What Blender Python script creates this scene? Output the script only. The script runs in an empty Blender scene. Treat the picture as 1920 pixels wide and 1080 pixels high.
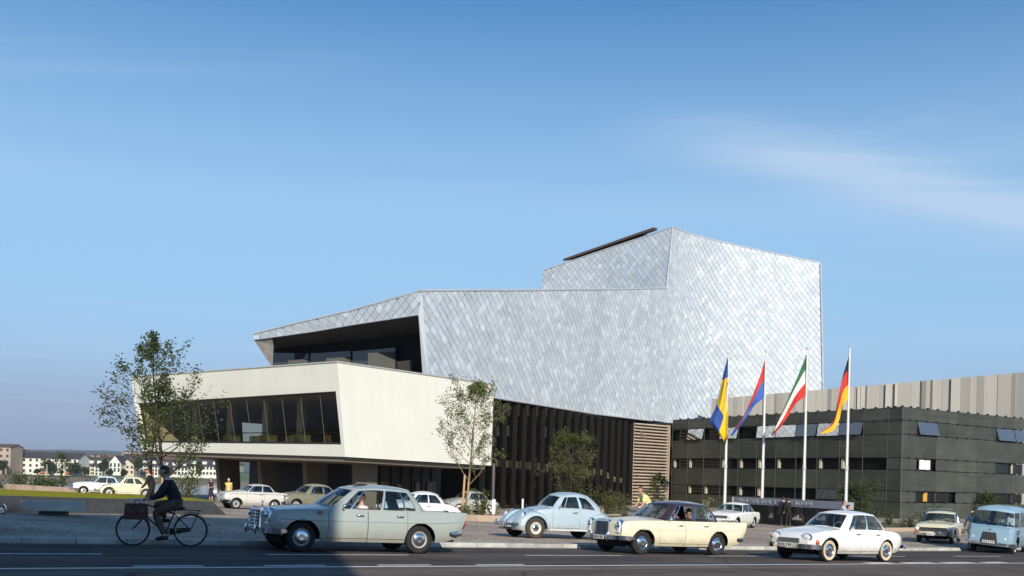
import bpy, bmesh, math, random
from mathutils import Vector, Matrix
R = math.radians
PI = math.pi
C = bpy.context.scene.collection
SC = bpy.context.scene

# ------------------------------------------------------------------ camera
CZ = 2.6                      # eye height above the level of the forecourt
FPX, HOR, ROLL = 1920.0, 896.0, R(1.54)
cam = bpy.data.cameras.new('camera')
cam.sensor_width = 36.0
cam.lens = 36.0 * FPX / 1920.0
cam.shift_y = (HOR - 540.0) / 1920.0
cam.clip_end = 30000
cam_o = bpy.data.objects.new('camera', cam)
C.objects.link(cam_o)
cam_o.matrix_world = Matrix.Translation((0, 0, CZ)) @ Matrix.Rotation(PI / 2, 4, 'X') @ Matrix.Rotation(ROLL, 4, 'Z')
SC.camera = cam_o

# ------------------------------------------------------------------ sky and sun
SUN_AZ = Vector((0.224, -0.975, 0)).normalized()      # towards the sun
SUN_EL = R(24)
w = bpy.data.worlds.new('World')
SC.world = w
w.use_nodes = True
nt = w.node_tree
for n in list(nt.nodes):
    nt.nodes.remove(n)
def wn(t, **k):
    n = nt.nodes.new(t)
    for a, b in k.items():
        setattr(n, a, b)
    return n
wo = wn('ShaderNodeOutputWorld')
bg = wn('ShaderNodeBackground')
bg.inputs[1].default_value = 0.15
sky = wn('ShaderNodeTexSky', sky_type='NISHITA')
sky.sun_disc = False
sky.sun_elevation = SUN_EL
sky.sun_rotation = math.atan2(SUN_AZ.x, SUN_AZ.y)
sky.altitude = 60
sky.air_density = 1.15
sky.dust_density = 0.25
sky.ozone_density = 3.4
# thin cirrus over the whole dome: stretched noise in the direction vector, one denser streak
tc = wn('ShaderNodeTexCoord')
sep = wn('ShaderNodeSeparateXYZ')
nt.links.new(tc.outputs['Generated'], sep.inputs[0])
def wm(op, a, b=None, c=None):
    n = wn('ShaderNodeMath', operation=op)
    for i, v in enumerate((a, b, c)):
        if v is None:
            continue
        if isinstance(v, (int, float)):
            n.inputs[i].default_value = v
        else:
            nt.links.new(v, n.inputs[i])
    return n.outputs[0]
zc_ = wm('MAXIMUM', sep.outputs[2], 0.04)
cx_ = wm('DIVIDE', sep.outputs[0], zc_)
cy_ = wm('DIVIDE', sep.outputs[1], zc_)
comb = wn('ShaderNodeCombineXYZ')
nt.links.new(cx_, comb.inputs[0]); nt.links.new(cy_, comb.inputs[1])
mp = wn('ShaderNodeMapping')
mp.inputs['Rotation'].default_value = (0, 0, R(35))
mp.inputs['Scale'].default_value = (0.35, 1.1, 1)
nt.links.new(comb.outputs[0], mp.inputs[0])
nz = wn('ShaderNodeTexNoise')
nz.inputs['Scale'].default_value = 0.9
nz.inputs['Detail'].default_value = 9
nz.inputs['Roughness'].default_value = 0.62
nz.inputs['Distortion'].default_value = 0.6
nt.links.new(mp.outputs[0], nz.inputs['Vector'])
rmp = wn('ShaderNodeMapRange')
rmp.inputs[1].default_value = 0.50; rmp.inputs[2].default_value = 0.95
rmp.inputs[3].default_value = 0.0; rmp.inputs[4].default_value = 0.60
nt.links.new(nz.outputs[0], rmp.inputs[0])
# one long streak of cirrus, a band on the cloud plane
def band(px0, px1, wid, fade, amp):
    (ax, ay), (bx_, by_) = px0, px1
    L = math.hypot(bx_ - ax, by_ - ay)
    ux, uy = (bx_ - ax) / L, (by_ - ay) / L
    dx = wm('SUBTRACT', cx_, ax); dy = wm('SUBTRACT', cy_, ay)
    al = wm('ADD', wm('MULTIPLY', dx, ux), wm('MULTIPLY', dy, uy))
    ac = wm('SUBTRACT', wm('MULTIPLY', dx, -uy), wm('MULTIPLY', dy, -ux))
    n2 = wn('ShaderNodeTexNoise')
    n2.inputs['Scale'].default_value = 2.6; n2.inputs['Detail'].default_value = 8; n2.inputs['Roughness'].default_value = 0.65
    mp2 = wn('ShaderNodeMapping'); mp2.inputs['Rotation'].default_value = (0, 0, -math.atan2(uy, ux)); mp2.inputs['Scale'].default_value = (0.5, 2.0, 1)
    nt.links.new(comb.outputs[0], mp2.inputs[0]); nt.links.new(mp2.outputs[0], n2.inputs['Vector'])
    acn = wm('ADD', ac, wm('MULTIPLY', wm('SUBTRACT', n2.outputs[0], 0.5), wid * 1.4))
    g = wm('EXPONENT', wm('MULTIPLY', wm('POWER', wm('ABSOLUTE', wm('DIVIDE', acn, wid)), 2.0), -1.0))
    m1 = wn('ShaderNodeMapRange', interpolation_type='SMOOTHSTEP')
    m1.inputs[1].default_value = -fade; m1.inputs[2].default_value = fade; nt.links.new(al, m1.inputs[0])
    return wm('MULTIPLY', wm('MULTIPLY', g, m1.outputs[0]), wm('MULTIPLY', wm('ADD', n2.outputs[0], 0.25), amp))
def sky_xy(px, py):
    du, dv = px - 960, py - HOR
    c, s = math.cos(ROLL), math.sin(ROLL)
    x, z = (c * du + s * dv) / FPX, -(-s * du + c * dv) / FPX
    return (x / z, 1 / z)
st = band(sky_xy(1330, 262), sky_xy(1920, 400), 0.20, 0.45, 0.95)
cl = wm('MINIMUM', wm('ADD', rmp.outputs[0], st), 0.8)
mixc = wn('ShaderNodeMix', data_type='RGBA')
mixc.inputs['B'].default_value = (3.5, 4.55, 5.9, 1)
hs = wn('ShaderNodeHueSaturation')
hs.inputs['Saturation'].default_value = 1.12
nt.links.new(sky.outputs[0], hs.inputs['Color'])
def vmath(op, a, b):
    n = wn('ShaderNodeVectorMath', operation=op)
    nt.links.new(a, n.inputs[0])
    if isinstance(b, tuple): n.inputs[1].default_value = b
    else: nt.links.new(b, n.inputs[1])
    return n.outputs[0]
# soften the bright horizon the way slide film does
den = vmath('ADD', vmath('MULTIPLY', hs.outputs[0], (1 / 8.0, 1 / 10.0, 1 / 14.0)), (1.0, 1.0, 1.0))
skyc = vmath('MULTIPLY', vmath('DIVIDE', hs.outputs[0], den), (0.80 * .62, 1.14 * .76, 1.29 * .83))
# summer haze veil: same all round, thickest near the horizon
vr = wn('ShaderNodeValToRGB')
el = vr.color_ramp.elements
VEIL = [(0.0, (.33, .37, .55), .88), (.06, (.335, .385, .575), .82), (.11, (.42, .55, .78), .62), (.17, (.49, .68, .92), .46), (.25, (.56, .76, 1.0), .42), (.34, (.54, .75, 1.0), .24), (.43, (.5, .7, 1.0), .04), (.6, (.5, .7, 1.0), 0.0)]
while len(el) < len(VEIL): el.new(0.5)
for e_, (p_, c_, a_) in zip(el, VEIL):
    e_.position = p_; e_.color = (*c_, a_)
nt.links.new(sep.outputs[2], vr.inputs[0])
vcol = vmath('MULTIPLY', vr.outputs[0], (7.6, 7.75, 7.5))
vmix = wn('ShaderNodeMix', data_type='RGBA')
nt.links.new(vr.outputs[1], vmix.inputs['Factor']); nt.links.new(skyc, vmix.inputs['A']); nt.links.new(vcol, vmix.inputs['B'])
skyc = vmix.outputs['Result']
nt.links.new(skyc, mixc.inputs['A'])
nt.links.new(cl, mixc.inputs['Factor'])
nt.links.new(mixc.outputs['Result'], bg.inputs[0])
nt.links.new(bg.outputs[0], wo.inputs[0])

sun = bpy.data.lights.new('sun', 'SUN')
sun.energy = 5.0
sun.angle = R(0.53)
sun.color = (1.0, 0.93, 0.80)
sun_o = bpy.data.objects.new('sun', sun)
C.objects.link(sun_o)
sd = Vector((SUN_AZ.x * math.cos(SUN_EL), SUN_AZ.y * math.cos(SUN_EL), math.sin(SUN_EL)))
sun_o.rotation_euler = sd.to_track_quat('Z', 'Y').to_euler()

SC.view_settings.view_transform = 'Standard'
SC.view_settings.look = 'None'
SC.view_settings.exposure = 0.0
SC.view_settings.gamma = 1.0
SC.render.engine = 'CYCLES'
SC.cycles.max_bounces = 7
SC.cycles.transparent_max_bounces = 24
SC.cycles.diffuse_bounces = 3
SC.cycles.glossy_bounces = 4
SC.cycles.caustics_reflective = False
SC.cycles.caustics_refractive = False
SC.cycles.use_denoising = True

# ------------------------------------------------------------------ helpers
def P(px, py, Y):
    """photograph position (1920 wide) at distance Y in front of the eye -> place in the scene"""
    du, dv = px - 960, py - HOR
    c, s = math.cos(ROLL), math.sin(ROLL)
    return Vector(((c * du + s * dv) / FPX * Y, Y, CZ - (-s * du + c * dv) / FPX * Y))
def hh(x, y):
    """height of the street and forecourt: a ramp that levels out at the theatre"""
    a, b, k = -1.33 - 0.0205 * x - 0.0201 * y, -2.62, 0.10
    m = max(a, b)
    return CZ + m + k * math.log(math.exp((a - m) / k) + math.exp((b - m) / k))
RD = Vector((0.7815, 0.624, 0)).normalized()          # along the street
RN = Vector((-RD.y, RD.x, 0))                         # across it, towards the theatre
KERB_B = 21.4
PAVE = 0.12
def rd(a, b, z=0.0):
    p = RD * a + RN * b
    return Vector((p.x, p.y, hh(p.x, p.y) + z))
def ground_at(x, y):
    return hh(x, y) + (PAVE if (RN.x * x + RN.y * y) > KERB_B else 0)

def tag(o, label=None, cat=None, group=None, kind=None):
    if label: o['label'] = label
    if cat: o['category'] = cat
    if group: o['group'] = group
    if kind: o['kind'] = kind
    return o
def empty(name, loc=(0, 0, 0), rz=0.0, parent=None):
    o = bpy.data.objects.new(name, None)
    C.objects.link(o)
    o.location = loc
    o.rotation_euler = (0, 0, rz)
    o.empty_display_size = 0.2
    if parent: o.parent = parent
    return o
def link(name, me, parent=None, loc=None, rz=None):
    o = bpy.data.objects.new(name, me)
    C.objects.link(o)
    if parent: o.parent = parent
    if loc is not None: o.location = loc
    if rz is not None: o.rotation_euler = (0, 0, rz)
    return o
def copy_tree(o, parent=None):
    c = o.copy()
    C.objects.link(c)
    c.parent = parent
    for ch in list(o.children):
        copy_tree(ch, c)
    return c

class MB:
    """collects vertices and faces for one mesh"""
    def __init__(s):
        s.v, s.f, s.m = [], [], []
    def face(s, pts, mi=0):
        n = len(s.v)
        s.v += [tuple(p) for p in pts]
        s.f.append(list(range(n, n + len(pts)))); s.m.append(mi)
    def grid(s, rows, mi=0, closed=False, flip=False):
        n = len(s.v); w_ = len(rows[0])
        for r in rows: s.v += [tuple(p) for p in r]
        for i in range(len(rows) - 1):
            for j in range(w_ if closed else w_ - 1):
                j2 = (j + 1) % w_
                q = [n + i * w_ + j, n + i * w_ + j2, n + (i + 1) * w_ + j2, n + (i + 1) * w_ + j]
                s.f.append(q[::-1] if flip else q); s.m.append(mi)
        return s
    def box(s, c, d, mi=0, rz=0.0, M=None):
        hx, hy, hz = d[0] / 2, d[1] / 2, d[2] / 2
        n = len(s.v)
        cr, sr = math.cos(rz), math.sin(rz)
        for z in (-hz, hz):
            for x, y in ((-hx, -hy), (hx, -hy), (hx, hy), (-hx, hy)):
                p = Vector((c[0] + x * cr - y * sr, c[1] + x * sr + y * cr, c[2] + z)) if M is None else Vector(c) + M @ Vector((x, y, z))
                s.v.append(tuple(p))
        for q in ((0, 3, 2, 1), (4, 5, 6, 7), (0, 1, 5, 4), (1, 2, 6, 5), (2, 3, 7, 6), (3, 0, 4, 7)):
            s.f.append([n + k for k in q]); s.m.append(mi)
        return s
    def slab(s, bot, top, mi=0):
        """prism between two polygons with the same number of corners"""
        n, k = len(s.v), len(bot)
        s.v += [tuple(p) for p in bot] + [tuple(p) for p in top]
        s.f.append(list(range(n, n + k))[::-1]); s.m.append(mi)
        s.f.append(list(range(n + k, n + 2 * k))); s.m.append(mi)
        for i in range(k):
            j = (i + 1) % k
            s.f.append([n + i, n + j, n + k + j, n + k + i]); s.m.append(mi)
        return s
    def tube(s, pts, rad, seg=8, mi=0, cap=True, closed=False):
        pts = [Vector(p) for p in pts]
        if not isinstance(rad, (list, tuple)): rad = [rad] * len(pts)
        n0 = len(s.v); up = None; N = len(pts)
        for i, p in enumerate(pts):
            a = pts[(i - 1) % N] if (closed or i > 0) else p
            b = pts[(i + 1) % N] if (closed or i < N - 1) else p
            t = (b - a).normalized()
            if up is None:
                up = Vector((0, 0, 1)) if abs(t.z) < 0.9 else Vector((1, 0, 0))
            x = t.cross(up).normalized(); y = x.cross(t).normalized(); up = y
            for k in range(seg):
                a_ = 2 * PI * k / seg
                s.v.append(tuple(p + (x * math.cos(a_) + y * math.sin(a_)) * rad[i]))
        for i in range(N if closed else N - 1):
            i2 = (i + 1) % N
            for k in range(seg):
                k2 = (k + 1) % seg
                s.f.append([n0 + i * seg + k, n0 + i * seg + k2, n0 + i2 * seg + k2, n0 + i2 * seg + k]); s.m.append(mi)
        if cap and not closed:
            s.f.append([n0 + k for k in range(seg)][::-1]); s.m.append(mi)
            s.f.append([n0 + (N - 1) * seg + k for k in range(seg)]); s.m.append(mi)
        return s
    def lathe(s, prof, seg=20, axis='y', c=(0, 0, 0), mi=0, M=None):
        """prof: (radius, along-axis)"""
        n0 = len(s.v)
        for r_, h in prof:
            for k in range(seg):
                a = 2 * PI * k / seg
                u, v_ = r_ * math.cos(a), r_ * math.sin(a)
                q = Vector((u, h, v_) if axis == 'y' else ((u, v_, h) if axis == 'z' else (h, u, v_)))
                if M is not None: q = M @ q
                s.v.append(tuple(q + Vector(c)))
        for i in range(len(prof) - 1):
            for k in range(seg):
                k2 = (k + 1) % seg
                s.f.append([n0 + i * seg + k, n0 + i * seg + k2, n0 + (i + 1) * seg + k2, n0 + (i + 1) * seg + k]); s.m.append(mi)
        return s
    def mesh(s, name, mats, smooth=None, recalc=True):
        me = bpy.data.meshes.new(name)
        me.from_pydata(s.v, [], s.f)
        if not isinstance(mats, (list, tuple)): mats = [mats]
        for m_ in mats: me.materials.append(m_)
        if len(mats) > 1: me.polygons.foreach_set('material_index', s.m)
        if recalc:
            bm = bmesh.new(); bm.from_mesh(me)
            if smooth: bmesh.ops.remove_doubles(bm, verts=bm.verts, dist=0.0004)
            bmesh.ops.recalc_face_normals(bm, faces=bm.faces)
            bm.to_mesh(me); bm.free()
        if smooth:
            me.polygons.foreach_set('use_smooth', [True] * len(me.polygons))
            me.set_sharp_from_angle(angle=R(smooth))
        me.update()
        return me
    def build(s, name, mats, parent=None, smooth=None, loc=None, rz=None, recalc=True):
        return link(name, s.mesh(name, mats, smooth, recalc), parent, loc, rz)

# ------------------------------------------------------------------ materials
MATS = {}
def mat(name, col, rough=0.6, metal=0.0, var=0.12, scale=3.0, bump=0.0, bscale=30.0, coat=0.0, spec=0.5, stretch=None, obj_rand=0.0, coords='Object', detail=5):
    if name in MATS: return MATS[name]
    m = bpy.data.materials.new(name); m.use_nodes = True
    t = m.node_tree; b = t.nodes['Principled BSDF']
    b.inputs['Roughness'].default_value = rough
    b.inputs['Metallic'].default_value = metal
    b.inputs['Specular IOR Level'].default_value = spec
    if coat: b.inputs['Coat Weight'].default_value = coat; b.inputs['Coat Roughness'].default_value = 0.06
    co = t.nodes.new('ShaderNodeTexCoord')
    src = co.outputs[coords]
    if stretch:
        mpn = t.nodes.new('ShaderNodeMapping'); mpn.inputs['Scale'].default_value = stretch
        t.links.new(src, mpn.inputs[0]); src = mpn.outputs[0]
    no = t.nodes.new('ShaderNodeTexNoise'); no.inputs['Scale'].default_value = scale; no.inputs['Detail'].default_value = detail
    t.links.new(src, no.inputs['Vector'])
    ramp = t.nodes.new('ShaderNodeMapRange')
    ramp.inputs[1].default_value = 0.25; ramp.inputs[2].default_value = 0.75
    ramp.inputs[3].default_value = 1 - var; ramp.inputs[4].default_value = 1 + var
    t.links.new(no.outputs[0], ramp.inputs[0])
    fac = ramp.outputs[0]
    if obj_rand:
        oi = t.nodes.new('ShaderNodeObjectInfo'); r2 = t.nodes.new('ShaderNodeMapRange')
        r2.inputs[3].default_value = 1 - obj_rand; r2.inputs[4].default_value = 1 + obj_rand
        t.links.new(oi.outputs['Random'], r2.inputs[0])
        mu = t.nodes.new('ShaderNodeMath'); mu.operation = 'MULTIPLY'
        t.links.new(fac, mu.inputs[0]); t.links.new(r2.outputs[0], mu.inputs[1]); fac = mu.outputs[0]
    vm = t.nodes.new('ShaderNodeVectorMath'); vm.operation = 'SCALE'
    vm.inputs[0].default_value = col[:3]
    t.links.new(fac, vm.inputs['Scale'])
    t.links.new(vm.outputs[0], b.inputs['Base Color'])
    if bump:
        n2 = t.nodes.new('ShaderNodeTexNoise'); n2.inputs['Scale'].default_value = bscale; n2.inputs['Detail'].default_value = 4
        t.links.new(src, n2.inputs['Vector'])
        bp = t.nodes.new('ShaderNodeBump'); bp.inputs['Strength'].default_value = bump; bp.inputs['Distance'].default_value = 0.02
        t.links.new(n2.outputs[0], bp.inputs['Height']); t.links.new(bp.outputs[0], b.inputs['Normal'])
    MATS[name] = m
    return m
def glass(name, tint=(0.75, 0.8, 0.8), refl=1.0, trans=0.85, rough=0.0, ior=1.5):
    if name in MATS: return MATS[name]
    m = bpy.data.materials.new(name); m.use_nodes = True
    t = m.node_tree
    t.nodes.remove(t.nodes['Principled BSDF'])
    out = t.nodes['Material Output']
    tr = t.nodes.new('ShaderNodeBsdfTransparent'); tr.inputs[0].default_value = (*[trans * q for q in tint], 1)
    gl = t.nodes.new('ShaderNodeBsdfGlossy'); gl.inputs['Roughness'].default_value = rough; gl.inputs[0].default_value = (refl, refl, refl, 1)
    lw = t.nodes.new('ShaderNodeLayerWeight'); lw.inputs[0].default_value = .5
    pw = t.nodes.new('ShaderNodeMath'); pw.operation = 'POWER'; pw.inputs[1].default_value = 5.0; t.links.new(lw.outputs['Facing'], pw.inputs[0])
    fr = t.nodes.new('ShaderNodeMath'); fr.operation = 'MULTIPLY_ADD'; fr.inputs[1].default_value = .92; fr.inputs[2].default_value = .07; t.links.new(pw.outputs[0], fr.inputs[0])
    mx = t.nodes.new('ShaderNodeMixShader')
    t.links.new(fr.outputs[0], mx.inputs[0]); t.links.new(tr.outputs[0], mx.inputs[1]); t.links.new(gl.outputs[0], mx.inputs[2])
    t.links.new(mx.outputs[0], out.inputs[0])
    MATS[name] = m
    return m
def leafmat(name, col, var=0.35):
    if name in MATS: return MATS[name]
    m = mat(name, col, rough=0.55, var=var, scale=9.0, spec=0.35)
    t = m.node_tree; b = t.nodes['Principled BSDF']; out = t.nodes['Material Output']
    tl = t.nodes.new('ShaderNodeBsdfTranslucent'); tl.inputs[0].default_value = (col[0] * 1.3, col[1] * 1.5, col[2] * 0.7, 1)
    mx = t.nodes.new('ShaderNodeMixShader'); mx.inputs[0].default_value = 0.30
    t.links.new(b.outputs[0], mx.inputs[1]); t.links.new(tl.outputs[0], mx.inputs[2]); t.links.new(mx.outputs[0], out.inputs[0])
    return m
def pchip(pts):
    """smooth monotone curve through (x, y) points"""
    xs = [p[0] for p in pts]; ys = [p[1] for p in pts]; n = len(xs)
    h = [xs[i + 1] - xs[i] for i in range(n - 1)]; d = [(ys[i + 1] - ys[i]) / h[i] for i in range(n - 1)]
    m = [0.0] * n
    m[0], m[-1] = d[0], d[-1]
    for i in range(1, n - 1):
        m[i] = 0.0 if d[i - 1] * d[i] <= 0 else 2 * d[i - 1] * d[i] / (d[i - 1] + d[i])
    def f(x):
        if x <= xs[0]: return ys[0]
        if x >= xs[-1]: return ys[-1]
        i = 0
        while x > xs[i + 1]: i += 1
        t = (x - xs[i]) / h[i]; t2, t3 = t * t, t ** 3
        return (2 * t3 - 3 * t2 + 1) * ys[i] + (t3 - 2 * t2 + t) * h[i] * m[i] + (-2 * t3 + 3 * t2) * ys[i + 1] + (t3 - t2) * h[i] * m[i + 1]
    return f
# ------------------------------------------------------------------ street, kerb, forecourt
def col_ray(px, py=1040):
    du, dv = px - 960, py - HOR
    return (math.cos(ROLL) * du + math.sin(ROLL) * dv) / FPX
def a_at(px, b):
    u = col_ray(px)
    Y = b / (RN.x * u + RN.y)
    return RD.x * u * Y + RD.y * Y

m_asphalt = mat('asphalt', (0.108, 0.092, 0.083), rough=0.85, var=0.24, scale=0.55, bump=0.12, bscale=60, detail=9, spec=0.04)
def wear_tracks(m):
    """lengthwise tyre polish and oil streaks in the lanes"""
    t = m.node_tree; b = t.nodes['Principled BSDF']; src = b.inputs['Base Color'].links[0].from_socket
    co = t.nodes.new('ShaderNodeTexCoord'); r_ = t.nodes.new('ShaderNodeMapping'); r_.inputs['Rotation'].default_value = (0, 0, -math.atan2(RD.y, RD.x)); t.links.new(co.outputs['Object'], r_.inputs[0])
    s_ = t.nodes.new('ShaderNodeMapping'); s_.inputs['Scale'].default_value = (.045, 1.1, 1); t.links.new(r_.outputs[0], s_.inputs[0])
    no = t.nodes.new('ShaderNodeTexNoise'); no.inputs['Scale'].default_value = 1.0; no.inputs['Detail'].default_value = 5; t.links.new(s_.outputs[0], no.inputs['Vector'])
    vo = t.nodes.new('ShaderNodeTexVoronoi'); vo.feature = 'DISTANCE_TO_EDGE'; vo.inputs['Scale'].default_value = .16; t.links.new(co.outputs['Object'], vo.inputs['Vector'])
    cr = t.nodes.new('ShaderNodeMapRange'); cr.inputs[1].default_value = 0; cr.inputs[2].default_value = .012; cr.inputs[3].default_value = .55; cr.inputs[4].default_value = 1; t.links.new(vo.outputs['Distance'], cr.inputs[0])
    mr = t.nodes.new('ShaderNodeMapRange'); mr.inputs[1].default_value = .3; mr.inputs[2].default_value = .7; mr.inputs[3].default_value = .70; mr.inputs[4].default_value = 1.30; t.links.new(no.outputs[0], mr.inputs[0])
    mu = t.nodes.new('ShaderNodeMath'); mu.operation = 'MULTIPLY'; t.links.new(cr.outputs[0], mu.inputs[0]); t.links.new(mr.outputs[0], mu.inputs[1])
    vm = t.nodes.new('ShaderNodeVectorMath'); vm.operation = 'SCALE'; t.links.new(src, vm.inputs[0]); t.links.new(mu.outputs[0], vm.inputs['Scale']); t.links.new(vm.outputs[0], b.inputs['Base Color'])
wear_tracks(m_asphalt)
m_line = mat('road_paint', (0.82, 0.78, 0.72), rough=0.8, var=0.2, scale=6.0, spec=0.05)
m_kerb = mat('kerb_granite', (0.46, 0.44, 0.40), rough=0.9, var=0.22, scale=4.0, obj_rand=0.16, bump=0.2, spec=0.1)
m_granite = mat('dark_granite', (0.060, 0.060, 0.062), rough=0.55, var=0.25, scale=5.0)
m_concrete = mat('concrete', (0.50, 0.47, 0.42), rough=0.85, var=0.16, scale=2.2, bump=0.15, spec=.15)

def setts_material():
    m = bpy.data.materials.new('granite_setts'); m.use_nodes = True
    t = m.node_tree; b = t.nodes['Principled BSDF']; b.inputs['Roughness'].default_value = 0.9; b.inputs['Specular IOR Level'].default_value = .05
    co = t.nodes.new('ShaderNodeTexCoord')
    mp_ = t.nodes.new('ShaderNodeMapping'); mp_.inputs['Rotation'].default_value = (0, 0, math.atan2(RD.y, RD.x))
    t.links.new(co.outputs['Object'], mp_.inputs[0])
    vo = t.nodes.new('ShaderNodeTexVoronoi'); vo.inputs['Scale'].default_value = 8.5; vo.inputs['Randomness'].default_value = 0.55
    ve = t.nodes.new('ShaderNodeTexVoronoi'); ve.feature = 'DISTANCE_TO_EDGE'; ve.inputs['Scale'].default_value = 8.5; ve.inputs['Randomness'].default_value = 0.55
    for q in (vo, ve): t.links.new(mp_.outputs[0], q.inputs['Vector'])
    big = t.nodes.new('ShaderNodeTexNoise'); big.inputs['Scale'].default_value = 0.35; big.inputs['Detail'].default_value = 6
    t.links.new(co.outputs['Object'], big.inputs['Vector'])
    se = t.nodes.new('ShaderNodeSeparateColor'); t.links.new(vo.outputs['Color'], se.inputs[0])
    r1 = t.nodes.new('ShaderNodeMapRange'); r1.inputs[3].default_value = 0.70; r1.inputs[4].default_value = 1.30; t.links.new(se.outputs[0], r1.inputs[0])
    r2 = t.nodes.new('ShaderNodeMapRange'); r2.inputs[1].default_value = 0.3; r2.inputs[2].default_value = 0.7; r2.inputs[3].default_value = 0.78; r2.inputs[4].default_value = 1.22; t.links.new(big.outputs[0], r2.inputs[0])
    r3 = t.nodes.new('ShaderNodeMapRange'); r3.inputs[1].default_value = 0.0; r3.inputs[2].default_value = 0.12; r3.inputs[3].default_value = 0.45; r3.inputs[4].default_value = 1.0; t.links.new(ve.outputs['Distance'], r3.inputs[0])
    a = t.nodes.new('ShaderNodeMath'); a.operation = 'MULTIPLY'; t.links.new(r1.outputs[0], a.inputs[0]); t.links.new(r2.outputs[0], a.inputs[1])
    c_ = t.nodes.new('ShaderNodeMath'); c_.operation = 'MULTIPLY'; t.links.new(a.outputs[0], c_.inputs[0]); t.links.new(r3.outputs[0], c_.inputs[1])
    vm = t.nodes.new('ShaderNodeVectorMath'); vm.operation = 'SCALE'; vm.inputs[0].default_value = (0.48, 0.385, 0.305)
    t.links.new(c_.outputs[0], vm.inputs['Scale']); t.links.new(vm.outputs[0], b.inputs['Base Color'])
    bp = t.nodes.new('ShaderNodeBump'); bp.inputs['Strength'].default_value = 0.5; bp.inputs['Distance'].default_value = 0.02
    t.links.new(ve.outputs['Distance'], bp.inputs['Height']); t.links.new(bp.outputs[0], b.inputs['Normal'])
    return m
m_setts = setts_material()

def strip(name, a0, a1, da, bs, z, material, zf=None):
    mb = MB(); rows = []
    n = max(1, int(round((a1 - a0) / da)))
    for i in range(n + 1):
        a = a0 + (a1 - a0) * i / n
        rows.append([rd(a, b, z if zf is None else zf(a, b)) for b in bs])
    mb.grid(rows)
    return mb.build(name, material, recalc=True)
m_old = mat('old_asphalt', (0.150, 0.125, 0.105), rough=0.9, var=0.22, scale=0.6, bump=0.12, bscale=60, detail=9, spec=0.03)
wear_tracks(m_old)
tag(strip('road', -70, 150, 2.0, [15.62, 17, 19, 21.45], 0.0, m_asphalt), kind='structure')
tag(strip('old_road_surface', -70, 150, 2.0, [1.5, 5, 9, 13, 15.62], 0.0, m_old), kind='structure')
tag(strip('near_pavement', -70, 150, 4.0, [-14, -8, -3, 1.5], 0.10, m_setts), kind='structure')
bl = [21.68] + [22.5 + 2.5 * i for i in range(32)]
tag(strip('forecourt_paving', -75, 150, 3.0, [21.675] + bl, PAVE, m_setts, zf=lambda a, b: PAVE if b > 21.677 else -.1), kind='structure')

road_lines = bpy.data.objects['road']
def line(a0, a1, b, wd, nm='lane_line', z=0.005):
    mb = MB(); rows = []
    n = max(1, int((a1 - a0) / 1.5))
    for i in range(n + 1):
        a = a0 + (a1 - a0) * i / n
        rows.append([rd(a, b - wd / 2, z), rd(a, b + wd / 2, z)])
    mb.grid(rows)
    o = mb.build(nm, m_line)
    o.parent = road_lines
    return o
BD, BS = 18.66, 15.72
for x0, x1 in ((-160, 191), (500, 766), (985, 1166), (1330, 1697), (1790, 1876), (1990, 2200)):
    line(a_at(x0, BD), a_at(x1, BD), BD, 0.13, 'dashed_lane_line')
line(a_at(-400, BS), a_at(2300, BS), BS, 0.16, 'solid_lane_line')
for x0, x1 in ((252, 384), (500, 613), (712, 811), (897, 985), (1628, 1675), (1697, 1754), (1770, 1826), (1846, 1888)):
    line(a_at(x0, BS + .22), a_at(x1, BS + .22), BS + .27, 0.15 if x0 < 1500 else 0.34, 'worn_lane_mark', 0.009)
# gutter strip of darker setts along the kerb
tag(strip('gutter', -40, 110, 2.0, [KERB_B - 0.32, KERB_B - 0.02], 0.006, mat('gutter_stone', (0.10, 0.095, 0.09), rough=0.8, var=0.3, scale=6)), kind='structure')

# kerb of single granite stones on a bed
kerb = strip('kerb', -40, 110, 2.0, [KERB_B - 0.01, KERB_B + 0.30], 0.02, mat('mortar', (0.12, 0.115, 0.11), rough=0.9))
tag(kerb, kind='structure')
def kerb_stone_mesh(h):
    mb = MB(); L, bev = 0.985, 0.02
    prof = [(0, -0.05), (0.015, h - bev), (0.035, h), (0.285, h), (0.29, -0.05)]
    for x in (0,):
        mb.grid([[Vector((0, p[0], p[1])) for p in prof], [Vector((L, p[0], p[1])) for p in prof]])
        mb.face([Vector((0, p[0], p[1])) for p in prof]); mb.face([Vector((L, p[0], p[1])) for p in prof][::-1])
    return mb.mesh('kerb_stone', m_kerb)
ks_hi = kerb_stone_mesh(0.125)
random.seed(3)
for i in range(-3, 66):
    a = float(i)
    p0, p1 = rd(a, KERB_B), rd(a + 1, KERB_B)
    o = link('kerb_stone', ks_hi, kerb)
    d = (p1 - p0).normalized(); zz = Vector((0, 0, 1)); yy = zz.cross(d).normalized(); zz = d.cross(yy)
    Mx = Matrix((d, yy, zz)).transposed().to_4x4()
    o.matrix_world = Matrix.Translation(p0 + Vector((random.uniform(-.004, .004), random.uniform(-.006, .006), random.uniform(-.004, .004)))) @ Mx

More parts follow.
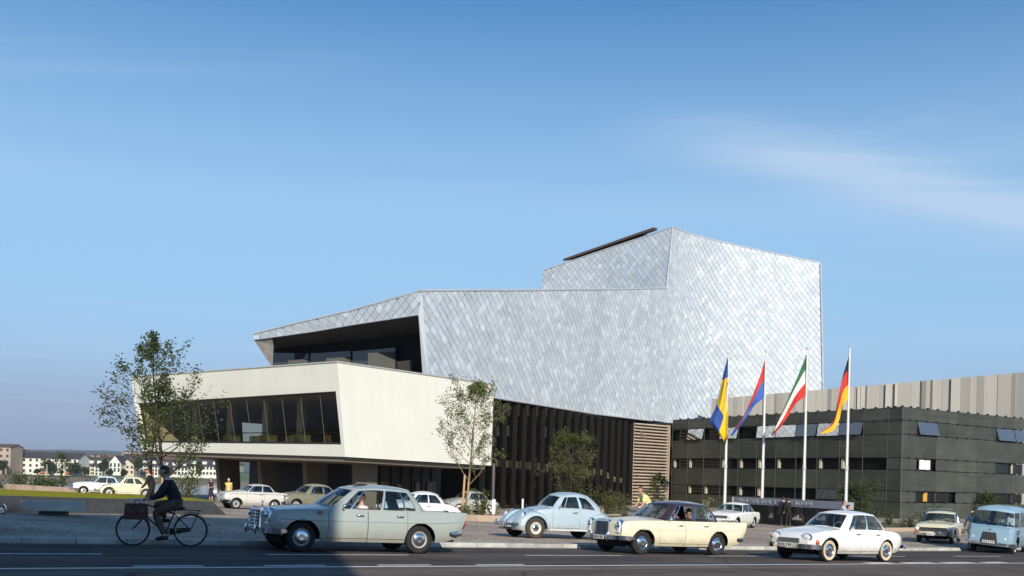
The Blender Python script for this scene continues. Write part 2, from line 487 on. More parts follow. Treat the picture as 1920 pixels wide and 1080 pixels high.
# ------------------------------------------------------------------ river side
m_lawn = mat('lawn_grass', (0.30, 0.275, 0.035), rough=1.0, var=0.3, scale=1.4, bump=0.1, bscale=40, spec=0.0)
m_earth = mat('river_earth', (0.23, 0.17, 0.12), rough=0.95, var=0.25, scale=0.05)
m_meadow = mat('meadow_grass', (0.10, 0.15, 0.04), rough=0.95, var=0.3, scale=0.03)
m_bank = mat('bank_grass', (0.075, 0.10, 0.03), rough=0.95, var=0.35, scale=0.25)
m_hill = mat('wooded_hill', (0.040, 0.055, 0.028), rough=1.0, var=0.5, scale=0.004, detail=10)
def water_material():
    m = bpy.data.materials.new('river_water'); m.use_nodes = True
    t = m.node_tree; b = t.nodes['Principled BSDF']
    b.inputs['Base Color'].default_value = (0.10, 0.12, 0.12, 1); b.inputs['Roughness'].default_value = 0.14
    co = t.nodes.new('ShaderNodeTexCoord'); no = t.nodes.new('ShaderNodeTexNoise'); no.inputs['Scale'].default_value = 0.35; no.inputs['Detail'].default_value = 6
    t.links.new(co.outputs['Object'], no.inputs['Vector'])
    bp = t.nodes.new('ShaderNodeBump'); bp.inputs['Strength'].default_value = 0.35; bp.inputs['Distance'].default_value = 0.5
    t.links.new(no.outputs[0], bp.inputs['Height']); t.links.new(bp.outputs[0], b.inputs['Normal'])
    return m
# ground sheet to the horizon (below everything else)
gm = MB()
gm.face([(-9000, -400, -9.5 + CZ), (9000, -400, -9.5 + CZ), (9000, 9000, -9.5 + CZ), (-9000, 9000, -9.5 + CZ)])
tag(gm.build('ground', m_earth), kind='structure')
def band_sheet(name, prof, x0, x1, dx, material, jitter=0.0, seed=1):
    """a sheet across the view: prof = (distance, height)"""
    random.seed(seed); mb = MB(); rows = []
    n = int((x1 - x0) / dx)
    for i in range(n + 1):
        x = x0 + (x1 - x0) * i / n
        rows.append([(x, y + random.uniform(-jitter, jitter) * 4, z + CZ + random.uniform(-jitter, jitter)) for y, z in prof])
    mb.grid(rows)
    return tag(mb.build(name, material, smooth=60), kind='structure')
rv = MB(); rv.face([(-900, 96, -8.0 + CZ), (500, 96, -8.0 + CZ), (500, 545, -8.0 + CZ), (-900, 545, -8.0 + CZ)])
tag(rv.build('river', water_material()), kind='structure')
band_sheet('far_river_bank', [(524, -8.6), (536, -7.3), (548, -6.3), (556, -5.9)], -900, 500, 8, m_earth, 0.18, 5)
band_sheet('far_meadow', [(555, -5.86), (585, -5.2), (640, -4.7), (900, -4.5), (1700, -4.3)], -1400, 800, 20, m_meadow, 0.1, 6)
# near bank: falls from the edge of the forecourt to the water
def bank():
    mb = MB(); rows = []
    for i in range(40):
        a = -75 + 225 * i / 39
        r_ = []
        for b, z in ((101.2, PAVE - 0.02), (104, -0.1), (112, -2.5), (128, -6.6)):
            p = RD * a + RN * b
            r_.append((p.x, p.y, hh(p.x, p.y) + z))
        rows.append(r_)
    mb.grid(rows)
    tag(mb.build('near_river_bank', m_bank, smooth=60), kind='structure')
bank()
def hills(name, Y, base, amp, seed, x0=-4500, x1=4500):
    random.seed(seed); mb = MB(); rows = []
    ph = [random.uniform(0, 6.28) for _ in range(8)]
    for i in range(141):
        x = x0 + (x1 - x0) * i / 140
        h = base + amp * (0.5 * math.sin(x / 1500 + ph[0]) + 0.3 * math.sin(x / 620 + ph[1]) + 0.14 * math.sin(x / 240 + ph[2]) + 0.08 * math.sin(x / 90 + ph[3])) + random.uniform(-2, 2)
        rows.append([(x, Y - 1500, -4.4 + CZ), (x, Y - 900, -4 + h * 0.25 + CZ), (x, Y - 400, h * 0.72 + CZ), (x, Y, h + CZ), (x, Y + 900, h * 0.6 + CZ), (x, Y + 2200, CZ - 4)])
    mb.grid(rows)
    return tag(mb.build(name, m_hill, smooth=60), kind='structure')
hills('hills', 5200, 84, 26, 4)

# lawn behind the low granite wall
W0, W1 = Vector((-18.4, 27.5)), Vector((-11.45, 41.6))
def gz(x, y, dz=0): return hh(x, y) + PAVE + dz
WN = Vector(((W1 - W0).y, -(W1 - W0).x)).normalized()       # towards the street
wall = MB()
wd = (W1 - W0).normalized()
top0, top1 = W0, W1 - wd * 0.95
HW = 0.55
def wp(p, off, z): return Vector((p.x + WN.x * off, p.y + WN.y * off, z))
bot = [wp(W0, 0.0, gz(*W0) - .1), wp(W1, 0.0, gz(*W1) - .1), wp(W1, -0.45, gz(*W1) - .1), wp(W0, -0.45, gz(*W0) - .1)]
topz0 = gz(*W0) + HW; topz1 = gz(*W1) + HW
top = [wp(top0, -0.03, topz0), wp(top1, -0.03, topz1), wp(top1, -0.42, topz1), wp(top0, -0.42, topz0)]
wall.slab(bot, top)
tag(wall.build('low_wall', m_granite), 'long low dark granite wall with slanted end edging the lawn', 'wall')
lw = MB(); rows = []
for i in range(26):
    t = i / 25
    f_ = W0.lerp(W1, t) - WN * 0.43
    b_ = Vector((-37, 71)).lerp(Vector((-23.5, 64.0)), t)
    r_ = []
    for k in range(13):
        s_ = k / 12
        q = f_.lerp(b_, s_)
        zf = gz(*(W0.lerp(W1, t))) + HW - 0.03
        zb = gz(b_.x, b_.y) + 0.03
        r_.append((q.x, q.y, zf + (zb - zf) * (s_ ** 0.9) + 0.24 * math.sin(s_ * PI)))
    rows.append(r_)
lw.grid(rows)
tag(lw.build('lawn', m_lawn, smooth=60), kind='structure')

# tan planter wall with shrubs at the river edge
pa, pb = Vector((-43.5, 86.5)), Vector((-29.0, 76.0))
pw = MB()
nrm = Vector(((pb - pa).y, -(pb - pa).x)).normalized()
m_tan = mat('tan_stone', (0.42, 0.31, 0.23), rough=0.9, var=0.2, scale=1.2, obj_rand=0.1)
def q3(p, off, z): return (p.x + nrm.x * off, p.y + nrm.y * off, z)
planter = empty('river_planter', (pa.x, pa.y, gz(*pa)))
tag(planter, 'low tan stone planter wall along the river edge beyond the lawn', 'planter')
for i in range(9):
    e0, e1 = pa.lerp(pb, i / 9 + .004), pa.lerp(pb, (i + 1) / 9 - .004)
    mb = MB(); mb.slab([q3(e0, 0, gz(*e0) - .05), q3(e1, 0, gz(*e1) - .05), q3(e1, -.4, gz(*e1) - .05), q3(e0, -.4, gz(*e0) - .05)],
                       [q3(e0, 0, gz(*e0) + .42), q3(e1, 0, gz(*e1) + .42), q3(e1, -.4, gz(*e1) + .42), q3(e0, -.4, gz(*e0) + .42)])
    o = mb.build('stone_block', m_tan); o.parent = planter; o.matrix_parent_inverse = Matrix.Translation(-planter.location)

# concrete bench block in front of the granite wall
bx0 = P(66, 968, 31.4)
bench = empty('concrete_bench', (bx0.x, bx0.y, gz(bx0.x, bx0.y)), R(12))
tag(bench, 'cantilevered light concrete bench block in front of the dark low wall', 'bench')
mb = MB(); mb.slab([(0, 0, .14), (1.36, .05, .14), (1.32, .75, .14), (-.62, .72, .14)], [(0.01, 0.0, .44), (1.35, .06, .44), (1.31, .74, .44), (-.60, .71, .44)])
mb.build('seat_slab', m_concrete, bench)
mb = MB(); mb.box((.45, .38, .06), (.8, .4, .19)); mb.build('base', m_granite, bench)

# manhole cover in the near lane
mh = a_at(1180, 17.2); q = rd(mh, 17.2, 0.004)
mb = MB(); mb.lathe([(.0, .012), (.24, .012), (.26, .006), (.34, .006), (.36, 0)], 24, 'z', tuple(q)); tag(mb.build('manhole_cover', mat('cast_iron', (.035, .033, .032), rough=.6, var=.3, scale=12), smooth=30), 'round cast iron manhole cover in the near lane', 'manhole cover')
# ------------------------------------------------------------------ vegetation
m_bark = mat('bark', (0.055, 0.042, 0.032), rough=0.95, var=0.3, scale=8, stretch=(1, 1, .25))
m_bark_pale = mat('young_bark', (0.22, 0.15, 0.09), rough=0.9, var=0.3, scale=8)  # paler brown bark for the young staked tree
m_stake = mat('stake_wood', (0.50, 0.33, 0.17), rough=0.85, var=0.2, scale=5, stretch=(1, 1, .2))
LEAF_DARK = leafmat('leaf_dark', (0.068, 0.088, 0.028))
LEAF_MID = leafmat('leaf_mid', (0.095, 0.105, 0.030))
LEAF_LIGHT = leafmat('leaf_light', (0.14, 0.16, 0.055))
LEAF_FAR = leafmat('leaf_far', (0.045, 0.065, 0.025))
def leaves_mesh(pts, size, rnd, material, name='crown'):
    mb = MB()
    for p in pts:
        d = Vector((rnd.gauss(0, 1), rnd.gauss(0, 1), rnd.gauss(0, .7) - .25)).normalized()
        sd_ = d.cross(Vector((rnd.gauss(0, 1), rnd.gauss(0, 1), rnd.gauss(0, 1)))).normalized()
        L = size * rnd.uniform(.7, 1.35); W_ = L * .62
        n = d.cross(sd_) * L * .12
        mb.face([p - d * L * .5, p + sd_ * W_ * .5 + n, p + d * L * .5, p - sd_ * W_ * .5 + n])
    me = mb.mesh(name, material, recalc=False)
    return me
def tree(name, label, base, H, crown, trunk_r, seed, nleaf, leaf, lmat, clear=0.25, stems=1, bmat=None, group=None, spread=0.55, dens=1.0, cat='tree', lean=(0, 0), limbs=13):
    """crown: list of (height fraction, radius) outline; limbs grow to the outline, twigs carry leaves"""
    rnd = random.Random(seed)
    root = empty(name, base)
    tag(root, label, cat, group)
    outline = pchip(crown)
    tb = MB(); tips = []
    def limb(p0, d0, L, r0, lvl):
        pts = [p0]; d = d0.copy(); n = 5 if lvl < 2 else 4
        for i in range(n):
            d = (d + Vector((rnd.gauss(0, .10), rnd.gauss(0, .10), rnd.gauss(.07 if lvl == 1 else .02, .08)))).normalized()
            pts.append(pts[-1] + d * L / n)
        rs = [r0 * (1 - .75 * i / n) for i in range(n + 1)]
        tb.tube(pts, rs, 6 if lvl < 2 else 4, cap=False)
        if lvl >= 2:
            for i in range(1, n + 1): tips.append((pts[i], L / n))
        if lvl < 3:
            k = int(7 * dens) if lvl == 1 else int(4 * dens)
            for j in range(k):
                t = .25 + .75 * (j + rnd.random()) / k
                i = min(n - 1, int(t * n)); p = pts[i].lerp(pts[i + 1], t * n - i)
                ax = d.orthogonal().normalized(); ax.rotate(Matrix.Rotation(rnd.uniform(0, 6.28), 3, d))
                nd = (d * .75 + ax * rnd.uniform(.5, .95) + Vector((0, 0, .15))).normalized()
                limb(p, nd, L * rnd.uniform(.28, .5) * (1.1 - .3 * t), max(r0 * .42 * (1 - .5 * t), .004), lvl + 1)
    for s in range(stems):
        a0 = 2 * PI * s / max(stems, 1) + rnd.random()
        off = Vector((math.cos(a0), math.sin(a0) * .5, 0)) * (0.0 if stems == 1 else 0.36)
        pts = [off + Vector((0, 0, -.15))]; n = 9; d = Vector((off.x * .12 + lean[0], off.y * .12 + lean[1], 1)).normalized()
        HH = H * (.97 if s == 0 else rnd.uniform(.72, .86))
        for i in range(n):
            d = (d + Vector((rnd.gauss(0, .035), rnd.gauss(0, .035), 0.05))).normalized()
            pts.append(pts[-1] + d * HH / n)
        rs = [trunk_r * (1 if s == 0 else .75) * (1.12 - .98 * (i / n) ** .8) for i in range(n + 1)]
        rs = [max(q, .006) for q in rs]
        tb.tube(pts, rs, 9, cap=False)
        for j in range(int(limbs * (1 if s == 0 else .6))):
            t = clear + (0.97 - clear) * (j + rnd.random() * .8) / (limbs * (1 if s == 0 else .6))
            i = min(n - 1, int(t * n)); p = pts[i].lerp(pts[i + 1], t * n - i)
            ang = j * 2.4 + rnd.uniform(-.4, .4)
            up = spread + .9 * t * t
            dd = Vector((math.cos(ang), math.sin(ang), up)).normalized()
            reach = max(.15, outline(min(1, t + .10))) / max(.35, math.hypot(dd.x, dd.y))
            limb(p, dd, reach * rnd.uniform(.75, 1.08), max(rs[i] * .45, .008), 1)
        tips += [(pts[-1], .3), (pts[-2], .3)]
    tb.build('trunk', bmat or m_bark, root, smooth=70)
    pts = []
    for _ in range(nleaf):
        p, sp = tips[int(rnd.random() * len(tips))]
        pts.append(p + Vector((rnd.gauss(0, 1), rnd.gauss(0, 1), rnd.gauss(0, 1))) * (leaf * .8 + sp * .22))
    link('crown', leaves_mesh(pts, leaf, rnd, lmat), root)
    return root
def shrub(name, label, base, rx, rz_, seed, n, leaf, lmat, group=None, cat='shrub', stems=9):
    rnd = random.Random(seed)
    root = empty(name, base); tag(root, label, cat, group)
    tb = MB(); pts = []
    for s in range(stems):
        a = rnd.uniform(0, 6.28); r_ = rx * rnd.uniform(.15, 1); h = rz_ * rnd.uniform(.55, 1.05)
        q = [Vector((0, 0, -.05)) + Vector((math.cos(a), math.sin(a), 0)) * r_ * .25, Vector((math.cos(a) * r_ * .6, math.sin(a) * r_ * .6, h * .55)), Vector((math.cos(a) * r_, math.sin(a) * r_, h))]
        tb.tube(q, [.018, .012, .005], 4, cap=False)
        for _ in range(n // stems):
            t = rnd.uniform(.15, 1.05); i = 0 if t < .5 else 1
            p = q[i].lerp(q[i + 1], (t - .5 * i) * 2)
            pts.append(p + Vector((rnd.gauss(0, 1), rnd.gauss(0, 1), rnd.gauss(0, .8))) * rx * .16)
    tb.build('stem', m_bark, root)
    link('foliage', leaves_mesh(pts, leaf, rnd, lmat, 'foliage'), root)
    return root
def on_ground(px, Y):
    u = col_ray(px, 960); x = u * Y
    return Vector((x, Y, ground_at(x, Y)))

tree('dark_tree', 'large airy dark-leaved tree in front of the cream building at far left', on_ground(292, 46), 8.2,
     [(0, .3), (.18, 1.6), (.3, 2.7), (.45, 2.75), (.6, 2.2), (.75, 1.6), (.9, .9), (1, .25)], .10, 11, 6000, .125, LEAF_DARK, clear=.17, stems=2, limbs=21, dens=1.0, spread=.5)
tree('young_tree', 'sparse pale-leaved young tree tied to a wooden stake before the cream wall', on_ground(872, 53) + Vector((0, 0, .2)), 7.3,
     [(0, .2), (.22, .8), (.36, 1.75), (.55, 2.0), (.75, 1.6), (.9, .9), (1, .3)],   .075, 23, 5600, .10, LEAF_LIGHT, clear=.24, limbs=19, bmat=m_bark_pale, spread=.75)
tree('leafy_tree', 'bushy green tree in front of the dark glass facade', on_ground(1068, 72), 6.0,
     [(0, .8), (.15, 2.0), (.35, 2.5), (.6, 2.1), (.85, 1.1), (1, .2)], .07, 31, 5000, .13, LEAF_MID, clear=.08, limbs=18, spread=.6)
tree('slender_tree', 'slender green tree in front of the brown louvred wall', on_ground(1232, 80), 3.2,
     [(0, .4), (.2, 1.0), (.5, 1.2), (.8, .7), (1, .2)], .05, 37, 2300, .12, LEAF_MID, clear=.08, limbs=12)
tree('round_tree', 'small dark tree beside the right end of the theatre sign', on_ground(1612, 72), 2.6,
     [(0, .4), (.25, 1.1), (.6, 1.35), (.85, .9), (1, .2)], .05, 41, 2400, .13, LEAF_DARK, clear=.12, limbs=12)
tree('small_tree', 'small dark tree behind the blue van at the right edge', on_ground(1852, 62), 2.5,
     [(0, .5), (.3, 1.0), (.6, .8), (1, .15)], .05, 43, 1600, .12, LEAF_DARK, clear=.1, limbs=14)
tree('bank_sapling', 'thin dark sapling on the river bank left of the white estate car', on_ground(115, 88), 3.3,
     [(0, .2), (.5, .6), (.8, .7), (1, .3)], .09, 47, 500, .16, LEAF_DARK, clear=.3, limbs=8)
# stakes
def stake(name, label, px, Y, h, r_=0.05, lean=0.0, m=None):
    b = on_ground(px, Y); mb = MB()
    mb.tube([b + Vector((0, 0, -.1)), b + Vector((lean, 0, h))], [r_, r_ * .9], 8)
    return tag(mb.build(name, m or m_stake), label, 'stake')
stake('tree_stake', 'thick wooden stake tied against the young tree trunk', 866, 52.7, 2.3, .06, .10)
stake('tree_stake', 'thinner wooden stake standing right of the young tree', 875, 52.9, 2.0, .042, .05)
stake('tree_stake', 'wooden stake beside the trunk of the large dark tree', 302, 45.6, 1.9, .05, .02)

# flower beds along the forecourt with a low stone edge
m_soil = mat('soil', (0.06, 0.045, 0.03), rough=1, var=.3, scale=3)
m_bed = mat('bed_grass', (0.10, 0.105, 0.035), rough=1, var=.4, scale=2.5, bump=.6, bscale=25)
def bed(name, label, pts, h=0.22):
    root = empty(name, (pts[0][0], pts[0][1], 0)); tag(root, label, 'flower bed')
    cx = sum(p[0] for p in pts) / len(pts); cy = sum(p[1] for p in pts) / len(pts)
    z = [ground_at(*p) for p in pts]
    inv = Matrix.Translation(-root.location)
    for i in range(len(pts)):
        j = (i + 1) % len(pts); a, b = Vector(pts[i]), Vector(pts[j]); n = max(1, int((b - a).length / 1.2))
        for k in range(n):
            e0, e1 = a.lerp(b, k / n), a.lerp(b, (k + 1) / n - .012 / max(.1, (b - a).length))
            nn = (Vector((cx, cy)) - a.lerp(b, .5)).normalized() * .18
            mb = MB(); g0, g1 = ground_at(*e0), ground_at(*e1)
            mb.slab([(e0.x, e0.y, g0 - .05), (e1.x, e1.y, g1 - .05), (e1.x + nn.x, e1.y + nn.y, g1 - .05), (e0.x + nn.x, e0.y + nn.y, g0 - .05)],
                    [(e0.x, e0.y, g0 + h), (e1.x, e1.y, g1 + h), (e1.x + nn.x, e1.y + nn.y, g1 + h), (e0.x + nn.x, e0.y + nn.y, g0 + h)])
            o = mb.build('edge_stone', m_tan, root); o.matrix_parent_inverse = inv
    mb = MB(); mb.face([(p[0] + (cx - p[0]) * .05, p[1] + (cy - p[1]) * .05, q + h - .06) for p, q in zip(pts, z)])
    o = mb.build('soil', m_bed, root); o.matrix_parent_inverse = inv
    return root
def bedpts(a0, a1, b0, b1): return [tuple((RD * a + RN * b).xy) for a, b in ((a0, b0), (a1, b0), (a1, b1), (a0, b1))]
bed('flower_bed', 'stone-edged planting bed around the young staked tree', [(-4.2, 49.6), (-.4, 50.6), (-.9, 56.5), (-4.6, 55)], .32)
bed('flower_bed', 'stone-edged planting bed behind the light blue rounded car', [(1.4, 58.5), (9.5, 63.5), (7.5, 69), (.4, 66)])
bed('flower_bed', 'overgrown planting bed between the sign and the cream saloon', [(19.0, 57), (27, 62), (25, 69), (18, 65)])
rnd = random.Random(77)
BEDS = [(-4.0, -.9, 50.6, 55.5, 12, 'low plant in the bed under the staked tree'), (1.8, 8.4, 60.0, 66.5, 15, 'low plant in the bed behind the light blue rounded car'),
        (19.4, 26, 59.5, 66, 15, 'low plant in the bed right of the sign')]
for x0, x1, y0, y1, n, lb in BEDS:
    for i in range(n):
        x, y = rnd.uniform(x0, x1), rnd.uniform(y0, y1)
        shrub('bed_plant', lb, (x, y, ground_at(x, y) + .12), rnd.uniform(.3, .55), rnd.uniform(.35, .75), 100 + i, 90, .13, [LEAF_MID, LEAF_LIGHT, LEAF_DARK][i % 3], group=lb.replace('low plant', 'low plants'), cat='plant', stems=6)
shrub('leafy_shrub', 'tall leafy shrub at the foot of the dark glass facade', on_ground(1160, 78), 1.3, 1.7, 5, 900, .13, LEAF_MID)
shrub('leafy_shrub', 'broad shrub left of the yellow-shirted cyclist', on_ground(1140, 74), 1.2, 1.5, 6, 800, .13, LEAF_MID)
shrub('leafy_shrub', 'yellow-leaved shrub left of the white saloon by the flagpoles', on_ground(1318, 72), 1.0, 1.3, 7, 420, .14, leafmat('leaf_yellow', (.30, .29, .11)))
shrub('leafy_shrub', 'leafy shrub beside the parked grey car at the staked tree', on_ground(899, 54), .6, 1.6, 8, 480, .12, LEAF_MID)
shrub('leafy_shrub', 'leafy shrub behind the dark-haired cyclist at left', on_ground(352, 66), 1.4, 2.1, 9, 900, .14, LEAF_MID)
shrub('leafy_shrub', 'dark shrub left of the cream saloon with roof bar', on_ground(1745, 63), 1.0, 1.5, 10, 600, .13, LEAF_DARK)
rnd = random.Random(5)
for i in range(17):
    t = i / 16
    q = pa.lerp(pb, t) - nrm * rnd.uniform(.8, 2.2)
    shrub('bank_shrub', 'dark green shrub in the tan planter on the river edge', (q.x, q.y, gz(q.x, q.y) + .2), rnd.uniform(.7, 1.2), rnd.uniform(.6, 1.25), 200 + i, 220, .17, LEAF_DARK, group='shrubs in the river planter', stems=7)
for i in range(5):
    q = Vector((-47.5 + i * 1.1, 87.5 - i * .5))
    shrub('bank_shrub', 'dark shrub at the left end of the river planter', (q.x, q.y, gz(q.x, q.y)), 1.1, 1.1, 240 + i, 260, .17, LEAF_DARK, group='shrubs left of the river planter', stems=7)
# ------------------------------------------------------------------ the town across the river
m_pane = mat('far_window_pane', (0.05, 0.06, 0.07), rough=0.15, var=.3, scale=1)
def wallmat(k, c): return mat('render_' + k, c, rough=0.9, var=0.08, scale=0.3)
WM = {'white': wallmat('white', (.74, .71, .64)), 'cream': wallmat('cream', (.62, .54, .42)), 'beige': wallmat('beige', (.42, .33, .25)), 'pink': wallmat('pink', (.52, .36, .28)), 'grey': wallmat('grey', (.40, .37, .33)), 'ochre': wallmat('ochre', (.55, .30, .12))}
RM = {'slate': mat('slate_roof', (.055, .052, .055), rough=.8, var=.2, scale=.4), 'red': mat('red_roof', (.20, .085, .055), rough=.9, var=.25, scale=.4), 'brown': mat('brown_roof', (.12, .075, .055), rough=.9, var=.25, scale=.4)}
m_orange = mat('orange_awning', (.62, .20, .05), rough=.8)
def house(name, label, px0, px1, base_py, eave_py, ridge_py, Y, depth, wall, roof, cols=0, rows=0, gable_front=False, win=(1.3, 1.5), balc=None, dormer=0, chim=1, group=None, awn=None, overhang=.5):
    a, b = P(px0, base_py, Y), P(px1, base_py, Y)
    x0, x1 = a.x, b.x
    zb = min(a.z, b.z) - 1.5
    ze = P((px0 + px1) / 2, eave_py, Y).z
    zr = P((px0 + px1) / 2, ridge_py, Y + depth / 2).z
    root = empty(name, ((x0 + x1) / 2, Y, zb)); tag(root, label, 'house', group)
    inv = Matrix.Translation(-root.location)
    def put(mb, nm, m_, par=root):
        o = mb.build(nm, m_); o.parent = par; o.matrix_parent_inverse = inv if par is root else Matrix.Identity(4)
        return o
    mb = MB()
    if gable_front:
        xm = (x0 + x1) / 2
        pf = [(x0, Y, zb), (x1, Y, zb), (x1, Y, ze), (xm, Y, zr), (x0, Y, ze)]
        mb.slab(pf, [(p[0], Y + depth, p[2]) for p in pf])
    else:
        pf = [(x0, Y, zb), (x0, Y + depth, zb), (x0, Y + depth, ze), (x0, Y + depth / 2, zr), (x0, Y, ze)]
        mb.slab(pf, [(x1, p[1], p[2]) for p in pf])
    put(mb, 'wall', WM[wall])
    mb = MB(); o_ = overhang; t = .25
    if gable_front:
        xm = (x0 + x1) / 2
        for sx, xe in ((-1, x0), (1, x1)):
            k = (zr - ze) / max(.1, abs(xm - xe))
            q = [(xe + sx * o_, Y - .3, ze - k * o_ + .05), (xm, Y - .3, zr + .05), (xm, Y + depth + .3, zr + .05), (xe + sx * o_, Y + depth + .3, ze - k * o_ + .05)]
            mb.slab(q, [(p[0], p[1], p[2] + t) for p in q])
    else:
        for sy, ye in ((-1, Y), (1, Y + depth)):
            k = (zr - ze) / (depth / 2)
            q = [(x0 - .4, ye + sy * o_, ze - k * o_ + .05), (x1 + .4, ye + sy * o_, ze - k * o_ + .05), (x1 + .4, Y + depth / 2, zr + .05), (x0 - .4, Y + depth / 2, zr + .05)]
            mb.slab(q, [(p[0], p[1], p[2] + t) for p in q])
    rf = put(mb, 'roof', RM[roof])
    rnd = random.Random(int(px0 * 7 + base_py))
    for i in range(chim):
        cx = x0 + (x1 - x0) * (i + .5 + rnd.uniform(-.2, .2)) / chim
        mb = MB(); mb.box((cx, Y + depth / 2 + rnd.uniform(-.8, .8), zr + .3), (.9, .9, 2.0)); put(mb, 'chimney', RM['red'])
    if dormer:
        for i in range(dormer):
            cx = x0 + (x1 - x0) * (i + .5) / dormer; mb = MB(); mb.box((cx, Y + depth * .2, ze + (zr - ze) * .42), (2.4, depth * .3, 1.6)); put(mb, 'dormer', WM['white'])
    for r_ in range(rows):
        for c_ in range(cols):
            if balc and c_ in balc: continue
            cx = x0 + (x1 - x0) * (c_ + .5) / cols
            cz = zb + 1.5 + (ze - zb - 1.5) * (r_ + .58) / rows
            mb = MB(); mb.box((cx, Y - .02, cz), (win[0], .12, win[1])); put(mb, 'window', m_pane)
    if balc:
        for c_ in balc:
            cx = x0 + (x1 - x0) * (c_ + .5) / cols
            for r_ in range(rows):
                cz = zb + 1.5 + (ze - zb - 1.5) * (r_ + .5) / rows
                mb = MB(); mb.box((cx, Y - .05, cz + .45), ((x1 - x0) / cols * .8, .2, 1.7)); put(mb, 'window', m_pane)
                mb = MB(); mb.box((cx, Y - .7, cz - .55), ((x1 - x0) / cols * .86, 1.3, .95)); put(mb, 'balcony', m_orange if awn and r_ in awn else WM['cream'])
    return root
house('apartment_house', 'beige apartment block at the far left edge across the river', -40, 19, 884, 838, 833, 560, 14, 'beige', 'brown', 5, 4)
house('apartment_house', 'long white apartment house with slate roof and balconies across the river', 15, 146, 887, 859, 848.5, 575, 16, 'white', 'slate', 11, 3, balc=(5, 9), awn=(0,), chim=4)
house('apartment_house', 'white slate-roofed row house right of the long white apartment house', 147, 192, 891, 873, 857, 590, 14, 'white', 'slate', 6, 3, dormer=3, balc=(3,), chim=2)
house('gabled_house', 'white gabled villa with three tall windows across the river', 204, 226, 886, 868, 855, 585, 12, 'white', 'slate', 3, 2, gable_front=True, win=(1.1, 2.2))
house('gabled_house', 'beige gable-fronted house right of the white villa', 226, 251, 890, 872, 862, 592, 12, 'cream', 'brown', 3, 2, gable_front=True)
house('brick_house', 'brown house with steep roof behind the white gabled villa', 224, 262, 880, 866, 852, 620, 14, 'pink', 'slate', 4, 1)
house('apartment_house', 'white house with orange balconies left of the dark tree trunk', 262, 296, 891, 873, 858, 588, 14, 'white', 'slate', 5, 3, balc=(1, 3), awn=(0, 1), dormer=2)
house('row_house', 'long slate-roofed row house seen through the dark tree', 300, 352, 891, 876, 862, 600, 15, 'white', 'slate', 8, 2, dormer=3, chim=3)
house('row_house', 'long slate-roofed row house left of the concrete columns', 352, 412, 892, 874, 860, 602, 15, 'white', 'slate', 9, 2, dormer=3, chim=3)
house('tower_block', 'pale flat apartment block above the roofs behind the tree', 229, 262, 866, 848, 846.5, 900, 16, 'cream', 'brown', 7, 3, chim=0)
rnd = random.Random(12)
for i in range(34):
    px = -10 + i * 13.2 + rnd.uniform(-4, 4); wpx = rnd.uniform(14, 26); Y = rnd.uniform(640, 900)
    top = 847.5 + px * .024 + rnd.uniform(0, 6)
    house('town_house', 'small house with brown roof in the crowded town beyond the river', px, px + wpx, top + 18, top + 7.5, top, Y, 12, rnd.choice(['beige', 'pink', 'cream', 'grey', 'white']), rnd.choice(['red', 'brown', 'red', 'slate', 'brown']), 4, 1, chim=2, group='small houses of the town across the river', gable_front=rnd.random() < .25)
FT = [(93, 862, 887, 28, 570), (139, 866, 891, 36, 568), (193, 858, 891, 21, 570), (259, 858, 889, 19, 572), (374, 864, 892, 17, 575), (160, 876, 892, 14, 566), (205, 880, 892, 16, 566), (6, 862, 886, 18, 552), (36, 842, 856, 9, 650), (46, 843, 856, 8, 652), (70, 879, 888, 12, 566), (318, 876, 892, 18, 570), (232, 880, 892, 12, 568)]
FT_LABEL = ['round tree before the middle of the long white apartment house across the river', 'broad tree before the right end of the long white apartment house', 'tall slim tree left of the white gabled villa across the river', 'tall slim tree right of the beige gabled house across the river', 'tree before the row house left of the concrete columns', 'low tree at the foot of the white slate-roofed row house', 'low round tree at the foot of the white gabled villa', 'tree at the corner of the beige block at the far left', 'left of two dark treetops above the roofs at far left', 'right of two dark treetops above the roofs at far left', 'low bush-like tree before the left part of the long white house', 'tree across the river seen through the large dark tree', 'small round tree before the beige gabled house']
def far_tree(px, top, base, wpx, Y, seed, label):
    rnd = random.Random(seed)
    b = P(px, base, Y); t = P(px, top, Y); h = t.z - b.z; wd = wpx / FPX * Y / 2
    root = empty('far_tree', b); tag(root, label, 'tree', 'trees along the far river bank')
    mb = MB(); mb.tube([(0, 0, -.5), (0, 0, h * .6)], [.45, .15], 6); mb.build('trunk', m_bark, root)
    pts = []
    lobes = [(rnd.uniform(-.55, .55) * wd, rnd.uniform(-.4, .4) * wd, h * rnd.uniform(.3, .8), wd * rnd.uniform(.35, .6)) for _ in range(9)] + [(0, 0, h * .55, wd * .8)]
    for _ in range(900):
        l = lobes[int(rnd.random() * len(lobes))]
        v = Vector((rnd.gauss(0, 1), rnd.gauss(0, 1), rnd.gauss(0, 1))).normalized() * rnd.uniform(.55, 1.05) * l[3]
        p = Vector((l[0], l[1], l[2])) + Vector((v.x, v.y, v.z * min(1.4, h * .3 / l[3])))
        if p.z > .3: pts.append(p)
    link('crown', leaves_mesh(pts, .95, rnd, LEAF_FAR), root)
for i, (px, top, base, wpx, Y) in enumerate(FT):
    far_tree(px, top, base, wpx, Y, 300 + i, FT_LABEL[i])
m_pole = mat('weathered_pole', (.38, .31, .22), rough=.9)
for px, y0, y1, lb in ((88, 871, 897, 'tall pale pole on the far river bank before the white house'), (11, 878, 897, 'short pale pole at the far left river bank')):
    a, b = P(px, y1, 545), P(px, y0, 545)
    mb = MB(); mb.tube([a, b], [.35, .3], 8); tag(mb.build('bank_pole', m_pole), lb, 'pole')
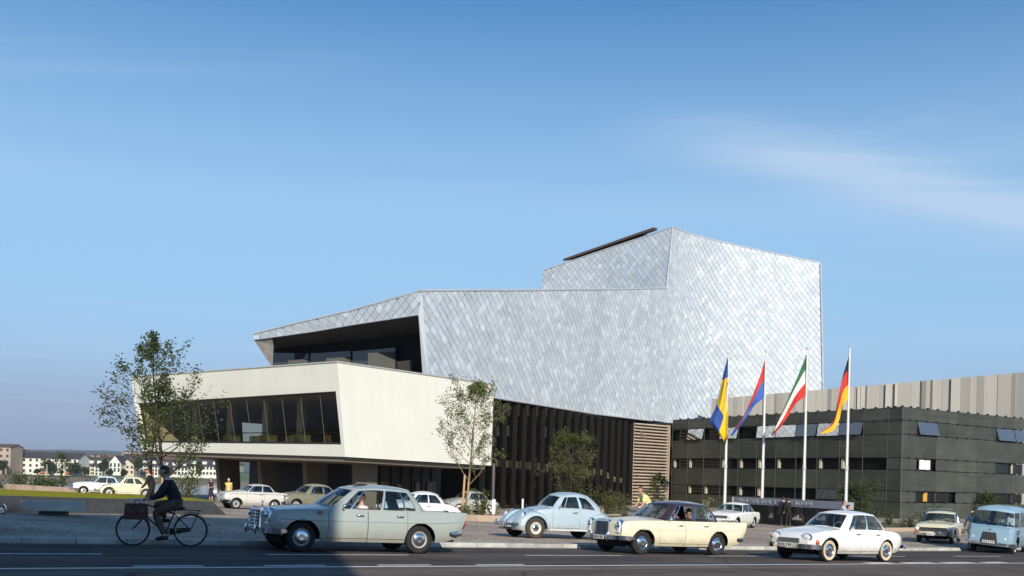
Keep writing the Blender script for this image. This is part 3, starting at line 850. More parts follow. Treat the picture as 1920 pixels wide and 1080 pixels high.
# ------------------------------------------------------------------ the theatre
def ray_plane(px, py, p0, n):
    d = P(px, py, 1.0) - Vector((0, 0, CZ)); o = Vector((0, 0, CZ))
    return o + d * ((Vector(p0) - o).dot(n) / d.dot(n))
def cladding_material():
    m = bpy.data.materials.new('aluminium_tiles'); m.use_nodes = True
    t = m.node_tree; b = t.nodes['Principled BSDF']
    ge = t.nodes.new('ShaderNodeNewGeometry'); oi = t.nodes.new('ShaderNodeObjectInfo')
    ad = t.nodes.new('ShaderNodeMath'); ad.operation = 'ADD'; t.links.new(ge.outputs['Random Per Island'], ad.inputs[0]); t.links.new(oi.outputs['Random'], ad.inputs[1])
    fr = t.nodes.new('ShaderNodeMath'); fr.operation = 'FRACT'; t.links.new(ad.outputs[0], fr.inputs[0])
    cr = t.nodes.new('ShaderNodeValToRGB')
    e = cr.color_ramp.elements
    e[0].position = 0; e[0].color = (.445, .465, .485, 1)
    e[1].position = 1; e[1].color = (.63, .65, .67, 1)
    for pos, c_ in ((.25, (.475, .497, .52)), (.5, (.505, .525, .545)), (.64, (.51, .515, .505)), (.80, (.545, .565, .59)), (.93, (.575, .595, .615))):
        q = e.new(pos); q.color = (*c_, 1)
    t.links.new(fr.outputs[0], cr.inputs[0])
    co = t.nodes.new('ShaderNodeTexCoord'); no = t.nodes.new('ShaderNodeTexNoise'); no.inputs['Scale'].default_value = .25; no.inputs['Detail'].default_value = 6
    t.links.new(co.outputs['Object'], no.inputs['Vector'])
    mr = t.nodes.new('ShaderNodeMapRange'); mr.inputs[1].default_value = .3; mr.inputs[2].default_value = .7; mr.inputs[3].default_value = .93; mr.inputs[4].default_value = 1.05; t.links.new(no.outputs[0], mr.inputs[0])
    vm = t.nodes.new('ShaderNodeVectorMath'); vm.operation = 'SCALE'; tn = t.nodes.new('ShaderNodeVectorMath'); tn.operation = 'MULTIPLY'; tn.inputs[1].default_value = (1.02, 1.075, 1.13); t.links.new(cr.outputs[0], tn.inputs[0]); t.links.new(tn.outputs[0], vm.inputs[0]); t.links.new(mr.outputs[0], vm.inputs['Scale'])
    t.links.new(vm.outputs[0], b.inputs['Base Color'])
    b.inputs['Metallic'].default_value = .04; b.inputs['Roughness'].default_value = .5; b.inputs['Specular IOR Level'].default_value = .3
    return m
m_tile = cladding_material()
m_tileback = mat('cladding_joint', (.27, .28, .29), rough=.6, metal=.4)
m_trim = mat('zinc_trim', (.52, .54, .56), rough=.5, metal=.15)

theatre = empty('theatre', (5, 90, 0)); tag(theatre, 'large theatre clad in silver diamond tiles with an angular fly tower', 'theatre')
TINV = Matrix.Translation(-theatre.location)
def put(mb, nm, m_, par=None, smooth=None, recalc=True):
    o = mb.build(nm, m_, smooth=smooth, recalc=recalc)
    par = par or theatre
    o.parent = par
    if par.parent is None and par.type == 'EMPTY': o.matrix_parent_inverse = Matrix.Translation(-par.location)
    return o
def poly_at(pl, cum, u):
    if u <= cum[0]: i = 0
    elif u >= cum[-1]: i = len(cum) - 2
    else:
        i = 0
        while u > cum[i + 1]: i += 1
    t = (u - cum[i]) / (cum[i + 1] - cum[i])
    return pl[i].lerp(pl[i + 1], t)
ALL_TILES = []
def clad(Tp, Bp, u_shift, z_shift, owner, sign=1, wd=.86, hd=.83):
    """Tp, Bp: matching top and bottom polylines of a wall; lays diamond tiles clipped to it"""
    cum = [0.0]
    for i in range(1, len(Tp)):
        a = (Tp[i - 1] + Bp[i - 1]) / 2; b = (Tp[i] + Bp[i]) / 2
        cum.append(cum[-1] + math.hypot(b.x - a.x, b.y - a.y))
    U = cum[-1]
    def S(u, z, off=0.0):
        t_, b_ = poly_at(Tp, cum, u), poly_at(Bp, cum, u)
        k = (z - b_.z) / (t_.z - b_.z)
        p = b_.lerp(t_, k)
        if off:
            e = .15
            du = (poly_at(Tp, cum, min(U, u + e)).lerp(poly_at(Bp, cum, min(U, u + e)), 1 - k) - poly_at(Tp, cum, max(0, u - e)).lerp(poly_at(Bp, cum, max(0, u - e)), 1 - k))
            n = du.cross(t_ - b_).normalized() * sign
            p = p + n * off
        return p
    mb = MB(); rows = []
    nu = max(2, int(U / 1.0))
    for i in range(nu + 1):
        u = U * i / nu
        t_, b_ = poly_at(Tp, cum, u), poly_at(Bp, cum, u)
        rows.append([S(u, b_.z + (t_.z - b_.z) * k / 8, -.035) for k in range(9)])
    mb.grid(rows)
    back = put(mb, owner, m_tileback, smooth=40)
    rnd = random.Random(len(owner) * 7 + int(U * 10))
    zmin = min(p.z for p in Bp) - 1; zmax = max(p.z for p in Tp) + 1
    nr = int((zmax - zmin) / (hd / 2)) + 2; nc = int(U / wd) + 3
    for r_ in range(nr):
        zc = zmin + r_ * hd / 2 + z_shift
        for c_ in range(-1, nc):
            uc = c_ * wd + (wd / 2 if r_ % 2 else 0) + u_shift
            poly = [(uc, zc - hd / 2), (uc + wd / 2, zc), (uc, zc + hd / 2), (uc - wd / 2, zc)]
            g = .945
            poly = [(uc + (q[0] - uc) * g, zc + (q[1] - zc) * g) for q in poly]
            us = min(max(uc, 0), U)
            e = .3
            ua, ub = max(0, us - e), min(U, us + e)
            lines = [(1, 0, .01), (-1, 0, -U + .01)]
            for pl, sg in ((Tp, -1), (Bp, 1)):
                za, zb_ = poly_at(pl, cum, ua).z, poly_at(pl, cum, ub).z
                k = (zb_ - za) / (ub - ua); z0 = za - k * ua
                # keep z <= z0 + k u (top) or z >= z0 + k u (bottom)
                lines.append((-sg * k, sg, sg * z0 + .015))
            for A_, B_, C_ in lines:
                out = []
                for i in range(len(poly)):
                    p, q = poly[i], poly[(i + 1) % len(poly)]
                    fp, fq = A_ * p[0] + B_ * p[1] - C_, A_ * q[0] + B_ * q[1] - C_
                    if fp >= 0: out.append(p)
                    if (fp >= 0) != (fq >= 0):
                        t = fp / (fp - fq); out.append((p[0] + (q[0] - p[0]) * t, p[1] + (q[1] - p[1]) * t))
                poly = out
                if len(poly) < 3: break
            if len(poly) < 3: continue
            ar = abs(sum(poly[i][0] * poly[(i + 1) % len(poly)][1] - poly[(i + 1) % len(poly)][0] * poly[i][1] for i in range(len(poly)))) / 2
            if ar < .02 or any(math.hypot(q[0] - uc, q[1] - zc) > .6 for q in poly): continue
            tx, tz = rnd.gauss(0, .007), rnd.gauss(0, .011)
            if rnd.random() < .12: tz += rnd.choice([-.03, .035])
            top_ = []
            for (u, z) in poly:
                off = .018 - .010 * (z - zc) / (hd / 2) + tx * (u - uc) / (wd / 2) + tz * (z - zc) / (hd / 2)
                top_.append(S(u, z, max(.002, off)))
            base_ = [S(u, z, -.012) for (u, z) in poly]
            ctr = sum(top_, Vector()) / len(top_)
            d = (ctr - Vector((0, 0, CZ))).length
            nrm_ = (top_[1] - top_[0]).cross(top_[2] - top_[0]).normalized()
            view = abs(nrm_.dot((ctr - Vector((0, 0, CZ))).normalized()))
            ALL_TILES.append((ar * view / d ** 2, back, top_, base_, ar))
    return back

# --- hall side running into the fly tower front (one continuous folded skin)
hallT = [P(791, 546, 70.5), P(900, 545.5, 78), P(1015, 545, 87), P(1140, 543.4, 100)]
hallB = [P(805, 726, 71.3), P(890, 739, 76.8), P(1000, 756.6, 85.6), P(1112, 775.0, 97.4)]
fold_t, fold_b = P(1261, 427, 114.4), P(1223, 788.5, 108.4)
def pix_y(p):
    v = -(p.z - CZ) / p.y * FPX; u_ = p.x / p.y * FPX
    return HOR + math.sin(ROLL) * u_ + math.cos(ROLL) * v
kf = min((abs(pix_y(fold_b.lerp(fold_t, i / 400)) - 541), i / 400) for i in range(401))[1]
hallT.append(fold_b.lerp(fold_t, kf)); hallB.append(fold_b.copy())
clad(hallT, hallB, 0.2, 0.1, 'hall_side_cladding', wd=.92, hd=.82)
def smooth_col(pts, n):
    cum_ = [0.0]
    for a_, b_ in zip(pts, pts[1:]): cum_.append(cum_[-1] + (b_ - a_).length)
    fs = [pchip([(c_, p[k]) for c_, p in zip(cum_, pts)]) for k in range(3)]
    return [Vector([f_(cum_[-1] * i / n) for f_ in fs]) for i in range(n + 1)]
twT = smooth_col([P(1261, 427, 114.4), P(1274, 431.5, 116.1), P(1292, 438, 117.7), P(1315, 445, 119.0), P(1345, 452.5, 120.0), P(1400, 465, 120.9), P(1470, 479.5, 121.7), P(1539, 493, 122.4)], 24)
twB = smooth_col([fold_b, P(1243, 791.5, 111.0), P(1270, 800, 113.6), P(1302, 806, 115.7), P(1340, 812, 117.3), P(1400, 818, 118.6), P(1472, 824, 119.6), P(1546, 828, 120.6)], 24)
clad(twT, twB, 0.45, 0.1, 'tower_front_cladding', wd=.76, hd=.88)
tlT = [P(1018, 508, 126.5), P(1140, 467, 120.5), P(1261, 427, 114.4)]
tlB = [P(1012, 600, 125.5), P(1130, 600, 119.5), fold_b.lerp(fold_t, kf - .03)]
clad(tlT, tlB, 0.1, 0.25, 'tower_left_cladding', wd=.80, hd=.86)
fsT = [P(475, 627.5, 81.2), P(564, 605, 78.0), P(657, 584, 75.0), P(791, 546, 70.5)]
fsB = [P(476, 636.5, 81.2), P(590, 620.5, 77.3), P(657, 609, 75.0), P(784.5, 589.5, 70.75)]
clad(fsT, fsB, 0.3, 0.33, 'fascia_cladding')
jbT = [P(784.5, 589.5, 70.75), P(791, 546.5, 70.5)]
# jamb strip beside the opening
mb = MB(); mb.face([P(784.5, 589.5, 70.75), P(791, 546, 70.5), P(805.5, 726, 71.32), P(794, 726, 71.6)]); mb.face([P(784.5, 589.5, 70.75), P(794, 726, 71.6), P(796, 726, 73.5), P(787, 589.5, 72.6)])
put(mb, 'opening_jamb', m_tile)

ALL_TILES.sort(key=lambda q: -q[0])
def tile_faces(mb, top_, base_):
    k = len(top_); n = len(mb.v)
    mb.v += [tuple(p) for p in base_] + [tuple(p) for p in top_]
    mb.f.append([n + k + i for i in range(k)]); mb.m.append(0)
    for i in range(k):
        j = (i + 1) % k
        mb.f.append([n + i, n + j, n + k + j, n + k + i]); mb.m.append(0)
fields = {}
for i, (sc_, back, top_, base_, ar) in enumerate(ALL_TILES):
    if i < 300:
        mb = MB(); tile_faces(mb, top_, base_); put(mb, 'tile', m_tile, back)
    else:
        tile_faces(fields.setdefault(back.name, (back, MB()))[1], top_, base_)
for nm, (back, mb) in fields.items():
    tag(put(mb, 'tile_field', m_tile, back, recalc=True), kind='stuff')

# thin metal edges along the roof lines
def edge(nm, pts, r_=.09, m_=None, up=.05):
    mb = MB(); mb.tube([Vector(p) + Vector((0, 0, up)) for p in pts], r_, 6); return put(mb, nm, m_ or m_trim)
edge('roof_edge', fsT[:-1] + hallT); edge('roof_edge', tlT); edge('roof_edge', twT); edge('roof_edge', [fold_b.lerp(fold_t, kf) + Vector((0, -.1, 0)), fold_t + Vector((0, -.1, 0))], .07, up=0)
edge('roof_edge', fsB, .05, up=-.02); edge('roof_edge', hallB, .08, up=-.03); edge('roof_edge', [P(1539, 493, 122.1), P(1546, 806, 120.3)], .06, up=0)
# roofs and hidden backs close the volumes
m_roof = mat('roof_felt', (.16, .16, .165), rough=.9)
bk0, bk1 = P(476, 660, 100), P(1100, 600, 128)
mb = MB()
ring = fsT[:-1] + hallT
cen = Vector((2, 100, hallT[0].z - 2.0))
for i in range(len(ring) - 1): mb.face([ring[i], ring[i + 1], cen])
bkl = P(560, 640, 112); bkl.z = ring[0].z - 1.2
mb.face([ring[-1], P(1249, 560, 135), cen]); mb.face([P(1249, 560, 135), bkl, cen]); mb.face([bkl, ring[0], cen])
put(mb, 'hall_roof', m_roof)
mb = MB(); bkR, bkL = P(1500, 500, 142), P(1030, 512, 145)
mb.face([tlT[0], tlT[1], tlT[2]] + twT[1:] + [bkR, bkL])
lowr, lowl = Vector((bkR.x, bkR.y, 8)), Vector((bkL.x, bkL.y, 8))
mb.face([twT[-1], twB[-1], lowr, bkR]); mb.face([bkR, lowr, lowl, bkL]); mb.face([tlT[0], bkL, lowl, tlB[0]])
put(mb, 'tower_back', m_roof)
# slanted ventilation roof on the tower
vent = [P(1056, 489.5, 127), P(1225, 430.5, 119.5), P(1232, 432, 127), P(1075, 487, 135)]
mb = MB(); mb.slab(vent, [p + Vector((0, 0, .28)) for p in vent]); put(mb, 'vent_roof', mat('brown_panel', (.085, .050, .040), rough=.7))
mb = MB(); q = [p.lerp(sum(vent, Vector()) / 4, .22) for p in vent]; mb.slab([p - Vector((0, 0, 2.5)) for p in q], [p - Vector((0, 0, .02)) for p in q]); put(mb, 'vent_housing', mat('brown_panel_dark', (.06, .036, .03), rough=.8))

# --- recessed upper foyer behind the fascia
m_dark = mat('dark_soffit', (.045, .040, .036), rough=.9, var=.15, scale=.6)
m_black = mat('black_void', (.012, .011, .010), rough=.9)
def shift(p, dx, dy, dz=0): return Vector((p.x + dx, p.y + dy, p.z + dz))
inn = (4.0, 5.2)
gl0, gl1 = P(510, 648, 84.2), P(790, 640, 76.3)
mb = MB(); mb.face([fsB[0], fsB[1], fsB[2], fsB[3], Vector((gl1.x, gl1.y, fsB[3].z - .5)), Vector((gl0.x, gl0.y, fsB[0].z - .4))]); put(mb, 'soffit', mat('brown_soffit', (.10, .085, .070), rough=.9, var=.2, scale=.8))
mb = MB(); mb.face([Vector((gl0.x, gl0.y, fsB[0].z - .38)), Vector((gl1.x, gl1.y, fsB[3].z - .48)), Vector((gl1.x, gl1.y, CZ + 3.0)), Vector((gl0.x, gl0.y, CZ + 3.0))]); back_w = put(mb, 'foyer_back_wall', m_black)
m_fglass = mat('grey_foyer_glass', (.05, .055, .065), rough=.06, var=.1, spec=.8)
for xa, xb, ta, tb in ((512, 579, 661.5, 663), (581, 658, 663, 658), (660, 742, 659, 652)):
    f_ = lambda px: (px - 510) / 280
    def gpt(px, py):
        base = gl0.lerp(gl1, f_(px)); d = base.y - .75; return P(px, py, d)
    mb = MB(); q = [gpt(xa, 712), gpt(xb, 712), gpt(xb, tb), gpt(xa, ta)]
    mb.slab(q, [p + Vector((0, -.04, 0)) for p in q]); put(mb, 'foyer_pane', m_fglass)
    mb = MB(); mb.tube([gpt(xb + 1, 712) + Vector((0, -.08, 0)), gpt(xb + 1, tb - 1) + Vector((0, -.08, 0))], .07, 4); put(mb, 'mullion', m_black)
mb = MB(); q = [P(745, 712, 76.4), P(772, 712, 75.6), P(772, 675, 75.6), P(745, 678, 76.4)]; mb.slab(q, [p + Vector((0, -.05, 0)) for p in q]); put(mb, 'door_panel', mat('brown_door', (.05, .042, .035), rough=.6))
for px0, px1, y0, y1 in ((690, 741, 662, 714), (612, 657, 672, 714), (540, 579, 676, 714)):
    f_ = lambda px: (px - 510) / 280
    mb = MB(); dd = min(gl0.lerp(gl1, f_(px0)).y, gl0.lerp(gl1, f_(px1)).y) - .85
    q = [P(px0, y1, dd), P(px1, y1, dd), P(px1, y0 - 3, dd), P(px0, y0, dd)]; mb.slab(q, [p + Vector((0, -.02, 0)) for p in q]); put(mb, 'blind', mat('grey_blind', (.085, .082, .075), rough=.9))
# clad left cheek
mb = MB(); ck = [P(476, 636.8, 81.25), P(510, 632.4, 80.1), P(513, 648, 80.6), P(511, 690, 81.6)]
mb.face(ck); put(mb, 'left_cheek', mat('weathered_cladding', (.34, .31, .27), rough=.6, metal=.0, var=.3, scale=1.6))

# --- dark glass facade under the hall side
fa, fb = P(905, 760, 79.0), P(1183, 789, 105.6)
fdir = Vector((fb.x - fa.x, fb.y - fa.y, 0)); FL = fdir.length; fdir.normalize(); fn = Vector((fdir.y, -fdir.x, 0))
ztop = CZ + 6.1; zbot = CZ - 2.75
m_fin = mat('bronze_fin', (.006, .005, .0042), rough=.55, var=.25, scale=2)
m_dglass = glass('dark_tinted_glass', (.90, .84, .76), refl=.5, trans=.80)
facade = put(MB().box((fa + fdir * FL / 2 - fn * .2 + Vector((0, 0, ztop - fa.z))).to_tuple(), (FL, .3, .25), rz=math.atan2(fdir.y, fdir.x)), 'glass_facade', m_fin)
NF = 18
for i in range(NF + 1):
    p = fa + fdir * FL * i / NF
    mb = MB(); mb.box((p.x + fn.x * .12, p.y + fn.y * .12, (ztop + zbot) / 2), (.12, .42, ztop - zbot), rz=math.atan2(fdir.y, fdir.x)); put(mb, 'fin', m_fin, facade)
    if i < NF:
        q = fa + fdir * FL * (i + .5) / NF
        for z0, z1 in ((zbot, CZ + .25), (CZ + .30, CZ + 3.1), (CZ + 3.15, ztop)):
            mb = MB(); mb.box((q.x - fn.x * .02, q.y - fn.y * .02, (z0 + z1) / 2), (FL / NF - .13, .03, z1 - z0), rz=math.atan2(fdir.y, fdir.x)); put(mb, 'glass_panel', m_dglass, facade)
# inside: dark rear wall, pale balcony parapet and stair stringer
rz_f = math.atan2(fdir.y, fdir.x)
mid = fa + fdir * FL / 2
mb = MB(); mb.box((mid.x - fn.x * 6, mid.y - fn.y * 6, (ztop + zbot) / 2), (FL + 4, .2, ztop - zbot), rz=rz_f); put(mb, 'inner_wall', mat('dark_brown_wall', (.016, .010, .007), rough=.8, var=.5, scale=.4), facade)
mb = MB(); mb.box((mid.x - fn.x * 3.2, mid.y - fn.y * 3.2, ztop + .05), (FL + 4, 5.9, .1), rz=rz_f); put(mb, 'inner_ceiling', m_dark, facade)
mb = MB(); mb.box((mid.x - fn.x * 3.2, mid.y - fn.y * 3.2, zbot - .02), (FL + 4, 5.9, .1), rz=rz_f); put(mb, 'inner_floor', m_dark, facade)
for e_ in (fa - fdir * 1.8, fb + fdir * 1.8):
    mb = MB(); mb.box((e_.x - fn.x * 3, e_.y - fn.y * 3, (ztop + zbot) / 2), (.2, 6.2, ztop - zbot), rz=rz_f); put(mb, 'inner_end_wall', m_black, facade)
m_parapet = mat('pale_parapet', (.85, .80, .70), rough=.8)
def inner(px, py, off=1.0):
    p0 = fa - fn * off
    return ray_plane(px, py, p0, fn)
def parapet(pts_top, pts_bot, nm):
    mb = MB(); q = [inner(*p) for p in pts_top]; r_ = [inner(*p) for p in pts_bot]
    for i in range(len(q) - 1):
        a = [r_[i], r_[i + 1], q[i + 1], q[i]]; mb.slab(a, [p - fn * .12 for p in a])
    put(mb, nm, m_parapet, facade)
parapet([(930, 862), (1000, 867), (1130, 880)], [(930, 874), (1000, 881), (1130, 891)], 'parapet')
parapet([(1131, 880), (1150, 893), (1182, 901)], [(1131, 891), (1150, 903), (1182, 908)], 'stair_stringer')
mb = MB(); a = [inner(925, 875, 1.0), inner(1182, 908, 1.0)]; mb.slab([a[0] - fn * .2, a[1] - fn * .2, a[1] - fn * 5, a[0] - fn * 5], [p + Vector((0, 0, .2)) for p in (a[0] - fn * .2, a[1] - fn * .2, a[1] - fn * 5, a[0] - fn * 5)]); put(mb, 'gallery_floor', m_dark, facade)

# --- brown louvred wall between hall and office wing
la, lb_ = P(1184, 790, 105.9), P(1253, 789, 110.0)
ld = Vector((lb_.x - la.x, lb_.y - la.y, 0)); LL = ld.length; ld.normalize(); ln = Vector((ld.y, -ld.x, 0)); lrz = math.atan2(ld.y, ld.x)
lmid = la + ld * LL / 2
mb = MB(); mb.box((lmid.x - ln.x * .8, lmid.y - ln.y * .8, (ztop + zbot) / 2), (LL, .2, ztop - zbot), rz=lrz); louv = put(mb, 'louvre_wall', mat('louvre_back', (.035, .026, .020), rough=.9))
e0, e1 = lb_ - ld * 4 - ln * 1.0, Vector((19.5, 112.5, 0))
mb = MB(); q = [Vector((e0.x, e0.y, zbot)), Vector((e1.x, e1.y, zbot)), Vector((e1.x, e1.y, ztop + .3)), Vector((e0.x, e0.y, ztop + .3))]; mb.slab(q, [p + Vector((0, .2, 0)) for p in q]); put(mb, 'link_wall', m_black)
m_slat = mat('louvre_slat', (.44, .345, .265), rough=.75, var=.15, scale=1.5, obj_rand=.08)
NS = 27
for i in range(NS):
    z = ztop - .2 - (ztop - zbot - .3) * i / (NS - 1)
    mb = MB(); mb.box((lmid.x, lmid.y, z), (LL - .25, .34, .15), M=(Matrix.Rotation(lrz, 3, 'Z') @ Matrix.Rotation(R(-28), 3, 'X'))); put(mb, 'slat', m_slat, louv)
for p in (la + ld * .05, lb_ - ld * .05):
    mb = MB(); mb.box((p.x + ln.x * .05, p.y + ln.y * .05, (ztop + zbot) / 2), (.16, .5, ztop - zbot), rz=lrz); put(mb, 'frame_post', m_slat, louv)
for k, pxx in enumerate((1200.5, 1203.5, 1206.5)):
    mb = MB()
    p0, p1 = ray_plane(pxx, 806 + 3 * k, la + ln * .3, ln), ray_plane(pxx + 5, 822, la + ln * .3, ln); mb.tube([p0, p1], .035, 4); put(mb, 'metal_mark', mat('brass_mark', (.6, .5, .3), rough=.4, metal=.6), louv)

# --- cream foyer box on slanted columns
m_cream = mat('cream_render', (.735, .72, .64), rough=.9, var=.035, scale=.5, bump=.05, bscale=8)
def streaks(m, amt=.10):
    """faint vertical rain streaks and board joints"""
    t = m.node_tree; b = t.nodes['Principled BSDF']; src = b.inputs['Base Color'].links[0].from_socket
    co = t.nodes.new('ShaderNodeTexCoord'); s_ = t.nodes.new('ShaderNodeMapping'); s_.inputs['Scale'].default_value = (1.6, 1.6, .10); t.links.new(co.outputs['Object'], s_.inputs[0])
    no = t.nodes.new('ShaderNodeTexNoise'); no.inputs['Scale'].default_value = 1.0; no.inputs['Detail'].default_value = 7; t.links.new(s_.outputs[0], no.inputs['Vector'])
    mr = t.nodes.new('ShaderNodeMapRange'); mr.inputs[1].default_value = .35; mr.inputs[2].default_value = .8; mr.inputs[3].default_value = 1.0; mr.inputs[4].default_value = 1 - amt; t.links.new(no.outputs[0], mr.inputs[0])
    sp = t.nodes.new('ShaderNodeSeparateXYZ'); t.links.new(co.outputs['Object'], sp.inputs[0])
    fr = t.nodes.new('ShaderNodeMath'); fr.operation = 'MODULO'; fr.inputs[1].default_value = .62; t.links.new(sp.outputs[2], fr.inputs[0])
    ab = t.nodes.new('ShaderNodeMath'); ab.operation = 'ABSOLUTE'; t.links.new(fr.outputs[0], ab.inputs[0])
    m2 = t.nodes.new('ShaderNodeMapRange'); m2.inputs[1].default_value = 0; m2.inputs[2].default_value = .025; m2.inputs[3].default_value = .955; m2.inputs[4].default_value = 1; t.links.new(ab.outputs[0], m2.inputs[0])
    mu = t.nodes.new('ShaderNodeMath'); mu.operation = 'MULTIPLY'; t.links.new(mr.outputs[0], mu.inputs[0]); t.links.new(m2.outputs[0], mu.inputs[1])
    vm = t.nodes.new('ShaderNodeVectorMath'); vm.operation = 'SCALE'; t.links.new(src, vm.inputs[0]); t.links.new(mu.outputs[0], vm.inputs['Scale']); t.links.new(vm.outputs[0], b.inputs['Base Color'])
streaks(m_cream, .05)
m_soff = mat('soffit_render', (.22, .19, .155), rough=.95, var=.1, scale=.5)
m_bronze = mat('bronze_frame', (.028, .024, .020), rough=.4, var=.2)
m_floor = mat('foyer_floor', (.10, .085, .065), rough=.6)
m_ceil = mat('foyer_ceiling', (.55, .50, .40), rough=.9)
CT, CB = P(632.5, 680, 60.2), P(647, 856.5, 59.9)
LT, LB = P(246, 708, 75.6), P(265, 845.5, 75.0)
RT, RB = P(926, 722, 72.2), P(921, 873, 71.8)
BT, BB = LT + RT - CT, LB + RB - CB
BT.z = RT.z + .2; BB.z = RB.z
fo = empty('foyer_box', (CB.x, CB.y, CB.z)); tag(fo, 'cream angular foyer box with a long dark window raised on slanted columns', 'building')
def fput(mb, nm, m_, par=None, smooth=None): return put(mb, nm, m_, par or fo, smooth)
nL = (CT - CB).cross(LB - CB).normalized()
if nL.y > 0: nL = -nL
O = [ray_plane(x, y, CB, nL) for x, y in ((256, 756), (629.5, 733.5), (639.5, 833.5), (268, 829.5))]      # window opening: TL, TR, BR, BL
ring_o, ring_i = [LT, CT, CB, LB], O
mb = MB()
for i in range(4):
    j = (i + 1) % 4; mb.face([ring_o[i], ring_o[j], ring_i[j], ring_i[i]])
mb.face([CT, RT, RB, CB])                      # right face
mb.face([RT, BT, BB, RB])
inL = -nL * .55
for i in range(4):
    j = (i + 1) % 4; mb.face([O[i], O[j], O[j] + inL, O[i] + inL])
shell = fput(mb, 'wall', m_cream)
for a_, b_ in ((LT, CT), (CT, RT)):
    mb = MB(); mb.tube([a_ + Vector((0, 0, .04)), b_ + Vector((0, 0, .04))], .07, 4); fput(mb, 'coping', mat('coping_metal', (.55, .54, .50), rough=.5, metal=.3))
mb = MB(); mb.face([LT, CT, RT, BT]); fput(mb, 'roof', m_roof)
mb = MB(); mb.face([LB, CB, RB, BB]); 
dn = Vector((0, 0, -.28))
ins = lambda p, k=.035: p.lerp((LB + CB + RB + BB) / 4, k)
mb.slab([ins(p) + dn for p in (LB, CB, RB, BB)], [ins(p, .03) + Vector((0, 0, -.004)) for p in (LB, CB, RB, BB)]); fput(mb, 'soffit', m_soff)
# end wall towards the river with a window opening
def ew(t, z): 
    a = LB.lerp(BB, t); b = LT.lerp(BT, t); k = (z - a.z) / (b.z - a.z); return a.lerp(b, k)
mb = MB(); t0, t1, z0, z1 = .66, .90, CZ + 2.3, CZ + 3.9
mb.face([LB, ew(t0, LB.z), ew(t0, LT.z), LT]); mb.face([ew(t1, BB.z), BB, BT, ew(t1, BT.z)])
mb.face([ew(t0, LB.z), ew(t1, BB.z), ew(t1, z0), ew(t0, z0)]); mb.face([ew(t0, z1), ew(t1, z1), ew(t1, BT.z), ew(t0, LT.z)])
fput(mb, 'end_wall', m_cream)
# frame, mullions, panes of the long window
gp = -nL * .32
F = [p + gp for p in O]
mb = MB()
for i in range(4): mb.tube([F[i], F[(i + 1) % 4]], .13, 4)
fput(mb, 'window_frame', m_bronze)
m_bigglass = glass('foyer_window_glass', (.80, .76, .58), refl=.32, trans=.78)
NM = 12
for i in range(NM):
    q = [F[0].lerp(F[1], i / NM), F[0].lerp(F[1], (i + 1) / NM), F[3].lerp(F[2], (i + 1) / NM), F[3].lerp(F[2], i / NM)]
    mb = MB(); mb.face([q[0], q[1], q[2], q[3]]); fput(mb, 'window_pane', m_bigglass)
    if i:
        mb = MB(); mb.tube([F[0].lerp(F[1], i / NM), F[3].lerp(F[2], i / NM)], .013, 4); fput(mb, 'mullion', mat('pale_mullion', (.20, .185, .15), rough=.5))
# room inside
dR = Vector((RB.x - CB.x, RB.y - CB.y, 0)).normalized()
def room(p, k, z): return Vector((p.x + dR.x * k, p.y + dR.y * k, z))
zf, zcl = O[3].z - .25, O[0].z + .15
mb = MB(); mb.slab([room(O[3], .6, zf - .2), room(O[2], .6, O[2].z - .45), room(O[2], 12, O[2].z - .45), room(O[3], 12, zf - .2)], [room(O[3], .6, zf), room(O[2], .6, O[2].z - .25), room(O[2], 12, O[2].z - .25), room(O[3], 12, zf)]); fput(mb, 'floor', m_floor)
mb = MB(); mb.slab([room(O[0], .6, O[0].z + .1), room(O[1], .6, O[1].z + .1), room(O[1], 12, O[1].z - .7), room(O[0], 12, O[0].z - .7)], [room(O[0], .6, O[0].z + .3), room(O[1], .6, O[1].z + .3), room(O[1], 12, O[1].z - .5), room(O[0], 12, O[0].z - .5)]); fput(mb, 'ceiling', m_ceil)
m_inwall = mat('foyer_inner_wall', (.20, .175, .13), rough=.85, var=.3, scale=.35)
for s0, s1 in ((0.0, .36), (.50, 1.0)):
    a, b = O[3].lerp(O[2], s0), O[3].lerp(O[2], s1)
    mb = MB(); q = [room(a, 11.6, zf - .1), room(b, 11.6, zf - .6), room(b, 11.6, O[1].z), room(a, 11.6, O[0].z)]; mb.slab(q, [p + dR * .15 for p in q]); fput(mb, 'back_wall', m_inwall)
for s in (.10, .30, .49, .66, .86):
    a = O[3].lerp(O[2], s); mb = MB(); p = room(a, 3.2, 0)
    mb.box((p.x, p.y, (zf + O[0].z) / 2 + .3), (.38, .55, O[1].z - zf + .6), rz=math.atan2(dR.y, dR.x)); fput(mb, 'inner_column', m_cream)
mb = MB(); a, b = room(O[3], 1.2, zf + 1.0), room(O[2], 1.2, O[2].z + .75); mb.tube([a, b], .035, 6); fput(mb, 'railing', m_bronze)
for i, s in enumerate((.36, .44, .55, .62, .71, .80)):
    a = O[3].lerp(O[2], s); p = room(a, 2.3 + (i % 2), zf - .1); mb = MB(); mb.box((p.x, p.y, p.z + .45), (.9, .8, .9), rz=.7); fput(mb, 'armchair', mat('armchair_cloth', (.10, .11, .06), rough=.9))
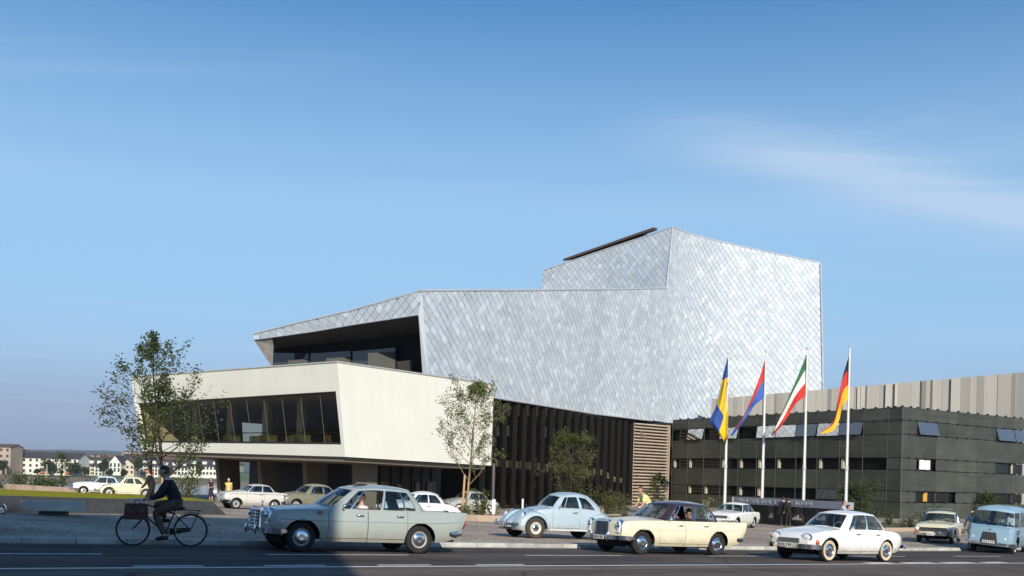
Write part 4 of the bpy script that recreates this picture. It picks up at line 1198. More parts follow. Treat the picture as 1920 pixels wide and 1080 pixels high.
# slanted fin columns
m_col = mat('column_concrete', (.19, .165, .135), rough=.9, var=.14, scale=1.0)
fx = lambda px: col_ray(px, 900)
dLn = Vector((LB.x - CB.x, LB.y - CB.y, 0)).normalized()
for i, (pt, pb) in enumerate(((400.5, 411), (480, 488), (565, 572.5), (659, 662.5))):
    base = CB + dR * .75
    def on_line(px, inset):
        b0 = CB + dR * inset; u = fx(px)
        t = (b0.x - u * b0.y) / (u * dLn.y - dLn.x); return b0 + dLn * t
    tp, bp_ = on_line(pt, 3.3), on_line(pb, 3.3)
    zt = LB.z - .2 if i == 0 else (LB.lerp(CB, min(1, i / 3)).z - .15)
    zg = ground_at(bp_.x, bp_.y) - .1
    W_t, W_b = 2.0, 1.75
    th = -dLn * .42
    mk = lambda p, w_, z: [Vector((p.x, p.y, z)), Vector((p.x + dR.x * w_, p.y + dR.y * w_, z)), Vector((p.x + dR.x * w_ + th.x, p.y + dR.y * w_ + th.y, z)), Vector((p.x + th.x, p.y + th.y, z))]
    mb = MB(); mb.slab(mk(bp_, W_b, zg), mk(tp, W_t, zt)); fput(mb, 'column', m_col)
# recessed ground floor in dark glass
g0 = CB + dLn * 19.5 + dR * 7.5; g1 = CB + dR * 7.5 + dLn * 5.0; g2 = CB + dR * 14.6 + dLn * 5.0; g3 = g2 + dLn * 10; 
zc0, zc1 = CZ - 2.7, CB.z + .1
mb = MB()
for a, b in ((g0, g1), (g1, g2), (g2, g3), (g3, g0)): mb.face([Vector((a.x, a.y, zc0)), Vector((b.x, b.y, zc0)), Vector((b.x, b.y, zc1)), Vector((a.x, a.y, zc1))])
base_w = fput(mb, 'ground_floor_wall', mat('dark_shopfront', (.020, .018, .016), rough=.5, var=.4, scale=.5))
rzg = math.atan2(dR.y, dR.x)
for k in range(6):
    p = g1 + dR * (1.1 * k + .5) - dLn * .06
    mb = MB(); mb.box((p.x, p.y, CZ - .9), (.08, .1, 3.4), rz=rzg); fput(mb, 'shopfront_post', m_bronze)
for k, w_, z, h_ in ((.9, .9, -1.1, 1.2), (2.4, .5, -1.1, .9), (4.4, .5, -1.0, 1.0), (5.9, .9, -1.0, 1.1)):
    p = g1 + dR * k - dLn * .08; mb = MB(); mb.box((p.x, p.y, CZ + z), (w_, .06, h_), rz=rzg); fput(mb, 'poster', mat('shop_poster', (.16, .12, .10), rough=.7, var=.4, scale=2.5))
p = g0.lerp(g1, .16) + Vector((0, 0, 0)) - dR * .1; mb = MB(); mb.box((p.x, p.y, CZ + .35), (2.2, .08, .9), rz=math.atan2(dLn.y, dLn.x)); fput(mb, 'entrance_sign', mat('grey_sign', (.22, .21, .19), rough=.7))
# ------------------------------------------------------------------ office wing in green screens with grey upper wall
G0, G1, G2 = Vector((17.15, 110.0, 0)), Vector((31.9, 84.0, 0)), Vector((47.2, 94.2, 0))
G3 = G0 + (G2 - G1)
ROWS = [6.72, 5.62, 4.46, 2.51, 1.53, -.23, -1.15, -2.75]
ROWS = [CZ + z for z in ROWS]
office = empty('office_wing', (G1.x, G1.y, CZ - 2.6)); tag(office, 'three-storey office wing covered in dark green screen panels and ribbon windows', 'building')
def oput(mb, nm, m_, par=None): return put(mb, nm, m_, par or office)
def screen_material():
    m = bpy.data.materials.new('green_screen'); m.use_nodes = True
    t = m.node_tree; b = t.nodes['Principled BSDF']; b.inputs['Roughness'].default_value = .42; b.inputs['Specular IOR Level'].default_value = .45
    co = t.nodes.new('ShaderNodeTexCoord'); oi = t.nodes.new('ShaderNodeObjectInfo')
    sp = t.nodes.new('ShaderNodeSeparateXYZ'); t.links.new(co.outputs['Object'], sp.inputs[0])
    n1 = t.nodes.new('ShaderNodeTexNoise'); n1.noise_dimensions = '3D'; n1.inputs['Scale'].default_value = 1.0; n1.inputs['Detail'].default_value = 4
    mp_ = t.nodes.new('ShaderNodeMapping'); mp_.inputs['Scale'].default_value = (.25, .25, 9.0); t.links.new(co.outputs['Object'], mp_.inputs[0]); t.links.new(mp_.outputs[0], n1.inputs['Vector'])
    n2 = t.nodes.new('ShaderNodeTexNoise'); n2.inputs['Scale'].default_value = .6; n2.inputs['Detail'].default_value = 5; t.links.new(co.outputs['Object'], n2.inputs['Vector'])
    r1 = t.nodes.new('ShaderNodeMapRange'); r1.inputs[1].default_value = .3; r1.inputs[2].default_value = .7; r1.inputs[3].default_value = .82; r1.inputs[4].default_value = 1.2; t.links.new(n1.outputs[0], r1.inputs[0])
    r2 = t.nodes.new('ShaderNodeMapRange'); r2.inputs[1].default_value = .3; r2.inputs[2].default_value = .7; r2.inputs[3].default_value = .8; r2.inputs[4].default_value = 1.2; t.links.new(n2.outputs[0], r2.inputs[0])
    r3 = t.nodes.new('ShaderNodeMapRange'); r3.inputs[3].default_value = .82; r3.inputs[4].default_value = 1.18; t.links.new(oi.outputs['Random'], r3.inputs[0])
    a = t.nodes.new('ShaderNodeMath'); a.operation = 'MULTIPLY'; t.links.new(r1.outputs[0], a.inputs[0]); t.links.new(r2.outputs[0], a.inputs[1])
    c_ = t.nodes.new('ShaderNodeMath'); c_.operation = 'MULTIPLY'; t.links.new(a.outputs[0], c_.inputs[0]); t.links.new(r3.outputs[0], c_.inputs[1])
    vm = t.nodes.new('ShaderNodeVectorMath'); vm.operation = 'SCALE'; vm.inputs[0].default_value = (.058, .061, .048); t.links.new(c_.outputs[0], vm.inputs['Scale'])
    t.links.new(vm.outputs[0], b.inputs['Base Color'])
    return m
m_screen = screen_material()
m_frame = mat('screen_rail', (.05, .055, .045), rough=.5)
m_mirror = mat('mirror_pane', (.72, .71, .68), rough=.02, metal=.92, var=.05)
m_bluepane = mat('blue_pane', (.11, .14, .19), rough=.03, metal=.35, var=.1)
m_dpane = mat('dark_pane', (.012, .012, .011), rough=.08, var=.3)
m_reveal = mat('cream_reveal', (.62, .55, .40), rough=.85)
m_whitepane = mat('white_pane', (.80, .80, .77), rough=.2)
m_yellow = mat('yellow_curtain', (.55, .32, .06), rough=.8)  # plain yellow strip set before the dark pane
mb = MB()
mb.slab([Vector((p.x, p.y, ROWS[-1])) for p in (G0, G1, G2, G3)], [Vector((p.x, p.y, ROWS[0] - .05)) for p in (G0, G1, G2, G3)])
# body set back behind the screens
cen = (G0 + G1 + G2 + G3) / 4
mb = MB(); bp_ = [p.lerp(cen, .045) for p in (G0, G1, G2, G3)]
mb.slab([Vector((p.x, p.y, ROWS[-1])) for p in bp_], [Vector((p.x, p.y, ROWS[0] - .05)) for p in bp_]); core = oput(mb, 'wall', mat('office_core', (.020, .019, .017), rough=.8))
def wall_face(A, B, cols, plan, nm):
    d = (B - A); L = d.length; d.normalize(); n = Vector((d.y, -d.x, 0))
    if n.y > 0: n = -n
    rz_ = math.atan2(d.y, d.x)
    cum = [0]
    for c_ in cols: cum.append(cum[-1] + c_)
    k = L / cum[-1]; cum = [c_ * k for c_ in cum]
    for r_ in range(7):
        z1, z0 = ROWS[r_], ROWS[r_ + 1]
        for c_ in range(len(cols)):
            a, b = cum[c_], cum[c_ + 1]
            kind = plan[r_][c_]
            p = A + d * (a + b) / 2; w_ = b - a; zc_ = (z0 + z1) / 2; h_ = z1 - z0
            if kind == 'g':
                mb = MB(); mb.box((p.x, p.y, zc_), (w_ - .05, .05, h_ - .05), rz=rz_); oput(mb, 'screen_panel', m_screen)
            elif kind in 'dcwy':
                q = p - n * .30
                mb = MB(); mb.box((q.x, q.y, zc_), (w_ - .08, .04, h_ - .1), rz=rz_); pane = oput(mb, 'window_pane', m_dpane)
                if kind == 'c':
                    e = A + d * (a + .22) - n * .2; mb = MB(); mb.box((e.x, e.y, zc_), (.28, .12, h_ - .12), rz=rz_); oput(mb, 'window_reveal', m_reveal)
                if kind == 'w':
                    e = p - n * .1; mb = MB(); mb.box((e.x, e.y, zc_), (w_ * .62, .05, h_ * .82), rz=rz_ + .1); oput(mb, 'open_sash', m_whitepane)
                if kind == 'y':
                    e = A + d * (a + w_ * .62) - n * .22; mb = MB(); mb.box((e.x, e.y, zc_), (w_ * .2, .04, h_ - .2), rz=rz_); oput(mb, 'curtain', m_yellow)
            elif kind in 'tmbo':
                tilt = {'t': 13, 'm': 9, 'b': 15, 'o': 17}[kind]
                q = p + n * (.02 + math.sin(R(tilt)) * h_ / 2)
                Mx = Matrix.Rotation(rz_, 3, 'Z') @ Matrix.Rotation(R(tilt if n.dot(Matrix.Rotation(rz_, 3, 'Z') @ Vector((0, -1, 0))) > 0 else -tilt) * -1, 3, 'X')
                mb = MB(); mb.box((q.x, q.y, zc_), (w_ - .12, .03, h_ - .04), M=Mx); oput(mb, 'tilted_pane', {'t': m_mirror, 'm': m_mirror, 'b': m_bluepane, 'o': m_bluepane}[kind])
                mb = MB(); e = p - n * .3; mb.box((e.x, e.y, zc_), (w_ - .08, .04, h_ - .1), rz=rz_); oput(mb, 'window_pane', m_dpane)
                if kind in 'ob':
                    mb = MB(); e = p - n * .14; mb.box((e.x - d.x * .1, e.y - d.y * .1, zc_), (w_ * .55, .04, h_ * .7), rz=rz_); oput(mb, 'inner_sash', m_whitepane)
    # joint rails and clips
    for c_ in range(len(cum)):
        p = A + d * cum[c_] + n * .03; mb = MB(); mb.box((p.x, p.y, (ROWS[0] + ROWS[-1]) / 2), (.035, .03, ROWS[0] - ROWS[-1]), rz=rz_); oput(mb, 'joint_rail', mat('rail_light', (.10, .12, .10), rough=.5))
    for r_ in range(7):
        if nm == 'left' and r_ not in (0, 1): continue
        for c_ in range(len(cols)):
            for s in (.5, 1.0):
                p = A + d * (cum[c_] + (cum[c_ + 1] - cum[c_]) * s) + n * .08; mb = MB(); mb.box((p.x, p.y, ROWS[r_] + .02), (.22, .14, .10), rz=rz_); oput(mb, 'clip', m_bronze)
PL = ['gggggggggggg', 'dtdtdmmbmbgg', 'gggggggggggg', 'ccdccccdccdg', 'gggggggggggg', 'gccdccddmdgg', 'gggggggggggg']
wall_face(G0, G1, [1] * 11 + [.55], PL, 'left')
PR = ['ggggggg', 'gogggoo', 'ggggggg', 'gwgggdc', 'ggggggg', 'gydgddd', 'ggggggg']
wall_face(G1, G2, [.65, .95, 1, 1, 1, .95, .75], PR, 'right')
# grey folded upper wall
m_grey = mat('grey_panel', (.43, .40, .355), rough=.8, var=.08, scale=.8, obj_rand=.06, stretch=(3, 3, .1))
ua, ub = Vector((21.7, 112.6, 0)), Vector((49.2, 96.0, 0))
ud = (ub - ua); UL = ud.length; ud.normalize(); un = Vector((ud.y, -ud.x, 0))
if un.y > 0: un = -un
up_wall = empty('upper_wall', (ua.x, ua.y, ROWS[0])); tag(up_wall, 'pale grey wall of folded vertical metal panels above the green office wing', 'wall')
rnd = random.Random(9); t = 0.0; i = 0
def ztop_u(s): return CZ + 9.25 + (11.35 - 9.25) * s / UL
mb = MB(); a, b = ua - un * .6, ub - un * .6
mb.face([Vector((a.x, a.y, ROWS[0] - .6)), Vector((b.x, b.y, ROWS[0] - .6)), Vector((b.x, b.y, ztop_u(UL) - .05)), Vector((a.x, a.y, ztop_u(0) - .05))]); put(mb, 'backing', m_roof, up_wall)
while t < UL:
    w_ = rnd.choice([.22, .3, .42, .6, .85, 1.2]); w_ = min(w_, UL - t)
    if w_ < .05: break
    o0, o1 = rnd.choice([(0, .0), (.0, .16), (.16, 0), (.26, .08), (0.05, .26), (.0, .32)])
    zb_ = ROWS[0] - .3 if t < UL - 2.2 else ROWS[-1]
    if t < 12: o0, o1 = o0 * .4, o1 * .4
    a, b = ua + ud * t + un * o0, ua + ud * (t + w_ - .02) + un * o1
    mb = MB(); q = [Vector((a.x, a.y, zb_)), Vector((b.x, b.y, zb_)), Vector((b.x, b.y, ztop_u(t + w_))), Vector((a.x, a.y, ztop_u(t)))]
    mb.slab([p - un * .25 for p in q], q); put(mb, 'metal_panel', m_grey, up_wall)
    t += w_; i += 1
mb = MB(); mb.face([ua.to_tuple()[:2] + (ROWS[0] - .02,), ub.to_tuple()[:2] + (ROWS[0] - .02,), (G3.x, G3.y, ROWS[0] - .02)]); put(mb, 'flat_roof', m_roof, up_wall)
mb = MB(); p = P(1333, 741, 112.2); mb.tube([p, p + Vector((2.2, -1.2, 0))], .05, 6); put(mb, 'roof_rail', m_trim, up_wall)

# ------------------------------------------------------------------ sign wall
s0, s1 = Vector((15.05, 68.2, 0)), Vector((19.05, 57.6, 0))
sdv = (s1 - s0); SL = sdv.length; sdv.normalize(); sn = Vector((-sdv.y, sdv.x, 0))
if sn.y > 0: sn = -sn
srz = math.atan2(sdv.y, sdv.x); smid = (s0 + s1) / 2
zs1 = CZ - .87; zs0 = CZ - 2.56
sign = empty('sign_wall', (smid.x, smid.y, zs0)); tag(sign, 'long black sign wall with grey lettered band in front of the flagpoles', 'sign')
def sput(mb, nm, m_): return put(mb, nm, m_, sign)
mb = MB(); mb.box((smid.x, smid.y, (zs0 + zs1) / 2 - .15), (SL - .1, .35, zs1 - zs0 - .3), rz=srz); sput(mb, 'board', mat('black_board', (.012, .012, .013), rough=.35))
mb = MB(); mb.box((smid.x + sn.x * .05, smid.y + sn.y * .05, zs1 - .21), (SL, .60, .42), rz=srz); sput(mb, 'band', mat('zinc_band', (.30, .31, .36), rough=.6, var=.08))
mb = MB(); mb.box((smid.x + sn.x * .12, smid.y + sn.y * .12, zs0 + .04), (SL, .5, .10), rz=srz); sput(mb, 'plinth', m_concrete)
p = s0 + sn * .2; mb = MB(); mb.box((p.x, p.y, (zs0 + zs1) / 2), (.08, .4, zs1 - zs0), rz=srz); sput(mb, 'end_post', m_trim)
cu = bpy.data.curves.new('lettering', 'FONT'); cu.body = 'THEATER DER STADT BONN'; cu.size = .40; cu.extrude = .012; cu.space_character = 1.55; cu.align_y = 'CENTER'
to = bpy.data.objects.new('lettering_tmp', cu); C.objects.link(to)
bpy.context.view_layer.update()
me = bpy.data.meshes.new_from_object(to.evaluated_get(bpy.context.evaluated_depsgraph_get()))
C.objects.unlink(to); bpy.data.objects.remove(to)
wtxt = max(v.co.x for v in me.vertices) - min(v.co.x for v in me.vertices)
me.materials.clear(); me.materials.append(mat('letter_white', (.58, .58, .60), rough=.5))
lo = link('lettering', me, sign)
k = SL * .70 / wtxt
pt = s0 + sdv * (SL * .035) + sn * .365
lo.matrix_parent_inverse = Matrix.Translation(-sign.location)
lo.matrix_basis = Matrix.Translation((pt.x, pt.y, zs1 - .21)) @ Matrix.Rotation(srz, 4, 'Z') @ Matrix.Rotation(PI / 2, 4, 'X') @ Matrix.Diagonal((k, .72, 1, 1))
for f_, w_, h_ in ((.10, .8, .55), (.37, .55, .75), (.60, 1.1, .8), (.80, .9, .6)):
    q = s0 + sdv * (SL * f_) + sn * .18
    mb = MB(); mb.box((q.x, q.y, CZ - 1.75), (w_ + .14, .05, h_ + .14), rz=srz); sput(mb, 'display_frame', m_trim if f_ < .2 else mat('dark_frame', (.05, .05, .05), rough=.4))
    mb = MB(); mb.box((q.x + sn.x * .03, q.y + sn.y * .03, CZ - 1.75), (w_, .04, h_), rz=srz); sput(mb, 'display_case', mat('poster_print', (.07, .06, .05), rough=.4, var=.95, scale=7))
    for j in range(4):
        e = q + sn * .055 + sdv * (-.35 + .22 * j) * w_; hj = .10 + .09 * ((j * 7 + int(f_ * 10)) % 3)
        mb = MB(); mb.box((e.x, e.y, CZ - 1.75 - h_ * .40 + hj / 2), (.14, .02, hj), rz=srz); sput(mb, 'white_print', mat('print_white', (.6, .58, .52), rough=.6))

# ------------------------------------------------------------------ flagpoles and flags
m_pole_w = mat('white_pole', (.72, .71, .68), rough=.4, var=.06)
POLES = [(1357.2, 940.4, 1366.0, 664.3, 70.6, 'leftmost white flagpole carrying the blue and yellow flag'), (1427, 936, 1436.0, 660.4, 68.6, 'second white flagpole carrying the red over blue flag'), (1504.2, 936, 1513.8, 655, 66.7, 'third white flagpole carrying the green white and red flag'), (1584, 937, 1593.5, 651.3, 65.2, 'rightmost white flagpole carrying the black red and gold flag')]
ptops = []
for i, (bx_, by_, tx_, ty_, Y, lb) in enumerate(POLES):
    t = P(tx_, ty_, Y); ptops.append(t)
    b = Vector((t.x, t.y, ground_at(t.x, t.y)))
    root = empty('flagpole', b); tag(root, lb, 'flagpole', 'flagpoles in front of the theatre')
    H = t.z - b.z
    mb = MB(); mb.tube([(0, 0, -.1), (0, 0, H * .32), (0, 0, H)], [.10, .085, .05], 10); mb.build('pole', m_pole_w, root, smooth=40)
    mb = MB(); mb.lathe([(.0, H + .14), (.05, H + .1), (.09, H + .05), (.06, H), (.0, H - .02)], 10, 'z'); mb.build('finial', m_trim, root, smooth=60)
    mb = MB(); mb.lathe([(.10, H * .31), (.125, H * .315), (.125, H * .33), (.09, H * .335)], 10, 'z'); mb.build('collar', m_trim, root)
    mb = MB(); mb.tube([(.085, -.03, .9), (.10, -.05, 2.0), (.075, -.04, H * .6), (.06, -.03, H - .05)], .008, 4); mb.build('halyard', mat('rope', (.5, .48, .42), rough=.9), root)
FC = {k: mat('flag_' + k, c, rough=.8, var=.06, scale=2) for k, c in dict(blue=(.035, .085, .33), yellow=(.80, .52, .02), red=(.55, .035, .025), green=(.03, .13, .05), white=(.78, .76, .70), black=(.015, .014, .014), gold=(.80, .42, .02), lightblue=(.05, .12, .42)).items()}
def flag(label, Y, top, bot, stripes, fold=(0, 0), wave=.25):
    """top, bot: photograph outlines of the upper and lower edge from hoist to fly; stripes: colours from top to bottom"""
    fxt = pchip([(i / (len(top) - 1), p[0]) for i, p in enumerate(top)]); fyt = pchip([(i / (len(top) - 1), p[1]) for i, p in enumerate(top)])
    fxb = pchip([(i / (len(bot) - 1), p[0]) for i, p in enumerate(bot)]); fyb = pchip([(i / (len(bot) - 1), p[1]) for i, p in enumerate(bot)])
    NL, NV = 26, 6 * len(stripes)
    mb = MB(); rows = []
    for i in range(NL + 1):
        l = i / NL
        g = fold[1] * max(0, min(1, (l - fold[0]) / max(.01, 1 - fold[0]))) ** .6 if fold[1] else 0
        r_ = []
        for j in range(NV + 1):
            v = j / NV
            w_ = (v - g) / (1 - g) if v > g else 0.0
            back = .0 if v > g else (g - v) * .5
            x = fxt(l) + (fxb(l) - fxt(l)) * w_ + (v < g) * (g - v) * 6
            y = fyt(l) + (fyb(l) - fyt(l)) * w_
            d = Y + back + wave * l * math.sin(5.5 * v + 6 * l) - .15 * l + .10 * math.sin(11 * l + 3 * v)
            r_.append(P(x, y, d))
        rows.append(r_)
    for i in range(NL):
        for j in range(NV):
            mb.face([rows[i][j], rows[i + 1][j], rows[i + 1][j + 1], rows[i][j + 1]], min(len(stripes) - 1, int((j + .5) / NV * len(stripes))))
    o = mb.build('flag', [FC[s] for s in stripes], smooth=70)
    return tag(o, label, 'flag', 'flags in front of the theatre')
flag('flag of red over blue drooping in a long tail', 68.6, [(1435, 671), (1424, 708), (1409, 746), (1397, 774), (1370, 815)], [(1433.5, 746), (1417, 758), (1405, 775), (1390, 796), (1373, 818)], ['red', 'lightblue'], fold=(.45, .46))
flag('green white and red striped flag drooping in a long tail', 66.7, [(1512.5, 664), (1497, 702), (1477, 749), (1460, 786), (1446, 816)], [(1510, 743), (1492, 757), (1479, 778), (1464, 800), (1447.5, 818)], ['green', 'white', 'red'], fold=(.25, .30))
flag('black red and gold striped flag drooping in a long tail', 65.2, [(1592.5, 664), (1581, 702), (1571, 748), (1562, 790), (1539, 811)], [(1591, 747), (1580, 762), (1573, 789), (1562, 808), (1541, 814)], ['black', 'red', 'gold'], fold=(.04, .62))
# blue flag with yellow cross hanging almost straight down
def cross_flag():
    Lx = pchip([(670, 1364.5), (690, 1359), (712, 1353.5), (745, 1346), (765, 1341), (790, 1331), (808, 1344), (833, 1360.5)])
    Rx = pchip([(670, 1365.3), (720, 1365.0), (758, 1365.4), (800, 1364.3), (833, 1361.5)])
    mb = MB(); NR, NC = 120, 44; rows = []
    ys = [670 + 163 * i / NR for i in range(NR + 1)]
    for y in ys:
        r_ = []
        for j in range(NC + 1):
            q = j / NC; x = Lx(y) + (Rx(y) - Lx(y)) * q
            r_.append(P(x, y, 70.6 - .25 + .22 * math.sin(q * 7 + (y - 670) * .02) * min(1, (y - 668) / 60)))
        rows.append(r_)
    for i in range(NR):
        for j in range(NC):
            y, q = (ys[i] + ys[i + 1]) / 2, (j + .5) / NC
            x = Lx(y) + (Rx(y) - Lx(y)) * q
            yel = y > 712 - (x - 1355) * .5
            if y > 760 + (x - 1345) * 1.6 and x < 1356.5 - max(0, (y - 785)) * .35 and y < 812: yel = False
            if q > .84 and 718 < y < 757: yel = False
            if q < .07 and y < 765: yel = False
            mb.face([rows[i][j], rows[i + 1][j], rows[i + 1][j + 1], rows[i][j + 1]], 1 if yel else 0)
    tag(mb.build('flag', [FC['blue'], FC['yellow']], smooth=70), 'blue flag with a yellow cross hanging straight down', 'flag', 'flags in front of the theatre')
cross_flag()

# ------------------------------------------------------------------ small street furniture
def post_sign(label, px, Y, z0, z1, w_, board=True):
    b = on_ground(px, Y); root = empty('post_sign' if board else 'white_post', b); tag(root, label, 'post')
    if board:
        mb = MB(); mb.box((0, 0, .45), (.10, .08, 1.0)); mb.build('post', mat('grey_post', (.35, .35, .36), rough=.6), root)
        mb = MB(); mb.box((0, -.05, (z0 + z1) / 2), (w_, .05, z1 - z0)); mb.build('board', m_whitepane, root)
    else:
        mb = MB(); mb.tube([(0, 0, -.05), (0, 0, z1)], w_ / 2, 8); mb.build('shaft', m_whitepane, root)
        mb = MB(); mb.tube([(0, 0, z1), (0, 0, z1 + .03)], w_ / 2 * .8, 8); mb.build('cap', m_trim, root)
post_sign('white narrow board on a grey post beside the planting bed', 925.5, 51.5, .38, 1.12, .17)
post_sign('short white bollard in front of the dark glass facade', 979.5, 70, 0, 1.05, .14, False)
p = on_ground(923.5, 71); mb = MB(); mb.tube([(p.x, p.y, p.z), (p.x, p.y, CB.z)], .09, 8); tag(mb.build('steel_column', mat('dark_steel', (.12, .11, .10), rough=.5)), 'slim dark steel column under the right end of the cream box', 'column')

# ------------------------------------------------------------------ building across the street behind the viewer (it shades the left foreground)
sh = empty('street_building', (-20, -12, 0)); tag(sh, 'six-storey building across the street whose shadow falls on the road', 'building')
c0 = Vector((2.75, -6.2, 0)); c1 = c0 - RD * 62; c2 = c1 + Vector((0, -14, 0)); c3 = c0 + Vector((2.2, -14, 0))
ZT = CZ + 19.3
mb = MB(); mb.slab([Vector((p.x, p.y, -1)) for p in (c0, c1, c2, c3)], [Vector((p.x, p.y, ZT)) for p in (c0, c1, c2, c3)]); put(mb, 'wall', mat('street_wall', (.42, .39, .34), rough=.9, var=.1, scale=.3), sh)
# ------------------------------------------------------------------ vehicles
m_chrome = mat('chrome', (.80, .80, .82), rough=.10, metal=1.0, var=.04)
m_tyre = mat('tyre_rubber', (.018, .017, .016), rough=.85, var=.3, scale=6)
m_tyre_dusty = mat('dusty_tyre', (.060, .048, .034), rough=.95, var=.3, scale=6)
m_under = mat('underbody', (.010, .010, .010), rough=.9)
m_inner = mat('car_lining', (.10, .085, .065), rough=.9)
m_seatred = mat('seat_red', (.16, .035, .03), rough=.7)
m_seattan = mat('seat_tan', (.26, .19, .12), rough=.7)
m_seatblack = mat('seat_black', (.03, .028, .028), rough=.6)
m_lens = mat('lamp_lens', (.75, .76, .76), rough=.12, var=.1, coat=.6)
m_amber = mat('amber_lens', (.50, .11, .02), rough=.2)
m_redlens = mat('red_lens', (.35, .02, .02), rough=.2)
m_plate = mat('number_plate', (.70, .69, .66), rough=.5)
m_platetext = mat('plate_print', (.04, .04, .04), rough=.6)
m_grille = mat('grille_mesh', (.025, .022, .020), rough=.5)
m_carglass = glass('car_glass', (.80, .86, .86), refl=.95, trans=.86, ior=1.52)
def paint(k, c, rough=.28):
    """enamel with road dust along the sills"""
    if 'paint_' + k in MATS: return MATS['paint_' + k]
    m = mat('paint_' + k, c, rough=rough, var=.035, scale=1.5, coat=.6)
    t = m.node_tree; b = t.nodes['Principled BSDF']; src = b.inputs['Base Color'].links[0].from_socket
    co = t.nodes.new('ShaderNodeTexCoord'); sp = t.nodes.new('ShaderNodeSeparateXYZ'); t.links.new(co.outputs['Object'], sp.inputs[0])
    no = t.nodes.new('ShaderNodeTexNoise'); no.inputs['Scale'].default_value = 5; no.inputs['Detail'].default_value = 6; t.links.new(co.outputs['Object'], no.inputs['Vector'])
    ad = t.nodes.new('ShaderNodeMath'); ad.operation = 'MULTIPLY_ADD'; ad.inputs[1].default_value = -.28; t.links.new(no.outputs[0], ad.inputs[0]); t.links.new(sp.outputs[2], ad.inputs[2])
    mr = t.nodes.new('ShaderNodeMapRange'); mr.interpolation_type = 'SMOOTHSTEP'; mr.inputs[1].default_value = .05; mr.inputs[2].default_value = .40; mr.inputs[3].default_value = .60; mr.inputs[4].default_value = 0.0; t.links.new(ad.outputs[0], mr.inputs[0])
    mx = t.nodes.new('ShaderNodeMix'); mx.data_type = 'RGBA'; mx.inputs['B'].default_value = (.20, .15, .10, 1)
    t.links.new(mr.outputs[0], mx.inputs['Factor']); t.links.new(src, mx.inputs['A']); t.links.new(mx.outputs['Result'], b.inputs['Base Color'])
    rr = t.nodes.new('ShaderNodeMapRange'); rr.inputs[2].default_value = .6; rr.inputs[3].default_value = rough; rr.inputs[4].default_value = .8; t.links.new(mr.outputs[0], rr.inputs[0]); t.links.new(rr.outputs[0], b.inputs['Roughness'])
    return m
def wheel(parent, x, y, r, tw=.165, side=1, ww=None, dusty=False, cap=m_chrome, rimc=None, capr=.125):
    """tyre mesh with rim and hub cap as its pieces"""
    s = 1 if y > 0 else -1
    mb = MB(); h = tw / 2; ri = r * .60
    mb.lathe([(ri, -h * .8), (ri * 1.08, -h * .96), (r * .86, -h), (r * .96, -h * .80), (r, -h * .45), (r, h * .45), (r * .96, h * .80), (r * .86, h), (ri * 1.08, h * .96), (ri, h * .8)], 28)
    t = mb.build('wheel', m_tyre_dusty if dusty else m_tyre, parent, smooth=40, loc=(x, y, r))
    rimc = rimc or m_plate
    if ww:
        mb = MB(); mb.lathe([(ri * 1.0, s * h * .985), (ri * 1.10, s * (h + .004)), (r * .84, s * (h + .006)), (r * .86, s * h * .99)], 28); mb.build('whitewall', ww, t, smooth=40)
    mb = MB(); mb.lathe([(ri, s * h * .82), (ri * .97, s * h * .86), (ri * .90, s * h * .72), (ri * .72, s * h * .45), (ri * .45, s * h * .55), (.0, s * h * .55)], 24); mb.build('rim', rimc, t, smooth=50)
    mb = MB(); mb.lathe([(capr, s * h * .52), (capr * .98, s * h * .78), (capr * .80, s * h * .98), (capr * .45, s * h * 1.10), (capr * .32, s * h * 1.06), (.0, s * h * 1.12)], 20); mb.build('hubcap', cap, t, smooth=50)
    mb = MB(); mb.lathe([(ri, -s * h * .7), (0, -s * h * .6)], 16); mb.build('brake_drum', m_under, t)
    return t
def lamp(parent, name, c, r, dirx=1, rim=m_chrome, lens=m_lens, sx=1.0, sz=1.0, tilt=0.0, bulge=.05):
    Mx = Matrix.Rotation(tilt, 3, 'Y') @ Matrix.Diagonal((dirx, sx, sz))
    mb = MB(); mb.lathe([(r * 1.02, -.10), (r * 1.16, -.02), (r * 1.12, .02), (r * .98, .025)], 18, 'x', c, M=Mx)
    o = mb.build(name, rim, parent, smooth=50)
    mb = MB(); mb.lathe([(r, .015), (r * .8, .015 + bulge * .5), (r * .45, .015 + bulge * .85), (0, .015 + bulge)], 18, 'x', c, M=Mx); mb.build('lens', lens, o, smooth=60)
    return o
def sweep_bar(name, parent, path, hh_, th, m_, zs=None):
    """bar with rounded section along a plan path (x, y), mirrored"""
    full = [(x, -y) for x, y in reversed(path)] + [(x, y) for x, y in path if y > 1e-4]
    zf = zs if callable(zs) else (lambda y: zs)
    mb = MB(); rows = []
    for i, (x, y) in enumerate(full):
        a = full[max(0, i - 1)]; b = full[min(len(full) - 1, i + 1)]
        d = Vector((b[0] - a[0], b[1] - a[1], 0)).normalized(); n = Vector((d.y, -d.x, 0))
        k = .55 if i in (0, len(full) - 1) else 1
        sec = [(-.5, -.5), (.15, -.5), (.5, -.2), (.5, .2), (.15, .5), (-.5, .5)]
        rows.append([Vector((x, y, zf(y))) + n * (-u * th) * SIGN[0] + Vector((0, 0, v * hh_ * k)) for u, v in sec])
    mb.grid(rows, closed=True)
    return mb.build(name, m_, parent, smooth=50)
SIGN = [1]
